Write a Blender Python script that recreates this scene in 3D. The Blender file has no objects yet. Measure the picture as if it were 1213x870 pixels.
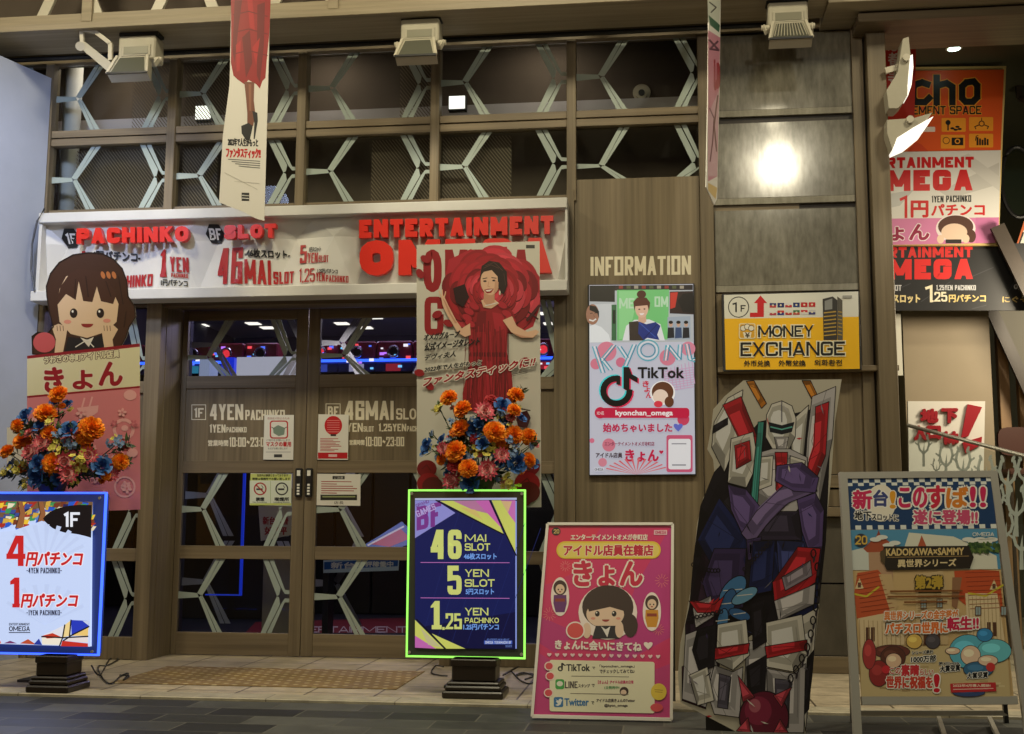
import bpy, bmesh, math, random
from mathutils import Vector, Matrix
random.seed(7)
SC = bpy.context.scene
COL = SC.collection

# ------------------------------------------------------------------ camera
F_PX, IW, IH = 1400.0, 1213.0, 870.0
YAW, TILT, ROLL = 0.1255, 0.131, 0.0042
CAM = Vector((0.0, -10.05, 1.2))
_f = Vector((-math.sin(YAW)*math.cos(TILT), math.cos(YAW)*math.cos(TILT), math.sin(TILT)))
_r = Vector((math.cos(YAW), math.sin(YAW), 0)); _u = _r.cross(_f)
_r, _u = _r*math.cos(ROLL)+_u*math.sin(ROLL), _u*math.cos(ROLL)-_r*math.sin(ROLL)
cd = bpy.data.cameras.new('camera'); cam = bpy.data.objects.new('camera', cd); COL.objects.link(cam)
cd.sensor_fit = 'HORIZONTAL'; cd.sensor_width = 36; cd.lens = F_PX/IW*36; cd.clip_start = 0.05; cd.clip_end = 300
M = Matrix((( _r.x, _u.x, -_f.x, CAM.x), (_r.y, _u.y, -_f.y, CAM.y), (_r.z, _u.z, -_f.z, CAM.z), (0,0,0,1)))
cam.matrix_world = M
SC.camera = cam

# ------------------------------------------------------------------ world, lamps, exposure
wd = bpy.data.worlds.new('World'); SC.world = wd; wd.use_nodes = True
nt = wd.node_tree; bg = nt.nodes['Background']
sky = nt.nodes.new('ShaderNodeTexSky'); sky.sky_type = 'NISHITA'; sky.sun_disc = False
sky.sun_elevation = math.radians(4); sky.sun_rotation = math.radians(200)
nt.links.new(sky.outputs[0], bg.inputs[0]); bg.inputs[1].default_value = 0.012
vs = SC.view_settings; vs.view_transform = 'Standard'; vs.look = 'None'; vs.gamma = 1; vs.use_curve_mapping = False
vs.exposure = 0.0
SC.render.film_transparent = False

def area(name, loc, target, size, power, col, sy=None, spread=180):
    l = bpy.data.lights.new(name, 'AREA'); l.energy = power; l.color = col; l.size = size
    if sy: l.shape = 'RECTANGLE'; l.size_y = sy
    l.spread = math.radians(spread)
    o = bpy.data.objects.new(name, l); COL.objects.link(o); o.location = loc
    o.rotation_euler = (Vector(target)-Vector(loc)).to_track_quat('-Z', 'Y').to_euler()
    return o
def spot(name, loc, target, power, col, angle, blend=0.6, r=0.05):
    l = bpy.data.lights.new(name, 'SPOT'); l.energy = power; l.color = col
    l.spot_size = math.radians(angle); l.spot_blend = blend; l.shadow_soft_size = r
    o = bpy.data.objects.new(name, l); COL.objects.link(o); o.location = loc
    o.rotation_euler = (Vector(target)-Vector(loc)).to_track_quat('-Z', 'Y').to_euler()
    return o
WARM = (1.0, .89, .61)
# lamps of the covered arcade, high above the pavement
for x in (-5.5, -1.5, 3.6):
    area('arcade_lamp', (x, -3.7, 7.2), (x, -3.6, 0), 0.9, 190, WARM)
area('arcade_lamp', (1.49, -4.6, 5.66), (1.1, -1.5, 2.0), .14, 22, (1, .95, .82))
area('arcade_lamp', (-1.0, -11.5, 6.5), (-1.0, -3, 1), 1.5, 80, WARM)
# cool shop light that washes the white side wall
spot('cool_lamp', (-4.6, -3.2, 5.0), (-5.6, -.3, 3.6), 330, (.55, .66, 1.0), 80, .9, .2)
# ------------------------------------------------------------------ helpers
def ray(px, py):
    return (_f*F_PX + _r*(px-IW/2) - _u*(py-IH/2))/F_PX
def at(px, py, Y):                      # the point of the plane y = Y seen at photo position (px, py)
    d = ray(px, py); return CAM + d*((Y-CAM.y)/d.y)
def atz(px, py, z):
    d = ray(px, py); return CAM + d*((z-CAM.z)/d.z)
def hit(px, py, p, n):
    d = ray(px, py); return CAM + d*((p-CAM).dot(n)/d.dot(n))
def S(r, g, b):
    def l(c):
        c /= 255.0
        return c/12.92 if c <= .04045 else ((c+.055)/1.055)**2.4
    return (l(r), l(g), l(b), 1)

MATS = {}
def mat(name, col=None, rough=.5, metal=0, emit=0, spec=.5):
    if name in MATS: return MATS[name]
    m = bpy.data.materials.new(name); m.use_nodes = True; MATS[name] = m
    b = m.node_tree.nodes['Principled BSDF']
    b.inputs['Base Color'].default_value = col; b.inputs['Roughness'].default_value = rough
    b.inputs['Metallic'].default_value = metal; b.inputs['Specular IOR Level'].default_value = spec
    if emit:
        b.inputs['Emission Color'].default_value = col; b.inputs['Emission Strength'].default_value = emit
    return m
def ink(r, g, b, emit=0, rough=.42):    # printed colour (paper or backlit film)
    if emit:
        m = mat('film_%d_%d_%d_%.2f' % (r, g, b, emit), S(r, g, b), .3, 0, emit)
        m.node_tree.nodes['Principled BSDF'].inputs['Base Color'].default_value = tuple(c*.35 for c in S(r, g, b)[:3])+(1,)
        return m
    return mat('ink_%d_%d_%d' % (r, g, b), tuple(.86*c for c in S(r, g, b)[:3])+(1,), rough)

def nodes(m): return m.node_tree.nodes, m.node_tree.links
def grain(name, c1, c2, sc=(30, 30, .9), rough=.5, bump=.08, spec=.4, blotch=.35, metal=0):
    m = mat(name, c1, rough, metal, 0, spec); N, L = nodes(m); b = N['Principled BSDF']
    tc = N.new('ShaderNodeTexCoord'); mp = N.new('ShaderNodeMapping'); mp.inputs['Scale'].default_value = sc
    L.new(tc.outputs['Object'], mp.inputs[0])
    n1 = N.new('ShaderNodeTexNoise'); n1.inputs['Scale'].default_value = 1; n1.inputs['Detail'].default_value = 6; n1.inputs['Roughness'].default_value = .65
    L.new(mp.outputs[0], n1.inputs['Vector'])
    n2 = N.new('ShaderNodeTexNoise'); n2.inputs['Scale'].default_value = .25; n2.inputs['Detail'].default_value = 3
    L.new(mp.outputs[0], n2.inputs['Vector'])
    mx = N.new('ShaderNodeMix'); mx.data_type = 'FLOAT'; mx.inputs[0].default_value = blotch
    L.new(n1.outputs[0], mx.inputs[2]); L.new(n2.outputs[0], mx.inputs[3])
    rp = N.new('ShaderNodeValToRGB'); rp.color_ramp.elements[0].position = .34; rp.color_ramp.elements[1].position = .66
    rp.color_ramp.elements[0].color = c2; rp.color_ramp.elements[1].color = c1
    L.new(mx.outputs[0], rp.inputs[0]); L.new(rp.outputs[0], b.inputs['Base Color'])
    bp = N.new('ShaderNodeBump'); bp.inputs['Strength'].default_value = bump; bp.inputs['Distance'].default_value = .004
    L.new(n1.outputs[0], bp.inputs['Height']); L.new(bp.outputs[0], b.inputs['Normal'])
    return m
def glass(name, tint=(.86, .9, .88, 1), gloss=.5):
    m = bpy.data.materials.new(name); m.use_nodes = True; MATS[name] = m; N, L = nodes(m)
    N.remove(N['Principled BSDF']); out = N['Material Output']
    t = N.new('ShaderNodeBsdfTransparent'); t.inputs[0].default_value = tint
    g = N.new('ShaderNodeBsdfGlossy'); g.inputs['Roughness'].default_value = .02; g.inputs[0].default_value = (1, 1, 1, 1)
    f = N.new('ShaderNodeLayerWeight'); f.inputs[0].default_value = gloss
    mx = N.new('ShaderNodeMixShader')
    L.new(f.outputs['Fresnel'], mx.inputs[0]); L.new(t.outputs[0], mx.inputs[1]); L.new(g.outputs[0], mx.inputs[2]); L.new(mx.outputs[0], out.inputs[0])
    return m
def translucent(name, col, alpha, rough=.5):
    m = mat(name, col, rough); m.node_tree.nodes['Principled BSDF'].inputs['Alpha'].default_value = alpha; return m
def bricks(name, c1, c2, cm, w, h, mortar, off=.5, rough=.5, extra=None, bump=.25, rot=0, freq=2, bias=0.0):
    m = mat(name, c1, rough); N, L = nodes(m); b = N['Principled BSDF']
    tc = N.new('ShaderNodeTexCoord'); mp = N.new('ShaderNodeMapping'); mp.inputs['Rotation'].default_value = (0, 0, rot)
    L.new(tc.outputs['Object'], mp.inputs[0])
    br = N.new('ShaderNodeTexBrick'); br.offset = off; br.offset_frequency = freq; br.inputs['Scale'].default_value = 1
    br.inputs['Color1'].default_value = c1; br.inputs['Color2'].default_value = c2; br.inputs['Mortar'].default_value = cm
    br.inputs['Brick Width'].default_value = w; br.inputs['Row Height'].default_value = h; br.inputs['Mortar Size'].default_value = mortar
    br.inputs['Mortar Smooth'].default_value = .2; br.inputs['Bias'].default_value = bias
    L.new(mp.outputs[0], br.inputs[0])
    n = N.new('ShaderNodeTexNoise'); n.inputs['Scale'].default_value = 6; n.inputs['Detail'].default_value = 8; n.inputs['Roughness'].default_value = .7
    L.new(tc.outputs['Object'], n.inputs['Vector'])
    rp = N.new('ShaderNodeMapRange'); rp.inputs[1].default_value = .3; rp.inputs[2].default_value = .7; rp.inputs[3].default_value = .62; rp.inputs[4].default_value = 1.18
    L.new(n.outputs[0], rp.inputs[0])
    mx = N.new('ShaderNodeMix'); mx.data_type = 'RGBA'; mx.blend_type = 'MULTIPLY'; mx.inputs[0].default_value = 1
    L.new(br.outputs['Color'], mx.inputs[6]); L.new(rp.outputs[0], mx.inputs[7]); L.new(mx.outputs[2], b.inputs['Base Color'])
    r2 = N.new('ShaderNodeMapRange'); r2.inputs[3].default_value = rough-.12; r2.inputs[4].default_value = rough+.15
    L.new(n.outputs[0], r2.inputs[0]); L.new(r2.outputs[0], b.inputs['Roughness'])
    sb = N.new('ShaderNodeMath'); sb.operation = 'SUBTRACT'; L.new(n.outputs[0], sb.inputs[0]); sb.inputs[0].default_value = 1
    ad = N.new('ShaderNodeMath'); ad.operation = 'MULTIPLY_ADD'; L.new(br.outputs['Fac'], ad.inputs[0]); ad.inputs[1].default_value = -1.0
    ml = N.new('ShaderNodeMath'); ml.operation = 'MULTIPLY'; ml.inputs[1].default_value = .25; L.new(n.outputs[0], ml.inputs[0]); L.new(ml.outputs[0], ad.inputs[2])
    bp = N.new('ShaderNodeBump'); bp.inputs['Strength'].default_value = bump; bp.inputs['Distance'].default_value = .01
    L.new(ad.outputs[0], bp.inputs['Height']); L.new(bp.outputs[0], b.inputs['Normal'])
    return m

class MB:
    def __init__(s): s.v = []; s.f = []; s.m = []; s.mats = []
    def mi(s, m):
        if m not in s.mats: s.mats.append(m)
        return s.mats.index(m)
    def add(s, vs, fs, m):
        k = len(s.v); s.v += [Vector(v) for v in vs]; i = s.mi(m)
        for f in fs: s.f.append([k+j for j in f]); s.m.append(i)
        return s
    def box(s, x0, x1, y0, y1, z0, z1, m, bev=0):
        if x0 > x1: x0, x1 = x1, x0
        if y0 > y1: y0, y1 = y1, y0
        if z0 > z1: z0, z1 = z1, z0
        b = min(bev, (x1-x0)/3, (y1-y0)/3, (z1-z0)/3)
        if b <= 0:
            return s.add([(x, y, z) for x in (x0, x1) for y in (y0, y1) for z in (z0, z1)],
                  [(0,1,3,2),(4,6,7,5),(0,4,5,1),(2,3,7,6),(0,2,6,4),(1,5,7,3)], m)
        bm = bmesh.new(); bmesh.ops.create_cube(bm, size=1)
        for v in bm.verts: v.co = Vector(((x0+x1)/2+v.co.x*(x1-x0), (y0+y1)/2+v.co.y*(y1-y0), (z0+z1)/2+v.co.z*(z1-z0)))
        bmesh.ops.bevel(bm, geom=bm.edges[:], offset=b, segments=1, affect='EDGES')
        return s.bm(bm, m)
    def bm(s, bm, m):
        bm.verts.index_update(); s.add([v.co.copy() for v in bm.verts], [[v.index for v in f.verts] for f in bm.faces], m); bm.free(); return s
    def prism(s, pts, d, m, m2=None):           # pts: 3D loop, d: extrusion vector
        n = len(pts); d = Vector(d); p = [Vector(q) for q in pts]
        s.add(p, [list(range(n))], m)
        s.add([q+d for q in p], [list(range(n))[::-1]], m2 or m)
        s.add(p+[q+d for q in p], [(i, (i+1) % n, n+(i+1) % n, n+i) for i in range(n)], m2 or m)
        return s
    def bar(s, a, b, w, t, m, up=(0, 0, 1)):    # rectangular bar from a to b
        a = Vector(a); b = Vector(b); d = (b-a).normalized(); up = Vector(up)
        if abs(d.dot(up)) > .98: up = Vector((0, 1, 0))
        x = d.cross(up).normalized()*w/2; y = d.cross(x).normalized()*t/2
        c = [a-x-y, a+x-y, a+x+y, a-x+y]
        return s.prism(c, b-a, m)
    def tube(s, pts, r, m, n=8, caps=True):
        pts = [Vector(p) for p in pts]; rings = []
        for i, p in enumerate(pts):
            d = (pts[min(i+1, len(pts)-1)]-pts[max(i-1, 0)]).normalized()
            up = Vector((0, 0, 1)) if abs(d.z) < .9 else Vector((1, 0, 0))
            x = d.cross(up).normalized(); y = d.cross(x)
            rr = r[i] if isinstance(r, (list, tuple)) else r
            rings.append([p+(x*math.cos(t)+y*math.sin(t))*rr for t in [2*math.pi*k/n for k in range(n)]])
        vs = [q for g in rings for q in g]; fs = []
        for i in range(len(pts)-1):
            for k in range(n): fs.append((i*n+k, i*n+(k+1) % n, (i+1)*n+(k+1) % n, (i+1)*n+k))
        if caps: fs += [tuple(range(n))[::-1], tuple(range((len(pts)-1)*n, len(pts)*n))]
        return s.add(vs, fs, m)
    def disc(s, c, r, n, m, seg=24, d=None):
        c = Vector(c); n = Vector(n).normalized(); up = Vector((0, 0, 1)) if abs(n.z) < .9 else Vector((1, 0, 0))
        x = up.cross(n).normalized(); y = n.cross(x)
        p = [c+(x*math.cos(2*math.pi*k/seg)+y*math.sin(2*math.pi*k/seg))*r for k in range(seg)]
        if d: return s.prism(p, n*(-d), m)
        return s.add(p, [list(range(seg))], m)
    def build(s, name, parent=None, smooth=False):
        me = bpy.data.meshes.new(name); o0 = parent_origin(parent)
        me.from_pydata([tuple(v-o0) for v in s.v], [], s.f)
        for m in s.mats: me.materials.append(m)
        me.polygons.foreach_set('material_index', s.m)
        if smooth: me.polygons.foreach_set('use_smooth', [True]*len(s.f))
        me.update()
        o = bpy.data.objects.new(name, me); COL.objects.link(o)
        if parent: o.parent = parent
        return o
ORG = {}
def parent_origin(p):
    o = Vector((0, 0, 0))
    while p is not None: o = o+Vector(ORG.get(p.name, p.location)); p = p.parent
    return o
def tag(o, label=None, cat=None, group=None, kind=None):
    if label: o['label'] = label
    if cat: o['category'] = cat
    if group: o['group'] = group
    if kind: o['kind'] = kind
    return o
def thing(name, loc, label, cat, group=None):
    o = bpy.data.objects.new(name, None); COL.objects.link(o); o.location = loc; o.empty_display_size = .1
    return tag(o, label, cat, group)

# --- lettering: glyph outlines of Blender's own font, fitted into a box given in photo coordinates
TXT = {}
def glyphs(s):
    if s in TXT: return TXT[s]
    c = bpy.data.curves.new('lettering', 'FONT'); c.body = s; c.size = 1; c.fill_mode = 'FRONT'; c.resolution_u = 2 if len(s) > 3 else 4
    o = bpy.data.objects.new('lettering', c); COL.objects.link(o); bpy.context.view_layer.update()
    ev = o.evaluated_get(bpy.context.evaluated_depsgraph_get()); m = ev.to_mesh()
    v = [(p.co.x, p.co.y) for p in m.vertices]; f = [tuple(p.vertices) for p in m.polygons]
    ev.to_mesh_clear(); bpy.data.objects.remove(o); bpy.data.curves.remove(c)
    x0 = min(p[0] for p in v); x1 = max(p[0] for p in v); y0 = min(p[1] for p in v); y1 = max(p[1] for p in v)
    TXT[s] = ([((a-x0)/(x1-x0), (b-y0)/max(1e-6, y1-y0)) for a, b in v], f); return TXT[s]


# --- block capitals: every letter is a few mitred strokes in a cell, so that stroke width stays even
_Q = 1.0
def _rc(x0, y0, x1, y1, r=.22, cs='1111'):
    p = []; r *= _Q
    for (cx, cy, sx, sy, a0, on) in ((x1, y0, -1, 1, -90, cs[1]), (x1, y1, -1, -1, 0, cs[2]), (x0, y1, 1, -1, 90, cs[3]), (x0, y0, 1, 1, 180, cs[0])):
        if on == '0': p.append((cx, cy)); continue
        for k in range(4):
            a = math.radians(a0+30*k); p.append((cx+sx*r*1.3+r*1.3*math.cos(a), cy+sy*r+r*math.sin(a)))
    return p
def _arc(pts, r=.2):          # round the inner corners of an open polyline
    out = [pts[0]]; r *= _Q
    for a, b, c in zip(pts, pts[1:], pts[2:]):
        a, b, c = Vector(a), Vector(b), Vector(c); u = (a-b); v = (c-b); du, dv = min(r, u.length*.5), min(r, v.length*.5)
        p, q = b+u.normalized()*du, b+v.normalized()*dv
        for k in range(4):
            t = k/3; out.append(tuple(p*(1-t)**2+b*2*t*(1-t)+q*t*t))
    return out+[pts[-1]]
def _font():
  return {   # char: (cell width, [(closed, points)...]); y grows downwards
 'A': (1.05, [(2, [(.5, 0), (0, 1)]), (2, [(.5, 0), (1, 1)]), (0, [(.2, .74), (.8, .74)])]), 'B': (1, [(1, _rc(0, 0, .93, .47, .18, '0110')), (0, [(.6, .48)]+_arc([(.7, .48), (1, .48), (1, 1), (0, 1)])+[(0, .4)])]),
 'C': (1, [(0, _arc([(1, .3), (1, 0), (0, 0), (0, 1), (1, 1), (1, .7)]))]), 'D': (1, [(1, _rc(0, 0, 1, 1, .25, '0110'))]), 'E': (.86, [(0, [(1, 0), (0, 0), (0, 1), (1, 1)]), (0, [(0, .49), (.85, .49)])]),
 'F': (.82, [(0, [(1, 0), (0, 0), (0, 1)]), (0, [(0, .5), (.85, .5)])]), 'G': (1, [(0, _arc([(1, .28), (1, 0), (0, 0), (0, 1), (1, 1), (1, .55)])+[(.55, .55)])]), 'H': (1, [(0, [(0, 0), (0, 1)]), (0, [(1, 0), (1, 1)]), (0, [(0, .5), (1, .5)])]),
 'I': (.0, [(0, [(.5, 0), (.5, 1)])]), 'K': (1, [(0, [(0, 0), (0, 1)]), (2, [(1, 0), (.12, .55)]), (2, [(.3, .4), (1, 1)])]), 'L': (.8, [(0, [(0, 0), (0, 1), (1, 1)])]), 'M': (1.45, [(0, [(0, 0), (0, 1)]), (0, [(1, 0), (1, 1)]), (2, [(0, 0), (.5, .8)]), (2, [(1, 0), (.5, .8)])]),
 'N': (1.1, [(0, [(0, 0), (0, 1)]), (0, [(1, 0), (1, 1)]), (2, [(0, 0), (1, 1)])]), 'O': (1.05, [(1, _rc(0, 0, 1, 1, .36))]), 'P': (.95, [(0, [(0, 1), (0, 0)]+_arc([(.3, 0), (1, 0), (1, .55), (.3, .55)])+[(0, .55)])]),
 'R': (1, [(0, [(0, 1), (0, 0)]+_arc([(.3, 0), (1, 0), (1, .52), (.3, .52)])+[(0, .52)]), (2, [(.45, .5), (1, 1)])]), 'S': (.95, [(0, _arc([(1, .27), (1, 0), (0, 0), (0, .49), (1, .49), (1, 1), (0, 1), (0, .73)], .17))]),
 'T': (.9, [(0, [(0, 0), (1, 0)]), (0, [(.5, 0), (.5, 1)])]), 'U': (1, [(0, _arc([(0, 0), (0, 1), (1, 1), (1, 0)]))]), 'W': (1.5, [(2, [(0, 0), (.25, 1)]), (2, [(.5, .2), (.25, 1)]), (2, [(.5, .2), (.75, 1)]), (2, [(1, 0), (.75, 1)])]), 'X': (1, [(2, [(0, 0), (1, 1)]), (2, [(1, 0), (0, 1)])]), 'Y': (1, [(2, [(0, 0), (.5, .56)]), (2, [(1, 0), (.5, .56)]), (0, [(.5, .5), (.5, 1)])]), 'V': (1, [(2, [(0, 0), (.5, 1)]), (2, [(1, 0), (.5, 1)])]),
 '0': (.9, [(1, _rc(0, 0, 1, 1, .25))]), '1': (.28, [(0, [(-.5, .14), (.75, 0), (.75, 1)])]), '2': (.9, [(0, _arc([(0, .3), (0, 0), (1, 0), (1, .42)])+[(0, 1), (1, 1)])]), '3': (.9, [(0, _arc([(0, .25), (0, 0), (1, 0), (1, .48), (.4, .48)])), (0, _arc([(.4, .5), (1, .5), (1, 1), (0, 1), (0, .75)]))]),
 '4': (1, [(2, [(.62, 0), (0, .66)]), (0, [(.78, 0), (.78, 1)]), (0, [(0, .72), (1.1, .72)])]), '5': (.9, [(0, [(.95, 0), (0, 0), (0, .42)]+_arc([(.3, .40), (1, .40), (1, 1), (0, 1), (0, .74)]))]), '6': (.9, [(0, _arc([(1, .27), (1, 0), (0, 0), (0, .7)])), (1, _rc(0, .45, 1, 1, .2))]), '7': (.9, [(0, [(0, 0), (1, 0)]), (2, [(1, 0), (.4, 1)])]),
 '8': (.9, [(1, _rc(.03, 0, .97, .48, .18)), (1, _rc(0, .48, 1, 1, .2))]), '9': (.9, [(1, _rc(0, 0, 1, .55, .2)), (0, _arc([(1, .4), (1, 1), (0, 1), (0, .75)]))]),
 '.': (.0, [(0, [(.5, .93), (.5, 1.05)])]), ':': (.0, [(0, [(.5, .3), (.5, .42)]), (0, [(.5, .82), (.5, .94)])]), '-': (.45, [(0, [(0, .52), (1, .52)])]), '~': (.8, [(0, [(0, .6), (.25, .42), (.75, .6), (1, .42)])]), '!': (.0, [(0, [(.5, 0), (.5, .66)]), (0, [(.5, .92), (.5, 1.04)])]), ' ': (.3, []),
}
BF = _font(); _Q = 0.0; BFS = _font()       # round and square-cornered cuts
def is_block(t): return all(ch in BF for ch in t) and any(ch.isalnum() for ch in t)
def block_strokes(t, x0, y0, x1, y1, th, gap=None, sq=True):
    """quads (four photo points each) of the lettering fitted into the box"""
    th = min(th, (y1-y0)*.36, (x1-x0)/(len(t)*2.75)); g = gap if gap is not None else th*.42
    ws = [BF[c][0] for c in t]; free = (x1-x0)-len(t)*th-g*(len(t)-1); k = free/max(.01, sum(ws))
    if k*.9 < th*.30 and sum(ws) > 0:      # too tight: thinner strokes
        th = (x1-x0)/(len(t)*1.42+.5*sum(ws)) ; g = th*.42; free = (x1-x0)-len(t)*th-g*(len(t)-1); k = free/max(.01, sum(ws))
    quads = []; x = x0
    for c in t:
        w, strokes = BF[c]; cw = w*k
        if sq and cw < 2.4*th and c not in 'BDPR': strokes = BFS[c][1]
        for closed, pts in strokes:
            if closed == 2:                    # slanted stroke, cut level at both ends
                (u0, v0), (u1, v1) = pts; xa, xb, ya, yb = x+th/2+u0*cw, x+th/2+u1*cw, y0+v0*(y1-y0), y0+v1*(y1-y0)
                quads.append((Vector((xa-th/2, ya)), Vector((xa+th/2, ya)), Vector((xb+th/2, yb)), Vector((xb-th/2, yb)))); continue
            P = [Vector((x+th/2+u*cw, y0+th/2+v*(y1-y0-th))) for u, v in pts]
            if c in '1' : P = [Vector((x+th/2+(u if w else .5)*max(cw, th*.6), y0+th/2+v*(y1-y0-th))) for u, v in pts]
            P = [p for i, p in enumerate(P) if i == 0 or (p-P[i-1]).length > 1e-4]; n = len(P)
            if n < 2: continue
            L, R = [], []
            for i in range(n):
                a = P[i-1] if (i > 0 or closed) else None; b = P[(i+1) % n] if (i < n-1 or closed) else None
                d0 = (P[i]-a).normalized() if a is not None else None; d1 = (b-P[i]).normalized() if b is not None else None
                if d0 is None: d0 = d1
                if d1 is None: d1 = d0
                n0, n1 = Vector((-d0.y, d0.x)), Vector((-d1.y, d1.x)); m = n0+n1; m = m.normalized() if m.length > .01 else n0
                s_ = th/2/max(.42, m.dot(n0)); q = P[i].copy()
                if not closed and (i == 0 or i == n-1):     # square ends flush with the cell
                    dd = d1 if i == 0 else d0; ax = abs(dd.y) > abs(dd.x)
                    q = q+(-dd if i == 0 else dd)*(th/2 if (ax and (abs(v_-0) < .01 or abs(v_-1) < .01 for v_ in (0,))) and abs(pts[0 if i == 0 else -1][1]-.5) > .48 else (th/2 if (not ax and (pts[0 if i == 0 else -1][0] in (0, 1))) else 0))
                L.append(q+m*s_); R.append(q-m*s_)
            for i in range(n if closed else n-1):
                j = (i+1) % n; quads.append((L[i], L[j], R[j], R[i]))
        x += cw+th+g if not (c == '1') else max(cw, th*.6)+th+g
    if quads:                                  # fit exactly
        xs = [p.x for q in quads for p in q]; a, b_ = min(xs), max(xs); f = (x1-x0)/(b_-a)
        ys = [p.y for q in quads for p in q]; e, h_ = min(ys), max(ys); fy = (y1-y0)/(h_-e) if len(t) > 1 or t not in '.-' else 1
        quads = [tuple(Vector((x0+(p.x-a)*f, y0+(p.y-e)*fy)) for p in q) for q in quads]
    return quads

class Sheet:
    """flat print on the plane through p with normal n (towards the viewer); coordinates are photo coordinates, optionally of a zoomed view"""
    DZ = .00006
    def __init__(s, p, n=(0, -1, 0), zoom=(0, 0, 1), emit=0, lift=0.0):
        s.p = Vector(p); s.n = Vector(n).normalized(); s.mb = MB(); s.k = 1; s.z(*zoom); s.emit = emit; s.lift = lift
    def z(s, ox, oy, sc): s.ox, s.oy, s.sc = ox, oy, sc; return s
    def pt(s, x, y, k=None):
        return hit(s.ox+x*s.sc, s.oy+y*s.sc, s.p, s.n)+s.n*(s.lift+s.DZ*(s.k if k is None else k))
    def c(s, c): return c if not isinstance(c, tuple) else ink(*c, emit=s.emit)
    def poly(s, pts, c):
        s.mb.add([s.pt(*q) for q in pts], [list(range(len(pts)))], s.c(c)); s.k += 1; return s
    def rect(s, x0, y0, x1, y1, c, sl=0): return s.poly([(x0, y0), (x1, y0+sl), (x1, y1+sl), (x0, y1)], c)
    def rrect(s, x0, y0, x1, y1, r, c, sl=0):
        p = []
        for cx, cy, a0 in ((x1-r, y0+r, -90), (x1-r, y1-r, 0), (x0+r, y1-r, 90), (x0+r, y0+r, 180)):
            for k in range(6):
                a = math.radians(a0+k*18); x = cx+r*math.cos(a); p.append((x, cy+r*math.sin(a)+sl*(x-x0)/(x1-x0)))
        return s.poly(p, c)
    def ell(s, cx, cy, rx, ry, c, rot=0, n=28, a0=0, a1=360):
        ca, sa = math.cos(math.radians(rot)), math.sin(math.radians(rot)); p = []
        full = (a1-a0 >= 360)
        for k in range(n if full else n+1):
            t = math.radians(a0+(a1-a0)*k/n); x, y = rx*math.cos(t), ry*math.sin(t); p.append((cx+x*ca-y*sa, cy+x*sa+y*ca))
        return s.poly(p, c)
    def line(s, pts, w, c, close=False):
        pts = list(pts)+([pts[0]] if close else [])
        for (x0, y0), (x1, y1) in zip(pts, pts[1:]):
            l = math.hypot(x1-x0, y1-y0) or 1; dx, dy = (x1-x0)/l*w/2, (y1-y0)/l*w/2
            s.mb.add([s.pt(x0-dy-dx*.6, y0+dx-dy*.6), s.pt(x1-dy+dx*.6, y1+dx+dy*.6), s.pt(x1+dy+dx*.6, y1-dx+dy*.6), s.pt(x0+dy-dx*.6, y0-dx-dy*.6)], [(0,1,2,3)], s.c(c)); s.k += .25
        s.k += 1; return s
    def ring(s, cx, cy, r, w, c, n=32, ry=None):
        return s.line([(cx+r*math.cos(2*math.pi*k/n), cy+(ry or r)*math.sin(2*math.pi*k/n)) for k in range(n)], w, c, True)
    def block(s, t, x0, y0, x1, y1, c, th, sl=0, sh=0, rot=0, grow=0, sq=True):
        m = s.c(c); ca, sa = math.cos(math.radians(rot)), math.sin(math.radians(rot)); mx, my = (x0+x1)/2, (y0+y1)/2; h = y1-y0
        for i, q in enumerate(block_strokes(t, x0, y0, x1, y1, th, None, sq)):
            P = []
            for p in q:
                x = p.x+sh*((y1-p.y)/h-.5)*h; y = p.y+sl*(p.x-x0)/(x1-x0)
                if rot: x, y = mx+(x-mx)*ca-(y-my)*sa, my+(x-mx)*sa+(y-my)*ca
                P.append((x, y))
            if grow:
                gx, gy = sum(p[0] for p in P)/4, sum(p[1] for p in P)/4
                P = [(x+math.copysign(grow, x-gx), y+math.copysign(grow, y-gy)) for x, y in P]
            s.mb.add([s.pt(x, y, s.k+(i % 7)*.12) for x, y in P], [(0, 1, 2, 3)], m)
        s.k += 1.2; return s
    def text(s, t, x0, y0, x1, y1, c, b=0, sl=0, sh=0, out=None, ow=0, rot=0, th=None, raw=False):
        h = y1-y0
        if is_block(t):
            sq = th is None; th = th or h*(.13+.045*min(1, b/(.07*h+.01)))
            if out is not None: s.block(t, x0, y0, x1, y1, out, th, sl, sh, rot, ow, sq)
            return s.block(t, x0, y0, x1, y1, c, th, sl, sh, rot, 0, sq)
        if not raw: b = min(b, .045*h); ow = min(ow, .085*h)
        if out is not None: s.text(t, x0-ow, y0-ow, x1+ow, y1+ow, out, b+ow, sl, sh, rot=rot, raw=True)
        v, f = glyphs(t); h = y1-y0; m = s.c(c)
        if b > 0:
            n = 8 if b > 1.6 else 4
            offs = [(0, 0)]+[(b*math.cos(2*math.pi*(k+.5)/n), b*math.sin(2*math.pi*(k+.5)/n)) for k in range(n)]
        else: offs = [(0, 0)]
        ca, sa = math.cos(math.radians(rot)), math.sin(math.radians(rot)); mx, my = (x0+x1)/2, (y0+y1)/2
        for i, (dx, dy) in enumerate(offs):
            P = []
            for u, w in v:
                x = x0+b+u*(x1-x0-2*b)+sh*(w-.5)*h+dx; y = y1-b-w*(h-2*b)+sl*u+dy
                if rot: x, y = mx+(x-mx)*ca-(y-my)*sa, my+(x-mx)*sa+(y-my)*ca
                P.append(s.pt(x, y, s.k+i*.12))
            s.mb.add(P, f, m)
        s.k += 1.3; return s
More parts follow.
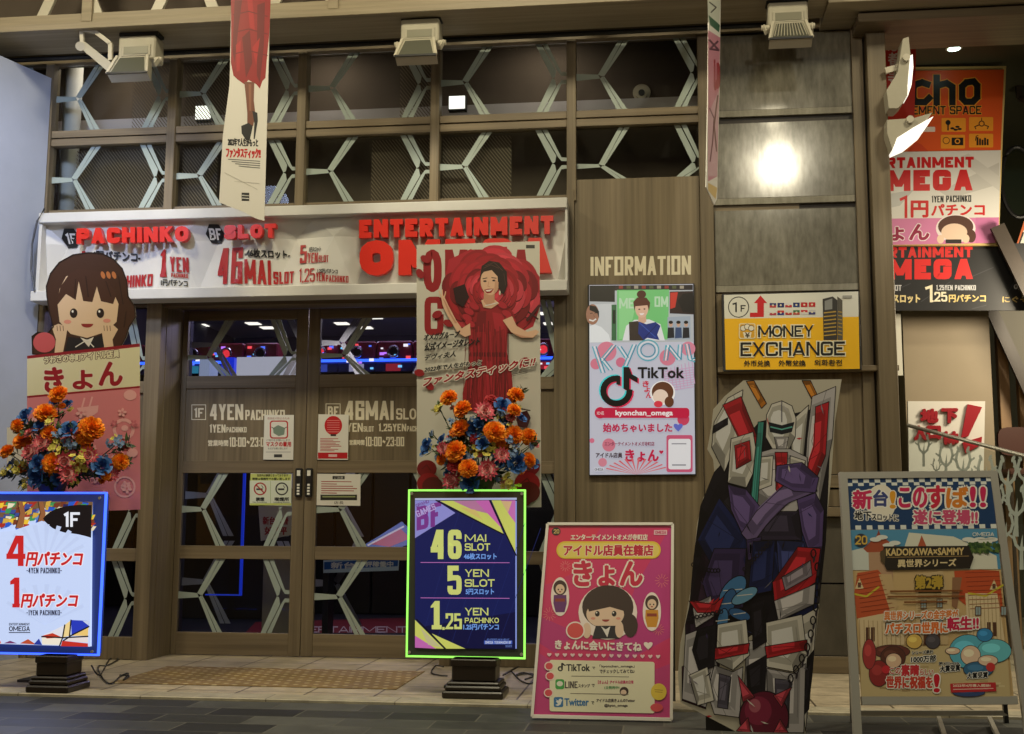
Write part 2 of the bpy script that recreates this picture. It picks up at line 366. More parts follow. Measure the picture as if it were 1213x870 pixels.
    def art(s, pts, c, w=1.4, ol=(24, 20, 28), seed=None):      # illustrated shape: flat tone, light plane, dark plane, panel lines, ink outline
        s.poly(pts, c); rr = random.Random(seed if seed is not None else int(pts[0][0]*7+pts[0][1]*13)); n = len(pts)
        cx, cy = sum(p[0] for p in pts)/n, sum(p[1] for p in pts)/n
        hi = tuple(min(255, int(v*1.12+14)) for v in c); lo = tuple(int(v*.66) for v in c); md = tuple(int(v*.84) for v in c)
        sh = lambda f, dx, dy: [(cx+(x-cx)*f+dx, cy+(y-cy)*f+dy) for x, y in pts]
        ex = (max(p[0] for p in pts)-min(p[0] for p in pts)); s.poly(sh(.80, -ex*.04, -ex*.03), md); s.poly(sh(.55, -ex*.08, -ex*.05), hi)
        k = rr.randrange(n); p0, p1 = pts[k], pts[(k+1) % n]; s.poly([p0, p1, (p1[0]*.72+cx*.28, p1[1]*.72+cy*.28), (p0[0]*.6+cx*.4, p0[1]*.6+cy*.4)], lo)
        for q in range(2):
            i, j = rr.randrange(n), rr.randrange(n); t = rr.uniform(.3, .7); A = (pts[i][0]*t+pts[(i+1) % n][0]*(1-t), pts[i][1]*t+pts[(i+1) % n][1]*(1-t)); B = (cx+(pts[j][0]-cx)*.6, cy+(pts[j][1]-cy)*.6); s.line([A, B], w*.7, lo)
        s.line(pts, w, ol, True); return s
    def slab(s, pts, t, m, edge=None):           # solid board under the print
        p = [s.pt(x, y, 0) for x, y in pts]; s.mb.prism(p, -s.n*t, m, edge or m); return s
    def build(s, name, parent=None): return s.mb.build(name, parent)

def letters3d(mb, t, zoomf, x0, y0, x1, y1, Y, depth, m, b=0, sl=0, sh=0):
    """raised letters standing proud of a sign, fitted into a photo box on the plane y = Y"""
    if is_block(t):
        for i, q in enumerate(block_strokes(t, x0, y0, x1, y1, b*2, None, False)):
            A = []
            for p in q:
                w = at(zoomf[0]+p.x*zoomf[2], zoomf[1]+(p.y+sl*(p.x-x0)/(x1-x0))*zoomf[2], Y); A.append(w+Vector((0, -.0005*(i % 7), 0)))
            mb.prism(A, (0, depth, 0), m)
        return
    v, f = glyphs(t); h = y1-y0; n = 8
    offs = [(0, 0)]+[(b*math.cos(2*math.pi*(k+.5)/n), b*math.sin(2*math.pi*(k+.5)/n)) for k in range(n)] if b else [(0, 0)]
    cnt = {}
    for g in f:
        for i in range(len(g)):
            a, c = g[i], g[(i+1) % len(g)]; cnt[(a, c)] = 1
    edges = [(a, c) for (a, c) in cnt if (c, a) not in cnt]
    for i, (dx, dy) in enumerate(offs):
        A = []; Bk = []
        for u, w in v:
            x = x0+b+u*(x1-x0-2*b)+sh*(w-.5)*h+dx; y = y1-b-w*(h-2*b)+sl*u+dy
            q = at(zoomf[0]+x*zoomf[2], zoomf[1]+y*zoomf[2], Y); A.append(q+Vector((0, -.0004*i, 0))); Bk.append(q+Vector((0, depth, 0)))
        mb.add(A, f, m); k = len(A)
        mb.add(A+Bk, [(a, c, k+c, k+a) for a, c in edges], m)
# ------------------------------------------------------------------ shared materials
WOOD = grain('wood_vertical', (.218, .170, .104, 1), (.108, .082, .048, 1), (30, 30, .6), .5, .12, .4, .45)
WOODH = grain('wood_horizontal', (.235, .182, .112, 1), (.125, .094, .057, 1), (.7, 30, 30), .5, .12, .4, .45)
WOODD = grain('wood_dark_groove', (.04, .03, .022, 1), (.025, .02, .015, 1), (26, 26, .7))
STONE = grain('brushed_stone_panel', (.38, .355, .29, 1), (.20, .185, .145, 1), (26, 26, 8), .17, .035, .8, .5, .45)
STONER = grain('matt_stone_strip', (.34, .32, .26, 1), (.2, .185, .145, 1), (26, 26, 8), .6, .05, .3, .5)
DARKSTONE = grain('dark_stone_panel', (.10, .088, .068, 1), (.06, .052, .04, 1), (6, 6, 3), .5)
FILM = translucent('frosted_film', (.35, .415, .38, 1), .92, .5)
FILMI = mat('inner_film', (.34, .34, .40, 1), .5)
GLASS = glass('window_glass', (.90, .92, .9, 1), .16)
DGLASS = glass('door_glass', (.84, .88, .88, 1), .14)
BLACK = mat('black_plastic', (.012, .012, .012, 1), .4)
DGREY = mat('dark_grey_metal', (.03, .03, .032, 1), .4)
ALU = mat('brushed_aluminium', (.46, .445, .40, 1), .4, .35)
CREAM = mat('cream_painted_steel', (.50, .46, .36, 1), .42)
WHITEP = grain('white_painted_metal', (.64, .63, .60, 1), (.56, .55, .52, 1), (3, 3, 3), .42, .02)
BROWNW = grain('brown_inner_wall', (.105, .08, .06, 1), (.085, .065, .048, 1), (2, 2, 2), .8)
TILE = bricks('entrance_tile', (.50, .42, .30, 1), (.43, .36, .255, 1), (.085, .066, .042, 1), .5, .42, .008, 0, .38)
PAVER = bricks('dark_paver', (.007, .0075, .009, 1), (.082, .084, .076, 1), (.10, .095, .078, 1), .58, .29, .006, .42, .66, bump=.4)
KERB = bricks('kerb_stone', (.46, .41, .30, 1), (.40, .36, .27, 1), (.2, .17, .12, 1), .9, .5, .005, 0, .45)

def X(px, py, Y): return at(px, py, Y).x
def Z(px, py, Y): return at(px, py, Y).z

# ------------------------------------------------------------------ ground
m = MB(); m.box(-30, 30, -40, -2.02, -.14, -.02, PAVER); tag(m.build('pavement'), kind='structure')
m = MB(); m.box(-12, 9, -2.02, -1.80, -.14, .001, KERB, .006); tag(m.build('kerb'), kind='structure')
m = MB(); m.box(-12, 9, -1.797, 14, -.14, 0, TILE); tag(m.build('entrance_floor'), kind='structure')

# ------------------------------------------------------------------ the shop building
shop = thing('shop_building', (-1.5, 0, 0), 'pachinko shop front of brown wood panels, hexagon patterned windows and double doors', 'building')
XL = -7.2
zt0, zt1 = Z(500, 40, 0), Z(500, 57, 0)            # head rail
zm0, zm1 = Z(500, 139, 0), Z(500, 157.5, 0)        # middle rail
zb = Z(500, 238, 0)                                # bottom of the upper glazing
mull = [X(57.5, 150, 0), X(204, 150, 0), X(357.5, 150, 0), X(515.5, 150, 0), X(677, 150, 0), X(843, 150, 0)]
mull = [2*mull[0]-mull[1]] + mull
MW = .082
z5 = Z(760, 211, 0)                                 # bottom of the last window, above the information panel
fr = MB()
for i, x in enumerate(mull):
    fr.box(x-MW/2, x+MW/2, -.03, .10, zb-.05 if i < 6 else z5, zt1, WOOD, .004)
for i in range(6):
    a, b = mull[i]+MW/2, mull[i+1]-MW/2
    fr.box(a, b, -.012, .09, zm1, zm1+(zm0-zm1)*.46, WOODH, .003)
    fr.box(a, b, -.012, .09, zm1+(zm0-zm1)*.54, zm0, WOODH, .003)
    fr.box(a, b, .02, .07, zm1+(zm0-zm1)*.44, zm1+(zm0-zm1)*.56, WOODD)
fr.box(mull[0]-MW, mull[-1]+MW/2, -.026, .10, zt1+.002, zt1+.055, WOODH, .003)
fr.box(mull[0]-MW, mull[-1]+MW/2, -.008, .10, zt1+.065, zt0+.05, WOODH, .003)
fr.box(mull[0]-MW, mull[-1]+MW/2, .03, .09, zt1+.045, zt1+.075, WOODD)
fr.build('window_frame', shop)

def film(mb, x0, x1, z0, z1, Y, m, jl=.5, left=True, right=True, up=True, th=.002):
    w, h = x1-x0, z1-z0
    def P(u, v): return (x0+u*w, Y, z0+v*h)
    def poly(pts):
        mb.prism([P(*p) for p in pts], (0, th, 0), m)
    a = w*.042/ w
    if left:
        poly([(0, jl+.035*1.4), (.17, jl+.028), (.185, jl-.028), (0, jl-.035*1.4)])
        poly([(.17, jl+.028), (.33, 1), (.365, 1), (.205, jl)]); poly([(.208, jl+.01), (.372, 1), (.415, 1), (.215, jl-.004)])
        poly([(.185, jl-.03), (.32, 0), (.355, 0), (.205, jl-.002)]); poly([(.21, jl-.012), (.362, 0), (.405, 0), (.215, jl+.004)])
    if right:
        poly([(.935, jl+.012), (.97, jl+.03), (1, jl+.03), (1, jl+.085), (.945, jl+.085), (.918, jl+.1), (.90, jl+.2), (.845, 1), (.815, 1)][::1] if False else [(1, jl+.03), (1, jl+.08), (.955, jl+.085), (.845, 1), (.805, 1), (.925, jl+.10), (.955, jl+.03)])
        poly([(.905, jl+.02), (.915, jl+.11), (.795, 1), (.75, 1), (.885, jl)])
        poly([(1, jl-.03), (1, jl-.08), (.955, jl-.085), (.845, 0), (.805, 0), (.925, jl-.10), (.955, jl-.03)])
        poly([(.905, jl-.02), (.915, jl-.11), (.795, 0), (.75, 0), (.885, jl)])
for i in range(6):
    for r in range(2):
        a, b = mull[i]+MW/2, mull[i+1]-MW/2
        z0, z1 = (zm0, zt1) if r == 0 else (zm1, zb)
        if i == 5 and r: z1 = z5
        if r: z0, z1 = z1, z0
        z0, z1 = min(z0, z1), max(z0, z1)
        g = MB(); g.box(a, b, .045, .051, z0, z1, GLASS); w = g.build('window', shop)
        f = MB(); film(f, a, b, z0, z1, .040, FILM, .5 if not (i == 5 and r) else .28, True, False); f.build('frosted_film', w); f = MB(); film(f, a, b, z0, z1, .040, FILM, .5 if not (i == 5 and r) else .28, False, True); f.build('frosted_film', w)

# room behind the upper windows
m = MB()
m.box(mull[0]-.2, mull[-1]+.3, .95, 1.05, zb-.3, zt0+.4, BROWNW)
m.box(mull[0]-.2, mull[-1]+.3, .11, .95, zt0+.22, zt0+.30, BROWNW)
m.box(mull[0]-.2, mull[-1]+.3, .11, .95, zb-.2, zb-.12, BROWNW)
m.build('inner_wall', shop)
m = MB(); xc_ = X(84, 160, .45); m.tube([(xc_, .45, zb-.1), (xc_, .45, zt0+.2)], .085, mat('white_column', (.6, .6, .58, 1), .6), 20); m.build('inner_column', shop, True)
for x in (mull[1]+.4, mull[3], mull[5]-.3): area('upper_room_fill', (x, .5, zt0+.2), (x, .75, zb), .3, 5, (1, .86, .7))  # added fill lights that brighten the brown inner wall
MESH = bpy.data.materials.new('wire_mesh'); MESH.use_nodes = True; N, L = nodes(MESH)
b_ = N['Principled BSDF']; b_.inputs['Base Color'].default_value = (.22, .17, .12, 1); b_.inputs['Roughness'].default_value = .5
tc = N.new('ShaderNodeTexCoord'); fac = []
for ang in (math.radians(38),):
    mp = N.new('ShaderNodeMapping'); mp.inputs['Rotation'].default_value = (0, ang, 0); L.new(tc.outputs['Object'], mp.inputs[0])
    wv = N.new('ShaderNodeTexWave'); wv.wave_type = 'BANDS'; wv.bands_direction = 'X'; wv.inputs['Scale'].default_value = 13; L.new(mp.outputs[0], wv.inputs[0])
    gt = N.new('ShaderNodeMath'); gt.operation = 'GREATER_THAN'; gt.inputs[1].default_value = .72; L.new(wv.outputs[1], gt.inputs[0]); fac.append(gt)
mxx = N.new('ShaderNodeMath'); mxx.operation = 'MAXIMUM'; L.new(fac[0].outputs[0], mxx.inputs[0]); mxx.inputs[1].default_value = 0; L.new(mxx.outputs[0], b_.inputs['Alpha'])
for (i, r, u0, u1) in ((1, 1, .15, .98), (1, 0, .62, .98), (2, 0, .0, .62), (2, 1, .0, .3), (3, 1, .5, 1.0), (4, 1, 0, .55), (3, 0, .72, 1)):
    a, b = mull[i]+MW/2, mull[i+1]-MW/2; z0, z1 = ((zm0, zt1), (zb, zm1))[r]
    g = MB(); g.add([(a+u0*(b-a), .16, z0), (a+u1*(b-a), .16, z0), (a+u1*(b-a), .16, z1), (a+u0*(b-a), .16, z1)], [(0,1,2,3)], MESH); g.build('wire_mesh', shop)
# lamps and a smoke detector that show behind the glass
LAMPW = mat('lit_lamp', (1, .97, .9, 1), .4, 0, 1.6)
for (px, py, w, h) in ((240, 133, .15, .13), (541, 121, .15, .12)):
    p = at(px, py, .5)
    t = thing('ceiling_lamp', p, 'square lit lamp glowing behind the window %s' % ('left of the hanging banner' if px < 300 else 'right of the middle floodlight'), 'lamp', 'square lamps behind the upper windows')
    g = MB(); g.box(p.x-w/2-.01, p.x+w/2+.01, .52, .60, p.z-h/2-.01, p.z+h/2+.01, DGREY); g.build('lamp_housing', t)
    g = MB(); g.box(p.x-w/2, p.x+w/2, .505, .519, p.z-h/2, p.z+h/2, LAMPW); g.build('diffuser', t)
p = at(760, 108, .9)
t = thing('smoke_detector', p, 'round cream smoke detector on the brown wall behind the upper window', 'smoke detector')
g = MB(); g.disc((p.x, .94, p.z), .085, (0, -1, 0), CREAM, 24, .05); g.build('base', t)
g = MB(); g.disc((p.x, .90, p.z-.02), .055, (0, -1, 0), CREAM, 20, .05); g.disc((p.x, .88, p.z-.02), .03, (0, -1, 0), DGREY, 16, .03); g.build('sensor', t)

# wooden wall round the doors, at and below the fascia sign
zs0 = Z(350, 351, -.25)                            # underside of the sign
xs0, xs1 = X(40, 351, -.25), X(672, 290, -.25)
YD = .46
xo0, xo1 = X(183, 600, 0), X(522, 600, 0)          # edges of the recess on the front plane
xd0, xd1 = xo0+.004, xo1-.004       # clear width of the door opening
xm = X(361, 560, YD)
zd = [Z(290, y, YD) for y in (366, 379, 445, 460, 546, 560.5, 647, 662.5, 750, 772.5)]
zd[-1] = .005
side = MB()
zf = lambda y: Z(150, y, 0)
xo0, xo1 = X(183, 600, 0), X(522, 600, 0)          # edges of the recess on the front plane
# reveals and lintel
side.box(xo0-.10, xo0-.001, .104, YD+.05, 0, zs0+.1, WOOD, .004)
side.box(xo1+.001, xo1+.10, .104, YD+.05, 0, zs0+.1, WOOD, .004)
side.box(xo0, xo1, .2, YD+.05, zd[0], zs0+.2, WOODH)
side.box(XL, 1.2, .02, .12, zs0-.02, zb+.02, WOODH)
side.build('door_surround', shop)
# sidelights left and right of the doors
def sidelight(x0, x1):
    s = MB(); zz = [zs0+.02, zf(362), zf(452), zf(466), zf(548), zf(562), zf(650), zf(665), zf(755), 0.002]
    s.box(x0, x0+.09, -.02, .1, 0, zz[0], WOOD, .004); s.box(x1-.14, x1, -.02, .1, 0, zz[0], WOOD, .004)
    a, b = x0+.09, x1-.14
    s.box(a, b, .0, .09, zz[1], zz[0], WOODH); s.box(a, b, .0, .09, zz[3], zz[2], WOODH, .003); s.box(a, b, .02, .07, zz[4], zz[3], WOOD)
    s.box(a, b, .0, .09, zz[5], zz[4], WOODH, .003); s.box(a, b, .0, .09, zz[7], zz[6], WOODH, .003); s.box(a, b, .0, .09, zz[9], zz[8], WOOD, .003)
    o = s.build('sidelight', shop)
    for z1, z0, j in ((zz[1], zz[2], .25), (zz[5], zz[6], .5), (zz[7], zz[8], .5)):
        g = MB(); g.box(a, b, .045, .051, z0, z1, DGLASS); g.build('pane', o)
        for lf_ in (True, False):
            f = MB(); film(f, x0+.09 if x0 > -3 else b-1.0, b if x0 < -3 else a+1.0, z0, z1, .040, FILM, j, lf_, not lf_); f.build('frosted_film', o)
sidelight(X(30, 600, 0), xo0-.004); sidelight(xo1+.004, X(676, 600, 0))
# the two door leaves
LETTER = mat('cut_vinyl_cream', S(222, 214, 190), .6)
def door(x0, x1, hs, label):
    d = MB(); st = .10; a, b = x0+(.05 if hs > 0 else st+.01), x1-(st+.01 if hs > 0 else .05)
    Y0, Y1 = YD, YD+.05
    d.box(x0, a, Y0, Y1, zd[9], zd[0]-.01, WOOD, .003); d.box(b, x1, Y0, Y1, zd[9], zd[0]-.01, WOOD, .003)
    for hi, lo in ((0, 1), (2, 3), (4, 5), (6, 7), (8, 9)):
        d.box(a, b, Y0+.003, Y1-.003, zd[lo], zd[hi]-(.01 if hi == 0 else 0), WOODH, .003)
    d.box(a, b, Y0+.015, Y1-.01, zd[4], zd[3], WOOD)
    o = d.build('door', shop); o['label'] = label
    for hi, lo, j in ((1, 2, .34), (5, 6, .5), (7, 8, .5)):
        g = MB(); g.box(a, b, Y0+.022, Y0+.028, zd[lo], zd[hi], DGLASS); g.build('pane', o)
        f = MB(); film(f, a, b, zd[lo], zd[hi], Y0+.018, FILM, j, True, False); f.build('frosted_film', o); f = MB(); film(f, a, b, zd[lo], zd[hi], Y0+.018, FILM, j, False, True); f.build('frosted_film', o)
    hx = (x1-.045) if hs > 0 else (x0+.045)
    h = MB(); z0, z1 = Z(355, 589, YD), Z(355, 555, YD)
    h.box(hx-.033, hx+.033, Y0-.03, Y0-.001, z0, z1, BLACK, .008); h.box(hx-.016, hx+.016, Y0-.033, Y0-.0302, z1-.07, z1-.02, mat('handle_label', S(230, 230, 220), .5))
    for k in range(4): h.box(hx-.012, hx+.012, Y0-.033, Y0-.0302, z0+.02+.027*k, z0+.037+.027*k, mat('handle_label'))
    h.build('handle', o)
    return o
dl = door(xd0, xm-.003, 1, 'left door leaf lettered 4 YEN PACHINKO'); dr = door(xm+.003, xd1, -1, 'right door leaf lettered 46 MAI SLOT')
def vinyl(o, lst):
    s = Sheet((0, YD+.0145, 0)); s.z(180, 340, .2988)
    for a in lst: a(s)
    s.build('vinyl_lettering', o)
bx = lambda x0, y0, x1, y1: (lambda s: s.line([(x0, y0), (x1, y0), (x1, y1), (x0, y1)], 3, LETTER, True))
tx = lambda *a, **k: (lambda s: s.text(a[0], a[1], a[2], a[3], a[4], LETTER, **k))
vinyl(dl, [bx(158, 468, 213, 526), tx('1F', 167, 478, 205, 518, b=3), tx('4YEN', 230, 465, 362, 528, b=3.2), tx('PACHINKO', 370, 488, 527, 528, b=2),
           tx('1YEN', 228, 543, 292, 578, b=2), tx('PACHINKO', 295, 556, 375, 577, b=1), tx('営業時間', 222, 607, 303, 632, b=1), tx('10:00~23:00', 306, 594, 462, 634, b=2.4)])
vinyl(dr, [bx(690, 464, 746, 524), tx('BF', 697, 474, 740, 516, b=3), tx('46MAI', 764, 452, 958, 528, b=4), tx('SLOT', 968, 482, 1075, 526, b=2),
           tx('5YEN', 752, 540, 836, 575, b=2), tx('SLOT', 839, 553, 880, 574, b=1), tx('1.25YEN', 898, 540, 1008, 574, b=2), tx('PACHINKO', 1011, 552, 1090, 573, b=1),
           tx('営業時間', 782, 606, 843, 628, b=1), tx('10:00~23:00', 845, 592, 1000, 632, b=2.4)])

# information panel and the stone panels to its right
xi0, xi1 = X(677, 300, 0)-.02, X(846, 300, 0)
m = MB(); m.box(xi0+.05, xi1-.12, -.006, .12, 0, z5, WOOD); m.box(xi0-.02, xi0+.048, -.035, .12, 0, zb+.05, WOOD, .004); m.build('wood_wall', shop)
m = MB(); m.box(xi1-.115, xi1+.0, -.04, .12, 0, zt1, WOOD, .004); m.build('pillar', shop)
xg0, xg1 = xi1+.01, X(1012, 200, 0)
st = MB()
rows = [(40, 136.5), (144.5, 241), (248, 345)]
for y0, y1 in rows:
    za, zc = Z(930, y0, 0), Z(930, y1, 0)
    st.box(xg0, xg1, .0, .06, zc+.058, za, STONE)
    st.box(xg0, xg1, -.004, .04, zc, zc+.055, STONER)
st.box(xg0-.01, xg1+.01, .03, .08, Z(930, 446, 0), zt1+.1, WOODD)
st.box(xg0, xg1, -.02, .07, Z(930, 37, 0)+.01, zt1+.12, WOODH, .003)
st.build('stone_panel', shop)
lw = MB()
zl = Z(930, 436, 0)
lw.box(xg0, X(1066, 440, -.12), -.10, .1, zl-.045, zl, WOODH, .004)                      # ledge under the exchange sign
lw.box(xg0, xg1, .0, .08, zl, Z(930, 346, 0)-.01, WOOD)
lw.box(xg0, xg1, .004, .08, Z(930, 562, 0), zl-.05, WOOD); lw.box(xg0, xg1, -.01, .08, Z(930, 578, 0), Z(930, 563, 0), WOODH, .003)
lw.box(xg0, xg1, .004, .08, Z(930, 600, 0), Z(930, 580, 0), WOOD); lw.box(xg0, xg1, -.05, .08, Z(930, 612, 0), Z(930, 601, 0), WOODH, .003)
lw.box(xg0, xg1, .012, .08, Z(930, 690, 0), Z(930, 613, 0), DARKSTONE); lw.box(xg0, xg1, .012, .08, Z(930, 776, 0), Z(930, 692, 0), DARKSTONE)
lw.box(xg0, xg1, -.01, .08, 0.002, Z(930, 777, 0), WOODH, .003)
lw.build('lower_panel', shop)
pl = MB()
pl.box(xg1+.003, X(1026, 200, 0), -.03, .1, 0, zt1+.1, WOOD, .004)
xp0, xp1 = X(1028, 100, -.12), X(1056, 250, -.12)
pl.box(xp0, xp1, -.13, .22, 0, zt1+.16, WOOD, .005)
pl.box(X(1026, 200, 0), xp0, .05, .1, 0, zt1+.1, WOODD)
pl.build('pillar', shop)

# ------------------------------------------------------------------ canopy beam with lattice above the shop front
YC = -.70
WOODL = grain('lit_canopy_wood', (.37, .305, .205, 1), (.23, .19, .125, 1), (.8, 26, 26), .5)  # lighter copy of the wood, strong lamp light put into its colour
cp = thing('canopy', (-1.5, YC, Z(300, 30, YC)), 'wooden canopy beam with cut lattice running above the windows', 'canopy')
za, zb_, zc = Z(0, 21, YC), Z(0, 32.5, YC), Z(0, 40.5, YC)
m = MB(); xq = X(985, 20, YC)
m.box(-9, xq, YC, YC+.05, zb_+.004, za, WOODL, .003); m.box(-9, xq, YC-.03, YC+.5, zc, zb_, WOODL, .004)
for px in (104, 395, 690): m.box(X(px-6, 10, YC), X(px+6, 10, YC), YC-.02, YC+.1, zb_+.006, za+.8, WOODL, .003)
m.build('beam', cp)
m = MB(); x = -6.5; lat = WOODH; k = 0
while x < 1.4:
    for dx, sx in ((0, 1), (.52, -1)):
        m.prism([(x+dx, YC+.012, za-.01), (x+dx+.1, YC+.012, za-.01), (x+dx+.1+.22*sx, YC+.012, za+.5), (x+dx+.22*sx, YC+.012, za+.5)], (0, .03, 0), CREAM)
    x += 1.06
m.build('lattice', cp)
m = MB(); m.box(-9, 6, YC+.4, YC+.44, za, za+1.2, BROWNW); m.box(-9, 6, YC+.55, -.05, zc+.1, zc+.16, mat('grey_soffit', (.16, .14, .12, 1), .7))
m.tube([(-9, -.16, zc-.02), (1.1, -.16, zc-.02)], .022, BLACK); m.tube([(-9, -.22, zc+.03), (1.1, -.22, zc+.03)], .015, BLACK)
m.build('soffit', cp)
# header over the side entrance
m = MB(); zh0, zh1 = Z(1100, 25, -.3), Z(1100, -20, -.3)
m.box(xp0-.1, 6, -.35, .3, zh0, zh0+.075, WOODH, .004); m.box(xq, 6, -.55, .3, zh0+.09, zh0+.7, WOODL, .004)
m.build('header', cp)

# ------------------------------------------------------------------ white side wall on the left
BLUEW = grain('blue_lit_plaster', (.40, .43, .52, 1), (.35, .38, .46, 1), (2, 2, 2), .6, .03)  # some blue of the cool light is put into the base colour
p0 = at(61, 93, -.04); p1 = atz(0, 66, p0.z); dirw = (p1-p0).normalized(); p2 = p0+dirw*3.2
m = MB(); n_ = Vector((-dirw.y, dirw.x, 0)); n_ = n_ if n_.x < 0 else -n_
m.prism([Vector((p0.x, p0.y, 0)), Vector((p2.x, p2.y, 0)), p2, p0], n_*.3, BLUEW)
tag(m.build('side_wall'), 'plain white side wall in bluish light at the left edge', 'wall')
# ------------------------------------------------------------------ the long fascia sign
RED3 = mat('red_letter', (.62, .022, .012, 1), .32)
YS = -.25
sg = thing('fascia_sign', (-2.6, YS, zs0), 'long white folded-panel sign with raised red ENTERTAINMENT and PACHINKO letters over the doors', 'sign')
zst, zs1, zs2, zs3 = Z(350, 243.5, YS), Z(350, 255.5, YS), Z(350, 338.5, YS), Z(350, 351, YS)
m = MB(); m.box(xs0, xs1, YS, -.04, zs1, zst, WHITEP, .006); m.build('sign_frame', sg)
m = MB(); m.box(xs0-.03, xs1, YS-.01, -.04, zs3, zs2, WHITEP, .006); m.build('sign_frame', sg)
m = MB(); m.box(xs0+.02, xs1-.01, -.048, -.042, zs2-.02, zs1+.02, WHITEP); m.box(xs0, xs0+.03, YS+.02, -.05, zs2, zs1, WHITEP); m.box(xs1-.02, xs1, YS+.02, -.05, zs2, zs1, WHITEP); m.build('backing', sg)
FACET = mat('folded_white_panel', (.62, .61, .575, 1), .4)
rnd = random.Random(3); d_ = .36; n_c = int((xs1-xs0)/d_)+2; YF = -.165
V = []; rowsz = [zs1-.001, zs1-(zs1-zs2)*.27, zs2+.001]
mb = MB()
def fp(r, i):
    rr = random.Random(r*977+i*31); x = xs0+.02+(i+(.5 if r == 1 else 0))*d_
    x = min(max(x, xs0+.02), xs1-.012)
    dep = [(.0, .012)[i % 2], (.058, .012)[i % 2], (.0, .058)[(i+1) % 2]][r]+rr.uniform(-.005, .005)
    return Vector((x, YF+dep*1.7, rowsz[r]))
for i in range(-1, n_c):
    for tri in ((fp(0, i), fp(1, i-1), fp(1, i)), (fp(0, i), fp(1, i), fp(0, i+1)), (fp(1, i-1), fp(2, i), fp(1, i)), (fp(1, i), fp(2, i), fp(2, i+1))):
        if (tri[1]-tri[0]).cross(tri[2]-tri[0]).length > 1e-5: mb.add(tri, [(0, 1, 2)], FACET)
from mathutils.bvhtree import BVHTree
FOLD = BVHTree.FromPolygons([tuple(v) for v in mb.v], mb.f)
mb.build('folded_panel', sg)
def onto_folds(m_):      # lay flat lettering onto the folded panel
    out = MB(); out.mats = m_.mats
    bm = bmesh.new(); vs_ = [bm.verts.new(v) for v in m_.v]
    for f_, mi_ in zip(m_.f, m_.m):
        try: q_ = bm.faces.new([vs_[i] for i in f_]); q_.material_index = mi_
        except ValueError: pass
    bmesh.ops.triangulate(bm, faces=[f_ for f_ in bm.faces if len(f_.verts) > 4])
    for _ in range(4):
        es = [e_ for e_ in bm.edges if e_.calc_length() > .03]
        if not es: break
        bmesh.ops.subdivide_edges(bm, edges=es, cuts=1, use_grid_fill=True)
    bmesh.ops.triangulate(bm, faces=bm.faces[:])
    for v in bm.verts:
        ys_ = []
        for ox, oz in ((0, 0), (.022, 0), (-.022, 0), (0, .022), (0, -.022)):
            h_ = FOLD.ray_cast(Vector((v.co.x+ox, -1, v.co.z+oz)), Vector((0, 1, 0)))
            if h_[0] is not None: ys_.append(h_[0].y)
        lay = (YF-.016)-v.co.y
        if ys_: v.co.y = min(ys_)-.005-max(0, lay)
    bm.verts.index_update(); out.v = [v.co.copy() for v in bm.verts]
    for f_ in bm.faces: out.f.append([v.index for v in f_.verts]); out.m.append(f_.material_index)
    bm.free(); return out
s = Sheet((0, YF-.016, 0)); RD = (170, 22, 26); BK = (22, 22, 24); WH = (240, 238, 232)
s.z(0, 220, .2989)
def hexa(cx, cy, r): s.poly([(cx+r*math.cos(math.radians(60*k)), cy+r*1.08*math.sin(math.radians(60*k))) for k in range(6)], BK)
hexa(267, 203, 38); s.text('1F', 246, 182, 290, 224, WH, b=3)
onto_folds(s.mb).build('printed_lettering', sg); s.mb = MB(); hexa(842, 185, 37); s.text('BF', 819, 165, 866, 207, WH, b=3)
s.text('4', 300, 254, 328, 360, RD, b=4); s.text('-4円パチンコ-', 348, 254, 538, 294, BK, b=2)
s.text('YEN', 338, 300, 400, 350, RD, b=3); s.text('PACHINKO', 400, 347, 600, 396, RD, b=3.2)
s.poly([(628, 268), (640, 249), (650, 249), (650, 350), (656, 350), (656, 361), (630, 361), (630, 350), (636, 350), (636, 275), (628, 275)], RD)
s.text('YEN', 668, 280, 736, 338, RD, b=4); s.text('PACHINKO', 672, 343, 732, 360, RD, b=1.2); s.text('1円パチンコ', 634, 368, 730, 396, BK, b=1.2)
s.text('46', 852, 240, 958, 388, RD, b=8); s.text('-46枚スロット-', 964, 246, 1137, 282, BK, b=1.6); s.text('MAI', 965, 290, 1062, 386, RD, b=6); s.text('SLOT', 1070, 333, 1156, 382, RD, b=3)
onto_folds(s.mb).build('printed_lettering', sg); s.mb = MB(); s.z(350, 220, .2989)
s.text('5', 9, 228, 38, 303, RD, b=4); s.text('YEN', 42, 262, 85, 303, RD, b=3); s.text('SLOT', 89, 274, 128, 301, RD, b=1.6); s.text('5円スロット', 46, 238, 97, 258, BK, b=.8)
s.text('1.25', 7, 322, 76, 383, RD, b=4); s.text('YEN', 80, 343, 113, 378, RD, b=2); s.text('PACHINKO', 117, 352, 201, 378, RD, b=1.8); s.text('1.25円パチンコ', 85, 327, 162, 346, BK, b=.8)
onto_folds(s.mb).build('printed_lettering', sg)
for (t, z, box, sl, b) in (('PACHINKO', (0, 220, .2989), (303, 170, 747, 231), -10, 9.5), ('SLOT', (0, 220, .2989), (888, 158, 1093, 213), -8, 9),
                     ('ENTERTAINMENT', (350, 220, .2989), (252, 136, 1022, 208), -17, 11), ('OMEGA', (350, 220, .2989), (254, 218, 1016, 357), -12, 25)):
    mb = MB(); letters3d(mb, t, z, *box, YF-.06 if t != 'OMEGA' else YF-.055, .055, RED3, b=b, sl=sl); mb.build('raised_lettering', sg)
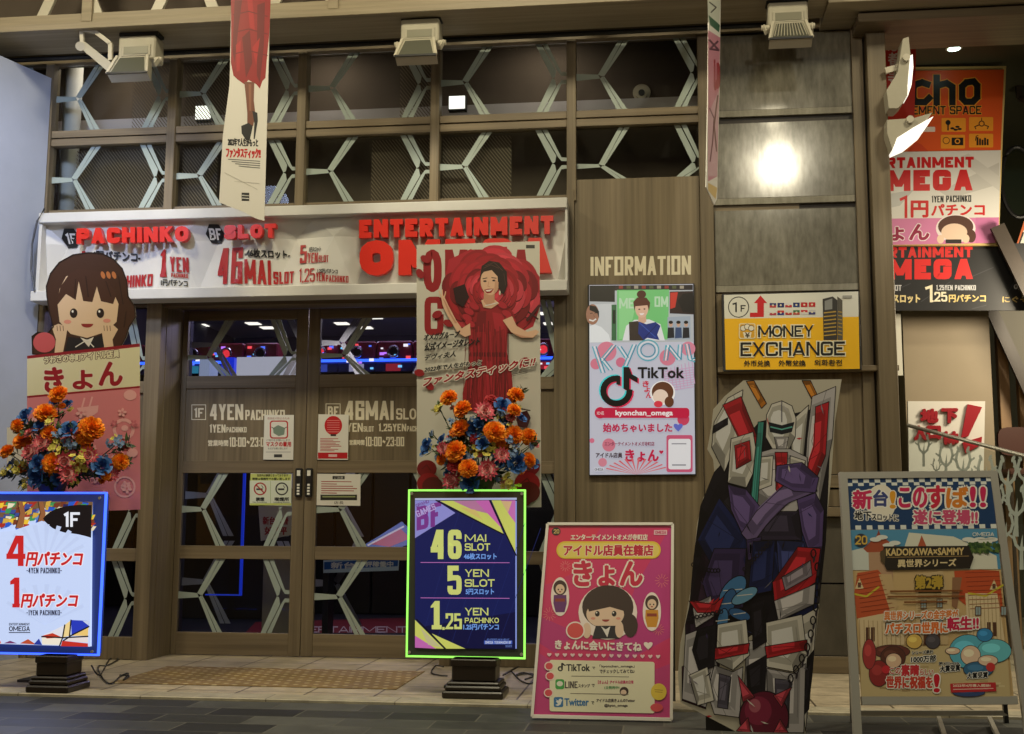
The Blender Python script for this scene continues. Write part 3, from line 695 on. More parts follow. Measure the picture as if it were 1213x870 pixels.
# cable at the left end of the sign
m = MB(); q = [at(x, y, -.27) for x, y in ((53, 247), (44, 262), (38, 290), (37, 320), (41, 345))]; m.tube(q, .009, DGREY)
tag(m.build('power_cable'), 'thin grey cable looping down the left end of the fascia sign', 'cable')

# ------------------------------------------------------------------ information lettering and screen
s = Sheet((0, -.006, 0)); s.text('INFORMATION', 699.5, 304.5, 818.5, 327, LETTER, b=1.1, sl=-1.5)
tag(s.build('wall_lettering'), 'cream INFORMATION lettering on the wood wall above the screen', 'lettering')
E_ = .5
sc = thing('information_screen', at(760, 563, -.05), 'tall lit screen with a clerk photo and pink video app advert on wood wall', 'screen')
s = Sheet((0, -.045, 0), emit=E_)
fr_ = [(696, 337.5), (822.5, 336), (825, 563), (697.5, 564)]
m = MB(); m.prism([at(x, y, -.04) for x, y in fr_], (0, .032, 0), BLACK); m.build('screen_body', sc)
s.z(680, 300, .322)
s.poly([(56, 118), (438, 114), (446, 813), (58, 816)], (206, 208, 226))
# collage of shop photos at the top
s.poly([(57, 120), (437, 116), (439, 326), (57, 330)], (190, 195, 200))
s.poly([(57, 120), (150, 119), (150, 180), (57, 178)], (30, 28, 28)); s.poly([(150, 119), (437, 117), (437, 136), (150, 138)], (45, 38, 40))
for i in range(9): s.rect(165+i*28, 120, 180+i*28, 131, ((150, 60, 50), (90, 95, 60), (170, 160, 140))[i % 3])
s.poly([(57, 190), (145, 186), (145, 328), (57, 330)], (210, 214, 218))
s.poly([(57, 270), (75, 262), (100, 272), (128, 300), (135, 328), (57, 329)], (236, 240, 244)); s.ell(68, 226, 24, 38, (166, 120, 96)); s.poly([(57, 192), (80, 196), (92, 215), (92, 240), (86, 222), (57, 210)], (28, 24, 24)); s.line([(57, 246), (70, 250), (80, 243)], 5, (240, 236, 230)); s.line([(60, 222), (68, 221)], 2.5, (40, 30, 28)); s.line([(76, 221), (86, 220)], 2.5, (40, 30, 28)); s.line([(72, 226), (75, 236)], 2, (130, 90, 70))
s.rect(138, 190, 156, 322, (60, 110, 72)); s.rect(142, 210, 152, 260, (24, 40, 30))
s.poly([(158, 136), (350, 134), (345, 318), (158, 322)], (122, 206, 126)); s.poly([(165, 140), (240, 140), (200, 310), (165, 318)], (150, 222, 150))
s.text('ME', 166, 166, 222, 204, (196, 232, 196), b=3); s.text('OM', 296, 160, 346, 198, (196, 232, 196), b=3)
s.poly([(178, 322), (192, 268), (222, 246), (276, 244), (318, 262), (334, 322)], (236, 238, 242))       # blouse
s.poly([(204, 322), (202, 254), (236, 250), (262, 322)], (58, 48, 44))
s.poly([(240, 190), (262, 190), (266, 252), (252, 262), (236, 252)], (222, 178, 150)); s.ell(249, 204, 24, 34, (232, 190, 164))
s.poly([(222, 214), (218, 180), (232, 164), (266, 164), (280, 182), (276, 214), (270, 192), (226, 196)], (92, 46, 34)); s.ell(248, 152, 17, 15, (84, 42, 32))
s.ell(240, 207, 3.5, 2.4, (50, 30, 28)); s.ell(259, 206, 3.5, 2.4, (50, 30, 28)); s.poly([(240, 222), (259, 221), (254, 228), (245, 229)], (250, 240, 236))
s.poly([(238, 252), (266, 262), (300, 254), (318, 268), (306, 300), (314, 320), (270, 312), (256, 320), (236, 296)], (30, 52, 132)); s.line([(240, 256), (300, 310)], 3, (60, 90, 180)); s.line([(306, 262), (258, 314)], 3, (18, 30, 90))
s.poly([(352, 142), (438, 140), (440, 226), (352, 222)], (52, 36, 34)); s.poly([(354, 146), (382, 144), (372, 200), (354, 206)], (206, 60, 48)); s.poly([(382, 176), (400, 150), (438, 146), (440, 222), (400, 218)], (30, 26, 26))
s.poly([(344, 236), (428, 232), (428, 316), (344, 320)], (168, 180, 194))
for i, x in enumerate((356, 384, 412)): s.ell(x, 262, 7, 10, (206, 168, 146)); s.poly([(x-13, 314), (x-11, 274), (x+11, 274), (x+13, 312)], ((36, 38, 44), (60, 80, 120), (40, 40, 46))[i]); s.ell(x, 255, 8, 6, (30, 24, 22))
# pink advert
for (x, y, r, c) in ((120, 362, 36, (226, 134, 158)), (172, 402, 18, (220, 120, 150)), (80, 408, 20, (222, 128, 152)), (344, 384, 30, (224, 132, 156)), (420, 352, 26, (226, 140, 164)), (128, 706, 24, (222, 128, 150)), (66, 690, 9, (226, 120, 150)), (105, 770, 16, (224, 140, 160)), (402, 612, 22, (214, 70, 104))): s.ell(x, y, r, r, c)
for i in range(9): s.line([(330+i*13, 430-i*4), (340+i*13, 520-i*5)], 2.5, (214, 168, 204)); s.line([(335, 436+i*9), (440, 420+i*9)], 2.5, (214, 168, 204))
for o in (0, 7, 14):
    c = ((84, 180, 196), (236, 240, 244), (60, 150, 176))[o//7]
    s.line([(68+o, 345), (100+o, 440)], 4, c); s.line([(140+o, 340), (95+o, 395)], 4, c); s.line([(95+o, 388), (128+o, 430)], 4, c)
    s.line([(160+o, 345), (186+o, 384)], 4, c); s.line([(215+o, 338), (180+o, 420)], 4, c); s.ring(272, 358, 40-o, 4, c, 28, 38-o)
    s.line([(330+o, 395), (338+o, 340)], 4, c); s.line([(338+o, 340), (380+o, 392)], 4, c); s.line([(380+o, 392), (384+o, 338)], 4, c); s.line([(408+o, 336), (420+o, 392), (444, 400-o)], 4, c)
for dx, dy, c in ((-5, -4, (80, 220, 226)), (5, 4, (230, 50, 90)), (0, 0, (14, 12, 16))):      # musical-note logo
    P = lambda pts: [(x+dx, y+dy) for x, y in pts]
    s.poly(P([(182, 420), (204, 420), (204, 510), (182, 500)]), c); s.poly(P([(203, 420), (212, 446), (234, 458), (234, 478), (204, 462)]), c)
    pts = [(204-48+48*math.cos(math.radians(a)), 508+46*math.sin(math.radians(a))) for a in range(0, 271, 15)]
    s.line(P(pts), 22, c)
    s.poly(P([(156, 462-11), (170, 462-10), (170, 486), (156, 484)]), c)
s.text('TikTok', 234, 420, 405, 462, (14, 12, 16), b=4.5)
s.text('き', 252, 470, 276, 494, (214, 30, 60), b=1.6); s.text('ょ', 258, 494, 280, 512, (214, 30, 60), b=1.6); s.text('ん', 264, 512, 288, 534, (214, 30, 60), b=1.6)
s.ell(326, 515, 46, 44, (255, 252, 250)); s.ell(326, 512, 40, 38, (104, 62, 40)); s.ell(318, 528, 28, 26, (246, 222, 204)); s.ell(310, 556, 16, 12, (230, 60, 80)); s.ell(350, 548, 17, 20, (104, 62, 40))
s.rrect(92, 570, 424, 607, 12, (206, 30, 72)); s.ell(97, 588, 21, 21, (206, 30, 72)); s.text('ID名', 85, 582, 110, 596, (255, 240, 240)); s.text('kyonchan_omega', 152, 578, 364, 604, (250, 244, 246), b=1.4)
s.text('始めちゃいました', 106, 626, 362, 660, (200, 40, 84), b=1.8)
heart = lambda cx, cy, r: [(cx+r*1.0*math.sin(math.radians(a))**3, cy-r*(.82*math.cos(math.radians(a))-.32*math.cos(math.radians(2*a))-.12*math.cos(math.radians(3*a)))) for a in range(0, 360, 15)]
s.poly(heart(383, 640, 17), (104, 116, 214))
s.text('エンターテイメントオメガ寺町店', 112, 694, 296, 710, (150, 70, 96), b=.6); s.text('アイドル店員', 80, 734, 178, 754, (70, 50, 60), b=1); s.text('きょん', 188, 722, 312, 768, (206, 30, 76), b=3); s.poly(heart(321, 732, 8), (206, 30, 76))
s.rrect(340, 670, 436, 806, 8, (212, 92, 128)); s.rrect(347, 684, 429, 796, 8, (240, 240, 246)); s.line([(360, 702), (412, 702)], 4, (150, 150, 160)); s.line([(362, 780), (410, 780)], 5, (150, 150, 160))
s.rect(74, 790, 110, 803, (226, 228, 240)); s.text('OMEGA', 76, 792, 108, 801, (60, 60, 90))
for i in range(12):
    a = math.radians(200+i*12); s.poly([(230, 815), (230+120*math.cos(a), 815+60*math.sin(a)), (230+120*math.cos(a+.07), 815+60*math.sin(a+.07))], (228, 110, 120))
s.build('screen_picture', sc)

# ------------------------------------------------------------------ money exchange sign
YM = -.14
me_ = thing('exchange_sign', at(937, 438, YM), 'yellow and white MONEY EXCHANGE sign board with a red arrow and small flags', 'sign')
m = MB(); a, c = at(856, 348, YM), at(1019, 438.5, YM); x0, x1, z0, z1 = X(856, 393, YM), X(1019.5, 393, YM), Z(937, 439, YM), Z(937, 346.5, YM)
m.box(x0, x1, YM+.002, -.022, z0, z1, DGREY, .004); m.build('sign_box', me_)
s = Sheet((0, YM, 0)); s.z(660, 220, .2989)
s.poly([(661, 434), (1193, 420), (1199, 727), (668, 730)], (236, 236, 226)); s.poly([(663, 528), (1195, 520), (1199, 727), (668, 730)], (255, 198, 26))
s.ring(719, 482, 40, 3.5, BK); s.text('1', 694, 462, 712, 502, BK, b=2.5); s.text('F', 727, 474, 747, 500, BK, b=2)
s.poly([(764, 504), (793, 504), (793, 466), (780, 466), (806, 436), (832, 466), (819, 466), (819, 521), (764, 522)], (214, 24, 34))
fl = [((40, 60, 120), (200, 60, 60)), ((20, 40, 110), (20, 40, 110)), ((230, 230, 235), (200, 40, 50)), ((20, 40, 110), (30, 60, 130)), ((200, 30, 36), (200, 30, 36)), ((206, 30, 40), (206, 30, 40)), ((236, 236, 236), (190, 60, 80)), ((206, 40, 40), (40, 50, 140)), ((230, 230, 230), (200, 50, 50)), ((60, 120, 80), (200, 80, 70)), ((210, 50, 60), (232, 230, 230)), ((210, 210, 210), (60, 60, 130))]
for i, (c1, c2) in enumerate(fl):
    x = 842+(i % 6)*31; y = 466+(i//6)*30-(i % 6)*.6; s.rect(x, y, x+26, y+18, c1); s.rect(x, y+9, x+26, y+18, c2); s.ell(x+13, y+9, 4, 4, (236, 226, 200))
s.poly([(1052, 450), (1092, 440), (1110, 455), (1110, 612), (1056, 612)], (60, 58, 56)); s.poly([(1060, 458), (1090, 448), (1090, 490), (1060, 494)], (150, 152, 150)); s.poly([(1110, 440), (1130, 455), (1132, 612), (1112, 612)], (96, 92, 84))
for i in range(7): s.line([(1058, 505+i*15), (1104, 500+i*15)], 5, (196, 160, 70)); s.line([(1114, 500+i*15), (1128, 503+i*15)], 4, (190, 156, 60))
s.rrect(720, 546, 786, 608, 8, (244, 232, 190)); s.rrect(724, 550, 782, 604, 7, (226, 170, 40))
for (x, y) in ((737, 566), (753, 560), (769, 566)): s.ell(x, y, 13, 11, (246, 240, 222)); s.ring(x, y, 11, 2, (60, 48, 20), 16)
s.poly([(736, 582), (770, 582), (766, 604), (742, 604)], (246, 240, 222)); s.text('¥', 744, 582, 764, 604, (60, 48, 20), b=1.4)
s.text('MONEY', 796, 556, 1016, 602, BK, b=5, sl=-2, out=(246, 240, 210), ow=4); s.text('EXCHANGE', 726, 622, 1140, 678, BK, b=7, sl=-4, out=(246, 240, 210), ow=4)
s.text('外币兑换', 740, 693, 844, 718, BK, b=.8); s.text('外幣兌換', 877, 692, 985, 717, BK, b=.8); s.text('외화환전', 1019, 690, 1129, 715, BK, b=.8)
s.rect(1131, 436, 1168, 446, (170, 170, 165))
s.build('printed_face', me_)

# ------------------------------------------------------------------ notices on the doors
def notice(name, pts, Y, label, draw, cat='notice'):
    o = thing(name, at(sum(p[0] for p in pts)/4, max(p[1] for p in pts), Y), label, cat)
    s = Sheet((0, Y, 0)); s.slab(pts, .002, ink(236, 234, 224)); s.z(180, 340, .2988); draw(s); s.build('printed_sheet', o); return o
Zg = lambda pts: [(180+x*.2988, 340+y*.2988) for x, y in pts]
def d1(s):
    s.text('感染拡大防止のため', 458, 517, 545, 526, (150, 30, 36)); s.rrect(467, 530, 540, 602, 12, (196, 40, 40)); s.rrect(472, 535, 535, 597, 9, (238, 236, 226))
    s.poly([(480, 560), (500, 548), (528, 560), (524, 586), (502, 592), (482, 580)], (130, 150, 134)); s.line([(474, 556), (484, 562)], 3, (90, 100, 90)); s.line([(534, 556), (524, 562)], 3, (90, 100, 90))
    s.text('マスクの着用', 452, 613, 552, 634, (196, 30, 36), b=1.6); s.text('ご協力をお願いします', 454, 604, 548, 612, BK); s.text('を必ずお願い致します', 460, 637, 538, 645, BK); s.line([(452, 655), (550, 655)], 2, (150, 150, 150)); s.rect(484, 664, 516, 676, (60, 60, 60))
notice('mask_notice', Zg([(446, 508), (563, 508), (560, 686), (441, 685)]), YD-.006, 'white notice with a face mask picture taped on the left door', d1)
def d2(s):
    s.ell(719, 550, 35, 38, (206, 24, 36))
    for i in range(6): s.line([(695, 530+i*9), (743, 530+i*9)], 2.4, (236, 150, 150))
    s.rect(708, 584, 730, 592, (60, 50, 50))
    for i in range(9): s.line([(668, 602+i*6), (668+(70, 50, 78, 60, 74, 82, 40, 70, 55)[i], 602+i*6)], 2.4, (190, 50, 56))
    s.rect(658, 657, 775, 681, (196, 24, 36)); s.rect(700, 664, 734, 674, (236, 200, 200))
notice('red_circle_notice', Zg([(660, 505), (780, 507), (777, 686), (656, 685)]), YD-.006, 'white notice with a red circle and red footer on the right door', d2)
def d3(s):
    s.poly([(391, 741), (552, 743), (550, 770), (390, 768)], (206, 216, 120)); s.text('当店内は禁煙となっております', 416, 742, 540, 753, BK, b=.5); s.text('喫煙は喫煙所でお願い致します', 398, 756, 548, 767, BK, b=.5)
    s.rect(388, 768, 552, 864, (226, 234, 214)); s.rect(388, 858, 552, 866, (206, 216, 120)); s.rect(469, 770, 471, 858, (170, 190, 120))
    for cx, c in ((429, (180, 40, 40)), (515, (50, 50, 50))): s.ring(cx, 801, 23, 5, c, 28); s.rect(cx-15, 799, cx+10, 806, (50, 50, 50)); s.line([(cx+12, 797), (cx+6, 788)], 2.5, (60, 60, 60))
    s.line([(413, 785), (446, 818)], 5, (180, 40, 40)); s.text('禁煙', 412, 834, 446, 850, BK, b=.8); s.text('喫煙所', 486, 834, 544, 850, BK, b=.8); s.text('No Smoking', 400, 851, 455, 858, BK); s.text('Smoking Room', 482, 852, 546, 859, BK)
notice('smoking_notice', Zg([(391, 739), (554, 742), (552, 868), (387, 865)]), YD+.008, 'pale green no smoking and smoking room notice behind left door glass', d3)
def d4(s):
    s.rect(716, 750, 764, 763, (40, 40, 40)); s.text('ご注意', 722, 752, 758, 761, (230, 230, 220))
    for i, w in enumerate((118, 60, 124, 140, 128, 60)): s.line([(672, 772+i*9), (672+w, 773+i*9)], 3.2, (170, 60, 56))
    s.rect(668, 824, 813, 846, (40, 44, 38)); s.rect(676, 829, 806, 835, (150, 160, 110)); s.text('店長', 722, 850, 760, 862, BK)
notice('caution_notice', Zg([(655, 741), (827, 743), (826, 868), (652, 866)]), YD+.008, 'white caution notice of red lines with a black bar on right door', d4)

# ------------------------------------------------------------------ hanging banners
CLOTHW = ink(226, 222, 214); 
def banner(name, Ypos, pts, label, draw, zoom):
    o = thing(name, at(*pts[0], Ypos), label, 'banner')
    s = Sheet((0, Ypos, 0)); s.slab(pts, .006, CLOTHW); s.z(*zoom); draw(s); s.build('printed_cloth', o); return o, s
YB = -1.0
def db(s):
    DR = (150, 16, 22); DR2 = (112, 12, 18); DR3 = (176, 26, 30)
    s.poly([(915, -8), (1073, -8), (1068, 130), (1058, 230), (1052, 310), (1040, 322), (1030, 352), (1016, 335), (985, 318), (968, 335), (940, 315), (925, 300), (915, 250), (916, 120)], DR)
    for p in ([(930, 0), (960, 0), (945, 110), (930, 250), (922, 200)], [(1020, 20), (1050, 10), (1046, 180), (1030, 330), (1018, 300)], [(960, 150), (990, 120), (1000, 250), (975, 310)]): s.poly(p, DR2)
    for p in ([(980, 0), (1000, 0), (1010, 120), (990, 110)], [(1000, 190), (1030, 150), (1015, 260)], [(935, 180), (955, 160), (950, 280), (938, 285)]): s.poly(p, DR3)
    for y in (60, 130, 215): s.line([(925, y), (985, y-14), (1060, y+6)], 4, DR2)
    s.poly([(968, 325), (1008, 326), (1006, 400), (1012, 450), (1004, 500), (980, 494), (980, 450), (976, 400)], (122, 72, 54)); s.poly([(985, 335), (996, 335), (996, 440), (988, 440)], (150, 96, 74))
    s.poly([(956, 500), (985, 488), (1002, 500), (998, 520), (990, 556), (975, 556), (958, 530)], (30, 30, 34)); s.poly([(1000, 440), (1020, 448), (1022, 480), (1010, 552), (1005, 552), (1008, 490)], (30, 30, 34))
    s.text('2022年で人生がもっと', 902, 546, 1024, 580, BK, b=1.6, sl=4); s.text('ファンタスティック!!', 895, 585, 1034, 626, (196, 24, 30), b=3, sl=4)
    for i in range(4): s.line([(905+i*14, 632+i*9), (1030, 640+i*9)], 3, (90, 90, 88))
    s.rect(958, 765, 988, 797, (50, 50, 50)); s.line([(960, 775), (986, 777)], 3, (220, 220, 214)); s.line([(960, 786), (986, 788)], 3, (220, 220, 214))
    s.line([(890, 685), (1020, 752)], 1.6, (190, 186, 176)); s.line([(930, 720), (1028, 728)], 1.4, (196, 192, 184))
bn, _ = banner('hanging_banner', YB, [(274, -12), (320.5, -12), (318, 80), (313, 262), (303, 259), (288, 251), (259.5, 240), (264, 160), (272, 100)], 'white banner with a red skirt and high heeled leg hanging over the windows', db, (0, 0, .2989))
# second banner, edge-on, hanging square to the facade
YB2 = -1.6
pa, pb = at(837, -14, YB2), at(853.5, -14, YB2)
xa, xb = X(836, 100, -1.75), X(852, 100, -.9)
t = thing('edge_banner', (xa, -1.3, 5.2), 'pink banner seen almost edge-on hanging in front of the stone panels', 'banner')
ptop, pl0, pr0 = None, at(839, 110, -1.75), at(853, 110, -1.05)
nb = Vector((pr0.y-pl0.y, -(pr0.x-pl0.x), 0)).normalized(); nb = nb if nb.y < 0 else -nb
s = Sheet(pl0, nb); s.slab([(840, -14), (854, -14), (852.5, 100), (849.5, 236), (846, 243), (836.5, 222), (838.5, 120)], .006, CLOTHW); s.z(660, 0, .2989)
s.poly([(596, -10), (648, -10), (640, 120), (598, 90)], (206, 210, 196)); s.poly([(600, 60), (645, 100), (642, 130), (606, 100)], (40, 92, 70)); s.line([(604, 10), (630, 30), (610, 50)], 5, (60, 60, 60))
s.poly([(598, 120), (646, 150), (634, 700), (598, 720)], (196, 130, 150)); s.poly([(600, 450), (640, 360), (632, 700), (600, 700)], (206, 166, 178)); s.line([(604, 160), (640, 200), (606, 195), (636, 165)], 8, (90, 50, 70)); s.text('しD', 620, 235, 646, 360, (150, 24, 50), b=3)
s.line([(604, 430), (622, 470), (616, 560), (606, 640)], 5, (110, 60, 70)); s.poly([(598, 725), (634, 745), (628, 790), (598, 755)], (214, 184, 120)); s.line([(636, 380), (622, 500), (632, 600)], 6, (120, 80, 80))
s.build('printed_cloth', t)

# ------------------------------------------------------------------ side entrance: boards, stair side, glass balustrade
YR = 1.3
hb = thing('hanging_board', at(1120, 366, YR), 'stack of orange, white and black shop posters hung in the side entrance', 'sign board')
s = Sheet((0, YR, 0)); m = MB()
m.prism([at(1040, 80, YR+.01), at(1192, 78.5, YR+.01), at(1188, 160, YR+.01), at(1183, 291, YR+.01), at(1040, 291, YR+.01)], (0, .04, 0), ink(226, 200, 130)); m.build('board', hb)
s.z(963, 0, .2139)
OR = (232, 92, 34)
s.poly([(330, 396), (1058, 386), (1040, 832), (330, 842)], OR); s.poly([(330, 700), (600, 800), (640, 840), (330, 842)], (216, 74, 34)); s.poly([(420, 760), (620, 730), (520, 840), (420, 842)], (240, 120, 60))
def oct_c(x0, x1, y0, y1, t, open_=False, out=0, c=BK):
    k = 26; x0 -= out; x1 += out; y0 -= out; y1 += out
    s.line([(x1-t/2, y0+k+t/2)] + [(x1-k-t/2, y0+t/2), (x0+k+t/2, y0+t/2), (x0+t/2, y0+k+t/2), (x0+t/2, y1-k-t/2), (x0+k+t/2, y1-t/2), (x1-k-t/2, y1-t/2), (x1-t/2, y1-k-t/2)] + ([] if open_ else [(x1-t/2, y0+k+t/2)]), t, c)
for c, o in (((246, 170, 50), 5), (BK, 0)):
    t_ = 36+2*o
    s.line([(640, 470), (605, 458), (565, 470), (556, 490), (556, 545), (572, 567), (620, 567), (648, 540)], t_, c)
    s.line([(685, 425), (685, 580)], t_, c); s.line([(690, 475), (740, 462), (772, 482), (772, 578)], t_, c)
    s.line([(826, 480), (850, 458), (890, 452), (910, 475), (910, 540), (885, 565), (845, 565), (826, 545)], t_, c, True)
s.text('AMUSEMENT SPACE', 395, 590, 932, 637, BK, b=5, sl=-3, out=(246, 170, 50), ow=3)
for (x, y) in ((712, 655), (864, 650), (708, 748), (864, 742)): s.rrect(x, y, x+134, y+76, 6, (246, 160, 44))
s.ell(748, 680, 14, 14, BK); s.rect(744, 680, 752, 724, BK)
for (x, y) in ((772, 712), (800, 704), (790, 720), (812, 716)): s.ell(x, y, 12, 6, BK)
s.ring(934, 686, 14, 5, BK, 18); s.line([(934, 655), (934, 672)], 4, BK); s.line([(918, 694), (896, 704), (902, 716)], 5, BK); s.line([(950, 694), (972, 702), (966, 714)], 5, BK)
s.rect(768, 764, 832, 806, BK); s.ell(800, 784, 15, 15, (246, 160, 44)); s.ell(800, 784, 9, 9, BK); s.ring(738, 780, 18, 3, BK, 16)
for i in range(5): s.rect(906+i*14, 762+(i*7 % 18), 916+i*14, 806, BK)
s.line([(900, 780), (904, 756), (914, 752)], 4, BK)
s.rrect(600, 704, 676, 732, 4, (244, 230, 220))
s.z(963, 180, .2139)
s.poly([(330, 4), (1040, -8), (1030, 364), (330, 372)], (226, 224, 220)); s.poly([(700, 220), (1030, 60), (1032, 180), (760, 260)], (204, 202, 198)); s.poly([(860, 10), (1036, 140), (1034, 220), (800, 40)], (212, 210, 206)); s.poly([(330, 250), (560, 210), (480, 300), (330, 330)], (196, 196, 194))
RS = (206, 26, 30)
s.text('ENTERTAINMENT', 190, 34, 890, 94, RS, th=17, sl=-6); s.text('OMEGA', 290, 104, 884, 220, RS, th=37, sl=-5)
s.text('1', 478, 240, 522, 368, RS, b=9); s.text('円', 540, 270, 640, 366, RS, b=8); s.text('パチンコ', 654, 290, 952, 358, RS, b=7, sl=-3); s.text('1YEN PACHINKO', 656, 242, 876, 282, BK, b=3, sl=-4)
s.poly([(330, 372), (1030, 364), (1024, 506), (330, 518)], (214, 130, 178)); s.poly([(900, 365), (1030, 364), (1024, 506), (900, 508)], (204, 118, 170))
s.text('きょん', 300, 398, 645, 494, (150, 24, 70), b=6, out=(244, 226, 236), ow=5)
s.ell(790, 425, 110, 78, (240, 226, 228)); s.ell(790, 415, 98, 62, (84, 48, 36)); s.ell(782, 446, 72, 48, (236, 206, 184)); s.ell(876, 468, 26, 36, (84, 48, 36)); s.rect(734, 486, 822, 508, (40, 36, 36)); s.ell(706, 485, 20, 24, (236, 206, 184)); s.ell(846, 482, 20, 24, (236, 206, 184))
s.poly([(330, 366), (674, 370), (676, 516), (330, 518)][:0] or [(328, 371), (329, 371), (329, 372)], WH)
s.build('printed_posters', hb)
s = Sheet((0, YR+.05, 0)); m2 = MB()
kb = thing('black_poster', at(1130, 366, YR+.05), 'black poster with red lettering below the white poster in the side entrance', 'poster')
s.slab([(1040, 291), (1230, 289), (1230, 368), (1040, 368)], .02, ink(26, 26, 30)); s.z(963, 180, .2139)
s.poly([(330, 520), (1250, 505), (1250, 876), (330, 876)], (24, 24, 28))
for (p, q) in (((600, 830), (760, 720)), ((860, 700), (1000, 640)), ((1060, 820), (1160, 640)), ((880, 870), (960, 850)), ((470, 760), (540, 730))): s.line([p, q], 4, (58, 58, 64))
s.text('ENTERTAINMENT', 210, 530, 884, 588, (214, 40, 40), th=16, sl=-4); s.text('OMEGA', 300, 596, 886, 708, (220, 34, 34), th=36, sl=-3)
s.text('5YEN SLOT', 330, 738, 490, 770, (200, 200, 204), b=3); s.text('スロット', 440, 790, 594, 838, (226, 206, 150), b=5)
s.text('1', 620, 736, 662, 834, (236, 226, 200), b=7); s.text('.25', 658, 776, 744, 832, (236, 226, 200), b=6); s.text('1.25YEN PACHINKO', 682, 736, 902, 768, (206, 206, 210), b=3); s.text('円パチンコ', 752, 790, 958, 834, (226, 200, 130), b=4)
s.text('0円', 1112, 730, 1180, 764, (190, 190, 196), b=2); s.text('にぐそ', 1048, 800, 1190, 836, (206, 180, 110), b=3)
s.build('printed_face', kb)
# red vertical banner behind the wall lamps
YV = .75
rb = thing('red_banner', at(1066, 150, YV), 'red vertical banner with white characters hanging behind the pillar lamps', 'banner')
s = Sheet((0, YV, 0)); s.slab([(1040, 36), (1085.5, 35.5), (1083, 150), (1040, 150)], .006, ink(206, 50, 34)); s.z(963, 0, .2139)
s.text('京', 412, 205, 500, 285, (236, 214, 206), b=2); s.text('都', 415, 292, 498, 365, (236, 214, 206), b=2); s.text('寺', 415, 400, 490, 470, (236, 214, 206), b=2); s.text('町', 415, 500, 490, 570, (236, 214, 206), b=2)
s.build('printed_cloth', rb)
# ------------------------------------------------------------------ side entrance (stair and escalator hall)
GREENC = grain('olive_ceiling', (.075, .075, .045, 1), (.06, .06, .036, 1), (1, 1, 1), .55)
BEIGEW = grain('beige_wall', (.30, .24, .165, 1), (.26, .21, .14, 1), (1.5, 1.5, 1.5), .5, .03)
eh = thing('stair_hall', (2.4, 1.5, 0), 'side entrance hall with olive walls and a beige panel beside the shop pillar', 'building')
zce = Z(1130, 60, 2.6)
m = MB(); m.box(xp1-.05, 7, .32, 7, zh0+.25, zh0+.4, GREENC); m.build('ceiling', eh)
m = MB(); m.box(xp1-.4, 7, 6.4, 6.6, 0, zh0+.25, GREENC); m.box(xp0+.02, xp0+.12, .25, 6.4, 0, zh0+.25, GREENC); m.build('wall', eh)
m = MB(); YBp = 1.7
bx0, bx1 = X(1071, 440, YBp), X(1174.5, 440, YBp)
m.box(bx0, bx1, YBp, YBp+.3, 0, Z(1120, 360, YBp), BEIGEW, .004); m.build('beige_panel', eh)
m = MB(); m.box(X(1061, 400, 1.5), X(1068, 400, 1.5), 1.5, 1.53, Z(1065, 445, 1.5), Z(1065, 372, 1.5), mat('white_edge', (.6, .58, .5, 1), .5)); m.build('white_strip', eh)
pg = at(1130, 58, .5); t = thing('downlight', (X(1130, 58, 2.2), 2.2, zh0+.24), 'small lit greenish downlight in the olive hall ceiling', 'lamp')
m = MB(); pc = atz(1130, 58, zh0+.248); m.disc(pc, .075, (0, 0, -1), CREAM, 24, .02); m.build('rim', t)
m = MB(); m.disc(pc+Vector((0, 0, -.004)), .055, (0, 0, -1), mat('lit_downlight', (.75, 1, .85, 1), .4, 0, 7), 24, .003); m.build('lens', t)
area('hall_fill', (4.1, .1, 3.4), (2.2, 1.6, 2.0), .6, 78, (1, .86, .62))  # unseen fill light added to brighten the posters and the beige panel
# escalator-like stair side running down to the right
es = thing('stair_stringer', at(1190, 330, 1.6), 'dark brown sloping stair side with wooden posts at the right edge', 'stair')
DBR = mat('dark_brown_metal', (.05, .036, .026, 1), .4)
BRS = grain('brown_stringer', (.05, .036, .027, 1), (.034, .025, .018, 1), (4, 4, 4), .45)
m = MB(); a, b = at(1181, 268, 1.22), at(1250, 410, 1.22); m.bar(a, b, .04, .13, BRS); m.build('stringer', es)
m = MB(); a, b = at(1170, 358, 1.95), at(1250, 532, 1.95); m.bar(a, b, .04, .11, BRS); m.build('stringer', es)
m = MB(); m.prism([at(x, y, 2.0) for x, y in ((1176, 366), (1250, 366), (1250, 520))], (0, .05, 0), mat('olive_tan_panel', (.085, .075, .048, 1), .55)); m.build('stair_panel', es)
m = MB(); TAN = grain('tan_wood_post', (.36, .22, .11, 1), (.27, .16, .08, 1), (20, 20, 1), .45)
a, b = at(1181, 400, 2.2), at(1195, 545, 2.2); m.box(a.x, a.x+.10, 2.2, 2.3, 0, Z(1180, 385, 2.2), TAN, .004)
a = at(1206, 440, 2.2); m.box(a.x, a.x+.09, 2.2, 2.3, 0, Z(1206, 440, 2.2), TAN, .004); m.build('post', es)
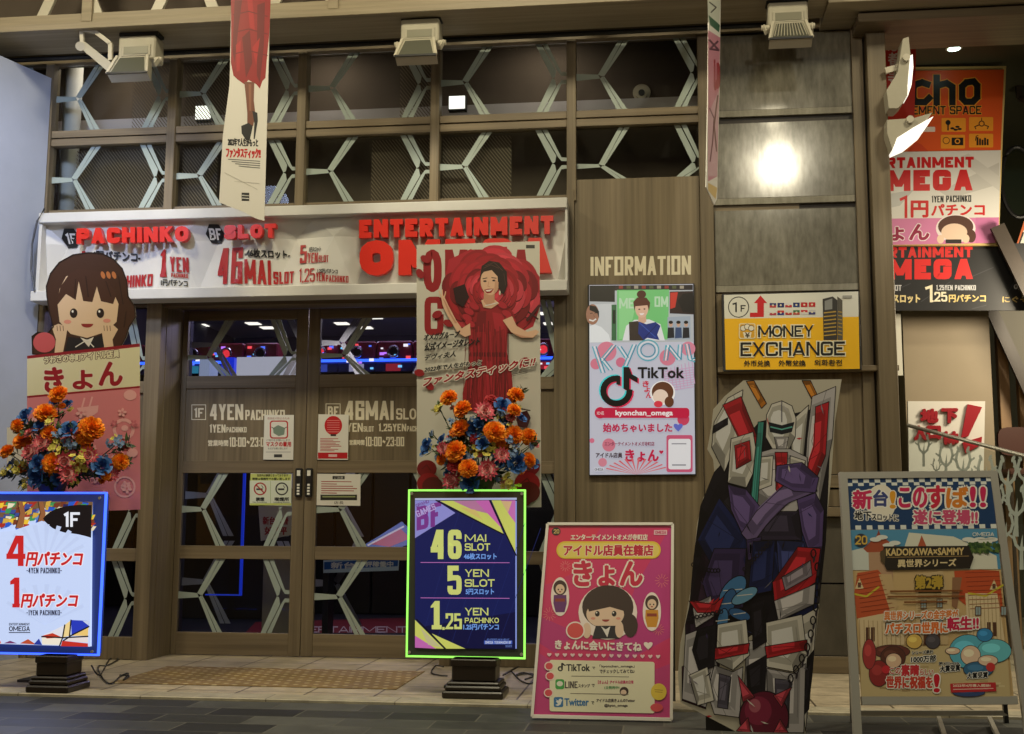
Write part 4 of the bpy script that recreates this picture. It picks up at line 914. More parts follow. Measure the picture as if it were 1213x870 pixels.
# framed dark mirror-like poster panels at the upper right
pf = thing('framed_panel', at(1205, 115, 2.0), 'dark framed picture leaning at the top right of the hall', 'picture')
m = MB(); P4 = [at(1203, 36, 2.0), at(1240, 20, 2.0), at(1240, 130, 2.0), at(1207, 117, 2.0)]
m.prism(P4, (0, .03, 0), mat('dark_olive', (.05, .052, .035, 1), .35)); m.build('picture', pf)
m = MB(); n4 = len(P4)
for i in range(n4): m.bar(P4[i], P4[(i+1) % n4], .05, .03, DBR, (0, 1, 0))
m.build('frame', pf)
rt = thing('round_mirror', at(1204, 200, 1.9), 'dark oval mirror with a black rim beside the orange poster', 'mirror')
m = MB(); c = at(1206, 216, 1.9); rx, rz = .16, .36
pts = [(c.x+rx*math.cos(2*math.pi*k/32), c.y, c.z+rz*math.sin(2*math.pi*k/32)) for k in range(33)]; m.tube(pts, .022, BLACK, 8, False); m.build('rim', rt)
m = MB(); m.prism(pts[:-1], (0, .01, 0), mat('mirror_face', (.10, .12, .07, 1), .08, .9)); m.build('mirror_face', rt)
m = MB(); P4 = [at(x, y, 1.75) for x, y in ((1201, 300), (1213, 262), (1240, 262), (1240, 330), (1216, 312))]; m.prism(P4, (0, .02, 0), ink(214, 110, 60)); s = Sheet((0, 1.75, 0)); s.poly([(1203, 300), (1213, 272), (1216, 300), (1209, 304)], (236, 234, 224)); s.line([(1204, 298), (1212, 276)], 2, BK); m.mats and None
o = m.build('orange_poster', None); tag(o, 'small orange and white poster cut by the right edge of the picture', 'poster'); s.build('printed_face', o)
m = MB(); P4 = [at(x, y, 2.05) for x, y in ((1189, 170), (1200, 165), (1202, 250), (1193, 252))]
# basement sign with raised red characters
YU = 1.45
bs = thing('basement_sign', at(1120, 560, YU), 'white sign with raised dark red basement characters behind the glass balustrade', 'sign')
m = MB(); m.prism([at(x, y, YU) for x, y in ((1075.5, 475.5), (1167, 475.5), (1165, 572), (1077, 572))], (0, .04, 0), ink(226, 222, 214)); m.build('board', bs)
DR = mat('dark_red_letter', S(150, 14, 30), .4)
for t_, bxx, b in (('地', (198, 530, 284, 598), 5), ('下', (296, 528, 376, 600), 6), ('入', (168, 608, 230, 680), 6), ('口', (228, 610, 296, 676), 6), ('は', (308, 636, 380, 700), 5)):
    m = MB(); letters3d(m, t_, (1040, 350, .2529), *bxx, YU-.03, .025, DR, b=b); m.build('raised_character', bs)
m = MB(); m.prism([at(1040+x*.2529, 350+y*.2529, YU-.03) for x, y in ((420, 510), (488, 524), (424, 660), (390, 668))], (0, .025, 0), DR); m.build('raised_character', bs)
m = MB(); m.prism([at(1040+x*.2529, 350+y*.2529, YU-.03) for x, y in ((396, 690), (488, 662), (484, 700), (410, 740))], (0, .025, 0), DR); m.build('raised_character', bs)
# balustrade: sloping rail, glass and frosted branch pattern
YG = .35
gb = thing('glass_balustrade', at(1150, 560, YG), 'glass balustrade with frosted branch pattern and a sloping metal handrail', 'balustrade')
r0, r1 = at(1075, 504, YG+.1), at(1235, 546, YG-.55)
BGL = glass('balustrade_glass', (.80, .86, .84, 1), .3)
m = MB(); m.tube([r0, r1, r1+(r1-r0)*.5], .017, mat('handrail_steel', (.26, .25, .22, 1), .35, .5), 10); m.build('handrail', gb)
e1 = r1+(r1-r0)*.5; pn = (r1-r0).cross(Vector((0, 0, 1))).normalized(); pn = pn if pn.y < 0 else -pn
m = MB(); m.add([r0-Vector((0, 0, .03)), e1-Vector((0, 0, .03)), Vector((e1.x, e1.y, .05)), Vector((r0.x, r0.y, .05))], [(0, 1, 2, 3)], BGL); m.build('pane', gb)
s = Sheet(r0, pn, lift=.003); FB = translucent('frosted_branch', (.34, .39, .36, 1), .92); s.z(1040, 350, .2529)
def branch(x, y, k, sc):
    rr = random.Random(k)
    s.poly([(x-9*sc, y+150*sc), (x+9*sc, y+150*sc), (x+6*sc, y+60*sc), (x+4*sc, y), (x-8*sc, y+60*sc)], FB)
    for sd in (-1, 1):
        a = [(x, y+70*sc), (x+sd*24*sc, y+45*sc), (x+sd*34*sc, y+10*sc), (x+sd*26*sc, y-28*sc)]; s.line(a, 13*sc, FB)
        s.line([(x+sd*30*sc, y+20*sc), (x+sd*52*sc, y+2*sc)], 9*sc, FB); s.ell(x+sd*22*sc, y-38*sc, 7*sc, 16*sc, FB, sd*20)
for i, (x, y, sc) in enumerate(((215, 690, .75), (275, 790, .5), (320, 740, .9), (400, 760, 1.0), (455, 840, .6), (505, 800, 1.0), (610, 810, 1.15), (560, 930, .9), (650, 950, 1.2), (690, 800, 1.0), (600, 1060, 1.0), (675, 1120, 1.1), (430, 960, .8))): branch(x, y, i, sc)
s.build('frosted_pattern', gb)
# brown chair seen past the balustrade
ch = thing('brown_chair', (X(1200, 520, 2.0), 2.0, 0), 'dark brown rounded chair back behind the handrail at the right edge', 'chair')
c = at(1204, 523, 2.0); LB = mat('brown_leather', (.075, .03, .022, 1), .35)
m = MB(); pr = []
for k in range(24):
    a = 2*math.pi*k/24; cx, cz = math.cos(a), math.sin(a); pr.append((c.x+.17*math.copysign(abs(cx)**.55, cx), c.y, c.z+.14*math.copysign(abs(cz)**.55, cz)))
m.prism(pr, (0, .06, 0), LB); m.build('backrest', ch)
m = MB(); m.box(c.x-.2, c.x+.2, c.y-.38, c.y+.02, c.z-.36, c.z-.28, LB, .03); m.build('seat', ch)
for sx in (-.17, .17):
    for sy in (-.34, .0):
        m = MB(); m.tube([(c.x+sx, c.y+sy, 0), (c.x+sx*.95, c.y+sy, c.z-.29)], .018, DBR); m.build('leg', ch)
m = MB(); m.tube([(c.x-.12, c.y+.03, c.z-.3), (c.x-.12, c.y+.03, c.z)], .015, DBR); m.tube([(c.x+.12, c.y+.03, c.z-.3), (c.x+.12, c.y+.03, c.z)], .015, DBR); m.build('back_post', ch)

# ------------------------------------------------------------------ shop interior seen through the doors
it = thing('shop_interior', (-2, 6, 0), 'dim purple lit game hall interior seen through the shop doors', 'room')
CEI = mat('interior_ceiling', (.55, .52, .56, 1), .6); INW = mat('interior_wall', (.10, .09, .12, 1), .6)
zi = Z(430, 398, 13.9)
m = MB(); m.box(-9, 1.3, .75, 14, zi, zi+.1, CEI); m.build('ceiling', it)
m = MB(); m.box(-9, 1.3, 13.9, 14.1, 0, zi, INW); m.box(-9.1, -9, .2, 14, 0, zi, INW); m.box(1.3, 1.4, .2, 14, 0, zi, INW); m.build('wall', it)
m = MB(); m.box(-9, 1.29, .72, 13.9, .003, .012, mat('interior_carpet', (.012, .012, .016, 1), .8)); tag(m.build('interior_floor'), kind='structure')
BLUE = mat('blue_led', (.03, .11, 1, 1), .4, 0, 2.4); PURP = mat('purple_led', (.45, .3, 1, 1), .4, 0, 1.6)
area('interior_lamp', (-5.5, 7, zi-.05), (-5.5, 7, 0), 1.2, 60, (.72, .62, 1.0)); area('interior_lamp', (-1.5, 7, zi-.05), (-1.5, 7, 0), 1.2, 75, (.72, .6, 1.0))
area('ceiling_fill', (-3, 6.6, 3.9), (-3, 6.6, 6), 1.5, 190, (.66, .55, 1), 4)  # upward fill light added so that the hall ceiling shows
ICL = mat('interior_lamp_face', (1, .9, .8, 1), .4, 0, 1.6)
k = 0
for (px, py, Y) in ((317, 389, 7), (433, 389, 7), (474, 396, 5.5), (444, 377, 10), (476, 408, 4.6), (652, 384, 7), (648, 372, 9), (300, 384, 9), (238, 386, 9), (405, 384, 9.5)):
    p = at(px, py, Y); p = atz(px, py, zi-.012)
    if not (1 < p.y < 13): continue
    m = MB(); m.box(p.x-.13, p.x+.13, p.y-.13, p.y+.13, zi-.012, zi-.004, ICL)
    tag(m.build('ceiling_light'), 'small square ceiling light glowing inside above the game machines', 'lamp', 'ceiling lights inside the game hall'); k += 1
# rows of tall game machine islands; their lit toppers show through the upper door panes
def machine(x, y, i, side):
    zl_ = Z(430, 427, y); u = (y+10.05)/1400
    t = thing('game_machine', (x, y, .02), 'tall dark game machine topped by a chrome ring and blue light in the ' + side, 'game machine', 'game machines ' + side)
    b = MB(); b.box(x-.24, x+.24, y, y+.4, .02, zl_-16*u, BLACK, .01); b.build('cabinet', t)
    b = MB(); b.box(x-.25, x+.25, y-.02, y+.3, zl_-15*u, zl_-3*u, mat('machine_blue', (.04, .06, .22, 1), .3), .01); c_ = [(70, 90, 210), (200, 190, 230), (190, 50, 70), (60, 160, 200)][i % 4]
    b.box(x-.1, x+.1, y-.03, y-.021, zl_-14*u, zl_-5*u, ink(*c_, emit=.5)); 
    for q in range(9):
        qx, qz = x+random.Random(i*50+q).uniform(-.22, .22), zl_+random.Random(i*70+q).uniform(-13, 22)*u; qc = [(90, 120, 255), (255, 80, 90), (255, 240, 250), (120, 200, 255), (200, 120, 255)][(q+i) % 5]; w_ = .012+.02*random.Random(q+i*9).random()
        b.box(qx-w_, qx+w_, y-.034, y-.026, qz-w_*.6, qz+w_*.6, ink(*qc, emit=1.3))
    b.build('screen', t)
    b = MB(); b.box(x-.25, x+.25, y-.03, y-.01, zl_-2*u, zl_+1.2*u, BLUE); b.build('light_strip', t)
    b = MB(); rr = 6.5*u; zc_ = zl_+10*u; b.tube([(x+rr*math.cos(a), y-.03, zc_+rr*math.sin(a)) for a in [2*math.pi*q/18 for q in range(19)]], .25*rr, mat('chrome', (.6, .58, .62, 1), .2, 1), 8, False)
    b.disc((x, y-.005, zc_), rr*.8, (0, -1, 0), mat('red_glow', (.9, .04, .06, 1), .4, 0, 1.0) if i % 3 == 0 else DGREY, 18, .01); b.build('ring', t)
    b = MB(); b.box(x-.24, x+.24, y+.02, y+.3, zl_+2*u, zl_+24*u, mat('machine_red', (.22, .02, .035, 1), .3), .02); b.build('topper', t)
i = 0
for (y, xs, sd) in ((5.2, [X(380, 420, 5.2)+.5*q for q in range(9)], 'right row'), (6.0, [X(150, 420, 6)+.5*q for q in range(5)], 'left row')):
    for x in xs: machine(x, y, i, sd); i += 1
# white lit counter front behind the left door
p0_, p1_ = at(333, 421, 4.2), at(360, 446, 4.2)
m = MB(); m.box(X(228, 430, 4.2), X(353, 430, 4.2), 4.2, 4.6, 0.02, Z(300, 446, 4.2), BLACK); m.box(X(280, 430, 4.2), X(352, 430, 4.2), 4.21, 4.5, Z(300, 445, 4.2), Z(300, 423, 4.2), ink(225, 220, 240, emit=.55)); m.box(X(236, 430, 4.2), X(248, 430, 4.2), 4.21, 4.5, Z(300, 445, 4.2), Z(300, 425, 4.2), ink(180, 190, 230, emit=.5)); m.box(X(262, 430, 4.2), X(277, 430, 4.2), 4.21, 4.5, Z(300, 445, 4.2), Z(300, 423, 4.2), ink(30, 50, 220, emit=.9))
tag(m.build('prize_counter'), 'dark counter with white and blue lit boxes behind the left door pane', 'counter')
# inner glass partition with the same pattern
ip = thing('inner_partition', (-3.4, 2.0, 0), 'inner glass partition with a grey lilac hexagon pattern behind the doors', 'partition')
f = MB(); YI = 2.0
zq0, zq1 = Z(430, 447, 2.0), Z(430, 368, 2.0)
area('entrance_fill', (-3.2, 1.35, zs0+.1), (-3.2, 1.4, 0), .4, 24, (1, .85, .8)); area('entrance_fill', (-3.2, 2.6, zq1+.35), (-3.2, 1.9, zq0), .5, 16, (.6, .5, 1))  # fill lights added for the red mat and the back of the film
for (a, b) in ((-6.4, -5.05), (-5.0, -3.65), (-3.6, -2.25), (-2.2, -.85)):
    film(f, a, b, zq0, zq1, YI, FILMI, .52); film(f, a, b, 1.05, 1.9, YI, FILMI, .5); film(f, a, b, .15, 1.0, YI, FILMI, .5)
f.build('film_pattern', ip)
f = MB()
for x in (-6.45, -5.03, -3.63, -2.23, -.82): f.box(x-.025, x+.025, YI-.02, YI+.06, 0.012, zq1, DGREY)
f.build('frame', ip)
# red mat, blue led line, leaflet stand, papers inside the doors
m = MB(); q = [atz(x, y, .016) for x, y in ((296, 748), (300, 738), (480, 733), (500, 748))]; q = [atz(x, y, .016) for x, y in ((290, 750), (303, 737), (520, 731), (525, 750))]
m.add(q, [(0, 1, 2, 3)], mat('red_mat', (.22, .012, .016, 1), .85)); rm = tag(m.build('entrance_mat'), 'red floor mat with white lettering just inside the doors', 'mat')
s = Sheet((0, 0, .0175), (0, 0, 1)); s.text('ENTERTAINMENT', 330, 742.2, 482, 749.6, (226, 214, 206), b=.5); s.build('mat_lettering', rm)
lf = thing('leaflet_stand', at(328, 735, 1.5), 'beige leaflet stand with a red lettered poster behind the left door', 'stand')
m = MB(); m.box(X(311, 700, 1.5), X(346, 700, 1.5), 1.5, 1.8, .02, Z(328, 660, 1.5), mat('tan_box', (.30, .24, .17, 1), .6), .004); m.build('stand_box', lf)
s = Sheet((0, 1.46, 0)); s.slab([(306, 600), (345, 597), (345, 634), (309, 641)], .004, ink(226, 216, 190)); s.text('新台入替', 311, 612, 342, 622, (190, 60, 50), b=.8); s.text('好評', 313, 624, 340, 634, (190, 60, 50), b=.8); s.build('poster', lf)
m = MB(); m.box(X(285.5, 630, 1.3), X(288.5, 630, 1.3), 1.3, 1.32, Z(286, 706, 1.3), Z(286, 561, 1.3), mat('door_blue_led', (.02, .06, 1, 1), .4, 0, .3)); m.box(X(243, 705, 1.3), X(283, 705, 1.3), 1.3, 1.32, Z(286, 706, 1.3), Z(286, 704.5, 1.3), mat('dim_blue_led', (.02, .05, .6, 1), .4, 0, .5)); tag(m.build('led_line'), 'vertical blue light strip glowing inside the left door', 'light strip')
dt = thing('flyer_table', at(440, 690, 1.7), 'low table of blue and red game flyers behind the right door', 'table')
m = MB(); ztb = Z(440, 655, 1.7); m.box(X(380, 660, 1.7), X(520, 660, 1.7), 1.7, 2.0, ztb-.05, ztb, DGREY, .004); m.build('tabletop', dt)
for px in (384, 516):
    m = MB(); m.box(X(px, 700, 1.7)-.03, X(px, 700, 1.7)+.03, 1.75, 1.95, .012, ztb-.052, DGREY); m.build('leg', dt)
s = Sheet((0, 1.695, 0)); s.slab([(383, 664), (473, 660), (472, 676), (383, 679)], .003, ink(200, 220, 236))
s.poly([(384, 666), (472, 662), (471, 671), (384, 675)], (30, 90, 170)); s.text('新台', 392, 666, 420, 674, WH, b=.5); s.text('好評稼働中', 424, 665, 466, 672, WH, b=.4)
s.build('flyer', dt)
m = MB(); s = Sheet(at(430, 648, 1.75), (0, -.6, .8)); s.slab([(428, 648), (476, 618), (500, 640), (470, 650)], .003, ink(30, 90, 170)); s.poly([(440, 645), (474, 626), (486, 638), (462, 648)], (200, 60, 60)); s.line([(436, 646), (478, 624)], 2, WH); s.build('flyer', dt)
# ------------------------------------------------------------------ wall floodlights under the canopy
HOUS = grain('cream_lamp_housing', (.42, .39, .30, 1), (.36, .33, .25, 1), (4, 4, 4), .5, .03)
LENS = mat('dark_lamp_glass', (.10, .10, .075, 1), .12)
def flood(px, py, Y, w, label, aim, power, grille=False):
    c = at(px, py, Y); k = w/.32                      # c: hinge of the head
    t = thing('floodlight', (c.x, Y, c.z+.3*k), label, 'floodlight', 'floodlights under the canopy')
    m = MB(); m.box(c.x-.17*k, c.x+.17*k, Y+.02, Y+.16, c.z+.235*k, c.z+.30*k, BLACK, .006); m.box(c.x-.12*k, c.x-.09*k, Y+.05, Y+.12, c.z+.22*k, c.z+.26*k, DGREY); m.box(c.x+.09*k, c.x+.12*k, Y+.05, Y+.12, c.z+.22*k, c.z+.26*k, DGREY); m.build('mount', t)
    m = MB(); m.box(c.x-.16*k, c.x+.16*k, Y, Y+.18*k, c.z+.02, c.z+.225*k, HOUS, .012)
    m.box(c.x-.125*k, c.x+.125*k, Y-.012, Y-.001, c.z+.045*k, c.z+.14*k, HOUS, .004); m.box(c.x-.105*k, c.x+.105*k, Y-.016, Y-.0125, c.z+.06*k, c.z+.125*k, mat('lamp_recess', (.20, .19, .13, 1), .4)); m.build('gear_box', t)
    # head: tilted shade with glass looking out and down
    m = MB(); tilt = 1.12
    def H(x, d, h): return Vector((c.x+x, Y-.02-d*math.cos(tilt)-h*math.sin(tilt), c.z-d*math.sin(tilt)+h*math.cos(tilt)))
    wt, wb, L = .13*k, .17*k, .20*k
    m.add([H(-wt, 0, .05), H(wt, 0, .05), H(wb, L, .05), H(-wb, L, .05), H(-wt, 0, -.05), H(wt, 0, -.05), H(wb, L, -.05), H(-wb, L, -.05)], [(0,1,2,3),(7,6,5,4),(0,4,5,1),(1,5,6,2),(2,6,7,3),(3,7,4,0)], HOUS)
    m.build('head', t)
    m = MB(); m.add([H(-wt*.8, .02, .054), H(wt*.8, .02, .054), H(wb*.84, L-.02, .054), H(-wb*.84, L-.02, .054)], [(0,1,2,3)], LENS)
    if grille:
        for q in range(11):
            u = -.75+1.5*q/10; m.bar(H(wt*u, .03, .058), H(wb*u, L-.03, .058), .006, .006, HOUS)
    m.bar(H(-wt, 0, .058), H(-wb, L, .058), .02*k, .016, CREAM, (0, 1, 0)); m.bar(H(wt, 0, .058), H(wb, L, .058), .02*k, .016, CREAM, (0, 1, 0)); m.bar(H(-wb, L, .058), H(wb, L, .058), .018, .016, BLACK)
    m.build('lens_frame', t)
    m = MB()
    for sx in (-1, 1):
        m.tube([(c.x+sx*.15*k, Y+.03, c.z+.02), (c.x+sx*.215*k, Y+.03, c.z+.02)], .022*k, CREAM, 12); m.bar((c.x+sx*.195*k, Y+.03, c.z+.03), H(sx*.185*k, .06, 0), .012, .04, CREAM)
    m.build('hinge', t)
    if power: spot('flood_beam', H(0, L+.06, .02), aim, power, (1, .93, .76), 96, .7, .12)
flood(161, 73, -.62, .34, 'cream floodlight under the canopy, second from the left', (-4.3, -.1, 3.2), 24)
flood(497, 53, -.62, .33, 'cream floodlight under the canopy above the middle windows', (-2.0, -.1, 3.2), 30)
flood(934, 33, -.62, .32, 'cream floodlight with a slatted grille above the stone panels', (.95, 0, 3.75), 5, True)
# side-on lamp with an arm at the far left
c = at(112, 62, -.66); t = thing('side_floodlight', c, 'cream floodlight seen from the side on a white bracket, leftmost under the canopy', 'floodlight', 'floodlights under the canopy')
m = MB(); a = [at(x, y, -.66) for x, y in ((98, 56), (97, 36), (113, 38), (131, 52), (131, 72))]
for u, v in zip(a, a[1:]): m.bar(u, v, .035, .03, CREAM, (0, 1, 0))
m.build('bracket', t)
m = MB(); P5 = [at(x, y, -.72) for x, y in ((91, 51), (101, 50), (134, 76), (130, 87), (101, 62))]; m.prism(P5, (0, .22, 0), HOUS); m.build('head', t)
m = MB(); m.tube([at(95, 55, -.74), at(95, 55, -.45)], .04, CREAM, 14); m.build('hinge', t)
# two lamps beside the pillar of the side entrance, their faces lit
GLOW = mat('lit_lamp_face', (1, .96, .88, 1), .4, 0, .9)
def side_lamp(hd, face, arm, label):
    Y = -.28; t = thing('side_floodlight', at(*hd[0], Y), label, 'floodlight', 'lit floodlights by the side entrance')
    m = MB(); m.prism([at(x, y, Y) for x, y in hd], (0, .2, 0), HOUS); m.build('head', t)
    m = MB(); m.prism([at(x, y, Y-.004) for x, y in face], (0, .19, 0), GLOW); m.build('lit_face', t)
    m = MB(); q = [at(x, y, Y+.1) for x, y in arm]
    for u, v in zip(q, q[1:]): m.bar(u, v, .05, .03, CREAM, (0, 1, 0))
    m.tube([q[-1]+Vector((0, -.14, 0)), q[-1]+Vector((0, .12, 0))], .03, CREAM, 12); m.build('bracket', t)
Zr = lambda pts: [(963+x*.2139, y*.2139) for x, y in pts]
side_lamp(Zr([(498, 215), (530, 205), (540, 300), (522, 530), (500, 570), (470, 600), (420, 600), (408, 500), (470, 400)]), Zr([(538, 310), (552, 302), (556, 370), (546, 470), (526, 532), (524, 480)]), Zr([(400, 395), (460, 378), (500, 352)]), 'upper cream floodlight with a white lit face beside the side entrance pillar')
side_lamp(Zr([(410, 665), (560, 655), (660, 625), (600, 690), (470, 760), (440, 830), (412, 740)]), Zr([(440, 834), (466, 765), (560, 705), (668, 645), (606, 735), (520, 805), (445, 838)]), Zr([(400, 720), (450, 700), (520, 690)]), 'lower cream floodlight tilted over with a white lit face beside the pillar')
spot('flood_beam', at(1085, 175, -.5), (1.6, -1.2, 0), 24, (1, .95, .85), 110, .8, .08)

# ------------------------------------------------------------------ things on the floor
# recessed mat with pale dots
MATM = mat('brown_mat', (.20, .125, .045, 1), .7); N, L = nodes(MATM); b_ = N['Principled BSDF']
tc = N.new('ShaderNodeTexCoord'); mp = N.new('ShaderNodeMapping'); mp.inputs['Rotation'].default_value = (0, 0, .6); mp.inputs['Scale'].default_value = (9.5, 9.5, 0); L.new(tc.outputs['Object'], mp.inputs[0])
vo = N.new('ShaderNodeTexVoronoi'); vo.inputs['Scale'].default_value = 1; vo.inputs['Randomness'].default_value = 0; L.new(mp.outputs[0], vo.inputs['Vector'])
rp = N.new('ShaderNodeValToRGB'); rp.color_ramp.elements[0].position = .15; rp.color_ramp.elements[1].position = .24; rp.color_ramp.elements[0].color = (.62, .50, .26, 1); rp.color_ramp.elements[1].color = (.30, .19, .065, 1)
n_ = N.new('ShaderNodeTexNoise'); n_.inputs['Scale'].default_value = 3; L.new(tc.outputs['Object'], n_.inputs['Vector'])
L.new(vo.outputs['Distance'], rp.inputs[0]); mx = N.new('ShaderNodeMix'); mx.data_type = 'RGBA'; mx.blend_type = 'MULTIPLY'; mx.inputs[0].default_value = .6; L.new(rp.outputs[0], mx.inputs[6]); L.new(n_.outputs[0], mx.inputs[7]); L.new(mx.outputs[2], b_.inputs['Base Color'])
q = [atz(x, y, .006) for x, y in ((148, 809), (175, 791), (497, 793), (480, 817))]
ys0, ys1 = (q[0].y+q[3].y)/2, (q[1].y+q[2].y)/2; m = MB(); m.box((q[0].x+q[1].x)/2, (q[2].x+q[3].x)/2, ys0, ys1, .001, .007, MATM, .003); tag(m.build('door_mat'), 'brown floor mat with pale dots lying in front of the doors', 'mat')

CHR = mat('black_lacquer', (.018, .013, .010, 1), .32)
def base(t, x0, x1, y0, y1, ztop):
    cx, cy, w, d = (x0+x1)/2, (y0+y1)/2, (x1-x0)/2, (y1-y0)/2
    m = MB()
    for f, z0, z1 in ((1.0, 0, .05), (.92, .05, .085), (.86, .085, .11)): m.box(cx-w*f, cx+w*f, cy-d*f, cy+d*f, z0, z1, CHR, .01)
    m.build('plinth', t)
    m = MB(); m.box(cx-w*.72, cx+w*.72, cy-d*.7, cy+d*.7, .11, ztop, CHR, .01)
    m.box(cx-w*.76, cx+w*.76, cy-d*.74, cy+d*.74, ztop-.05, ztop, CHR, .006); m.build('column', t)

def lightbox(name, label, quad, inner, Y, led, plate, basepx, draw, zoom, emit):
    x0, x1 = X(quad[0], (quad[1]+quad[3])/2, Y), X(quad[2], (quad[1]+quad[3])/2, Y)
    z1, z0 = Z((quad[0]+quad[2])/2, quad[1], Y), Z((quad[0]+quad[2])/2, quad[3], Y)
    t = thing(name, ((x0+x1)/2, Y, 0), label, 'lightbox sign')
    m = MB(); m.box(x0+.012, x1-.012, Y+.004, Y+.075, z0+.012, z1-.012, plate, .004); m.build('box', t)
    m = MB(); e = .013
    for a in ((x0, x1, z1-e, z1), (x0, x1, z0, z0+e), (x0, x0+e, z0+e, z1-e), (x1-e, x1, z0+e, z1-e)): m.box(a[0], a[1], Y, Y+.02, a[2], a[3], led)
    m.build('led_edge', t)
    s = Sheet((0, Y, 0), emit=emit, lift=.002); s.z(*zoom); draw(s); s.build('lit_poster', t)
    m = MB(); i0, i1, j1, j0 = X(inner[0], (inner[1]+inner[3])/2, Y), X(inner[2], (inner[1]+inner[3])/2, Y), Z((inner[0]+inner[2])/2, inner[1], Y), Z((inner[0]+inner[2])/2, inner[3], Y)
    for (u, v) in ((i0-.03, j1+.03), (i1+.03, j1+.03), (i0-.03, j0-.03), (i1+.03, j0-.03)): m.disc((u, Y-.006, v), .011, (0, -1, 0), ALU, 14, .012)
    m.build('standoff', t)
    yb = atz(*basepx[0], 0).y; a, b = atz(*basepx[0], 0).x, atz(*basepx[1], 0).x
    base(t, a, b, yb, yb+.34, z0+.01)
    return t, (x0, x1, z0, z1)
# left lightbox, blue edge
LEDB = mat('led_blue_edge', (.035, .10, 1, 1), .4, 0, 2.6); LEDG = mat('led_green_edge', (.34, 1, .14, 1), .4, 0, 1.0)
PLB = mat('blue_lit_plate', (.02, .045, .22, 1), .25, 0, .35); PLG = mat('dark_clear_plate', (.06, .075, .06, 1), .15)
YL1 = atz(57, 820, 0).y+.13; YL2 = atz(560, 827, 0).y+.13
def dl1(s):
    s.poly([(-60, 104), (342, 108), (338, 640), (-60, 628)], (200, 217, 255))
    s.poly([(-60, 104), (342, 108), (340, 170), (-60, 176)], (120, 90, 60))
    rr = random.Random(5)
    for i in range(150):
        x = -50+rr.random()*385; y = 106+rr.random()*96; c = [(236, 196, 60), (40, 90, 200), (60, 150, 90), (210, 170, 70), (60, 80, 150), (170, 50, 40), (90, 130, 190), (230, 220, 190), (40, 40, 90), (120, 60, 40)][i % 10]
        s.line([(x, y), (x+18, y+2)], 2.5, (24, 20, 26)); s.poly([(x, y), (x+16+rr.random()*16, y+rr.random()*8-4), (x+14, y+16), (x-4, y+14+rr.random()*8)], c)
    for x in (75, 150): s.poly([(x, 108), (x+14, 108), (x+24, 150), (x+16, 205), (x-10, 205), (x+4, 150)], (150, 96, 60)); s.line([(x-4, 108), (x+4, 150), (x-12, 205)], 3, (60, 36, 30))
    s.poly([(-60, 225), (60, 212), (160, 178), (342, 232), (338, 640), (-60, 628)], (200, 217, 255))
    s.poly([(164, 170), (176, 156), (192, 144), (212, 134), (236, 127), (262, 122), (300, 119), (343, 120), (341, 240), (320, 234), (296, 228), (270, 224), (244, 221), (220, 214), (200, 205), (184, 193), (172, 181)], (16, 17, 24))
    for cx, cy in ((170, 300), (170, 520)):
        for k in range(9):
            a = math.radians(200+k*17.5); s.poly([(cx, cy+40), (cx+150*math.cos(a), cy+110*math.sin(a)), (cx+150*math.cos(a+.12), cy+110*math.sin(a+.12))], (194, 210, 246))
    s.text('1F', 240, 143, 300, 200, (236, 240, 252), b=5)
    R4 = (200, 36, 40)
    s.text('4', 30, 232, 100, 344, R4, b=10); s.text('円パチンコ', 104, 290, 310, 346, R4, b=6, sh=.15, out=(240, 240, 250), ow=3); s.text('-4YEN PACHINKO-', 104, 350, 234, 371, (40, 44, 70), b=1.4)
    s.poly([(44, 400), (60, 386), (78, 386), (78, 482), (84, 482), (84, 496), (52, 496), (52, 482), (58, 482), (58, 410), (44, 412)], R4); s.text('円パチンコ', 86, 444, 292, 498, R4, b=6, sh=.15, out=(240, 240, 250), ow=3); s.text('-1YEN PACHINKO-', 104, 504, 234, 525, (40, 44, 70), b=1.4)
    s.text('ENTERTAINMENT', 40, 553, 116, 562, (20, 22, 40), b=.8); s.text('OMEGA', 40, 565, 117, 583, (20, 22, 40), b=3.4); s.line([(40, 588), (117, 588)], 3, (20, 22, 40))
    gem = [([(162, 600), (245, 560), (236, 606)], (226, 226, 236)), ([(245, 560), (268, 542), (262, 600), (236, 606)], (240, 214, 150)), ([(268, 542), (334, 545), (332, 568), (270, 600)], (40, 60, 190)), ([(270, 600), (332, 568), (330, 600)], (236, 200, 120)), ([(262, 604), (330, 604), (330, 625), (240, 618)], (230, 220, 220)), ([(160, 606), (240, 608), (225, 634), (162, 632)], (240, 232, 214)), ([(236, 618), (330, 628), (330, 640), (230, 638)], (200, 50, 40)), ([(162, 600), (200, 590), (236, 606), (180, 610)], (196, 60, 40)), ([(310, 545), (334, 545), (332, 562)], (200, 210, 240)),
           ([(-20, 625), (0, 600), (12, 628)], (210, 120, 60)), ([(20, 628), (44, 618), (70, 628)], (120, 60, 110)), ([(80, 628), (110, 612), (140, 632)], (190, 80, 50)), ([(130, 632), (150, 610), (162, 634)], (40, 60, 160))]
    for p, c in gem: s.poly(p, c)
    for p in ([(160, 603), (240, 607), (330, 602)], [(245, 560), (237, 607), (226, 636)], [(268, 542), (262, 604), (240, 618)], [(262, 602), (334, 566)]): s.line(p, 5, (16, 16, 24))
lb1, r1_ = lightbox('lit_price_sign', 'free-standing lightbox with a blue glowing edge showing 4 and 1 yen prices', (-20, 583, 121.5, 776), (-16, 595, 109, 766), YL1, LEDB, PLB, ((29, 821), (84, 821)), dl1, (0, 560, .3217), .86)
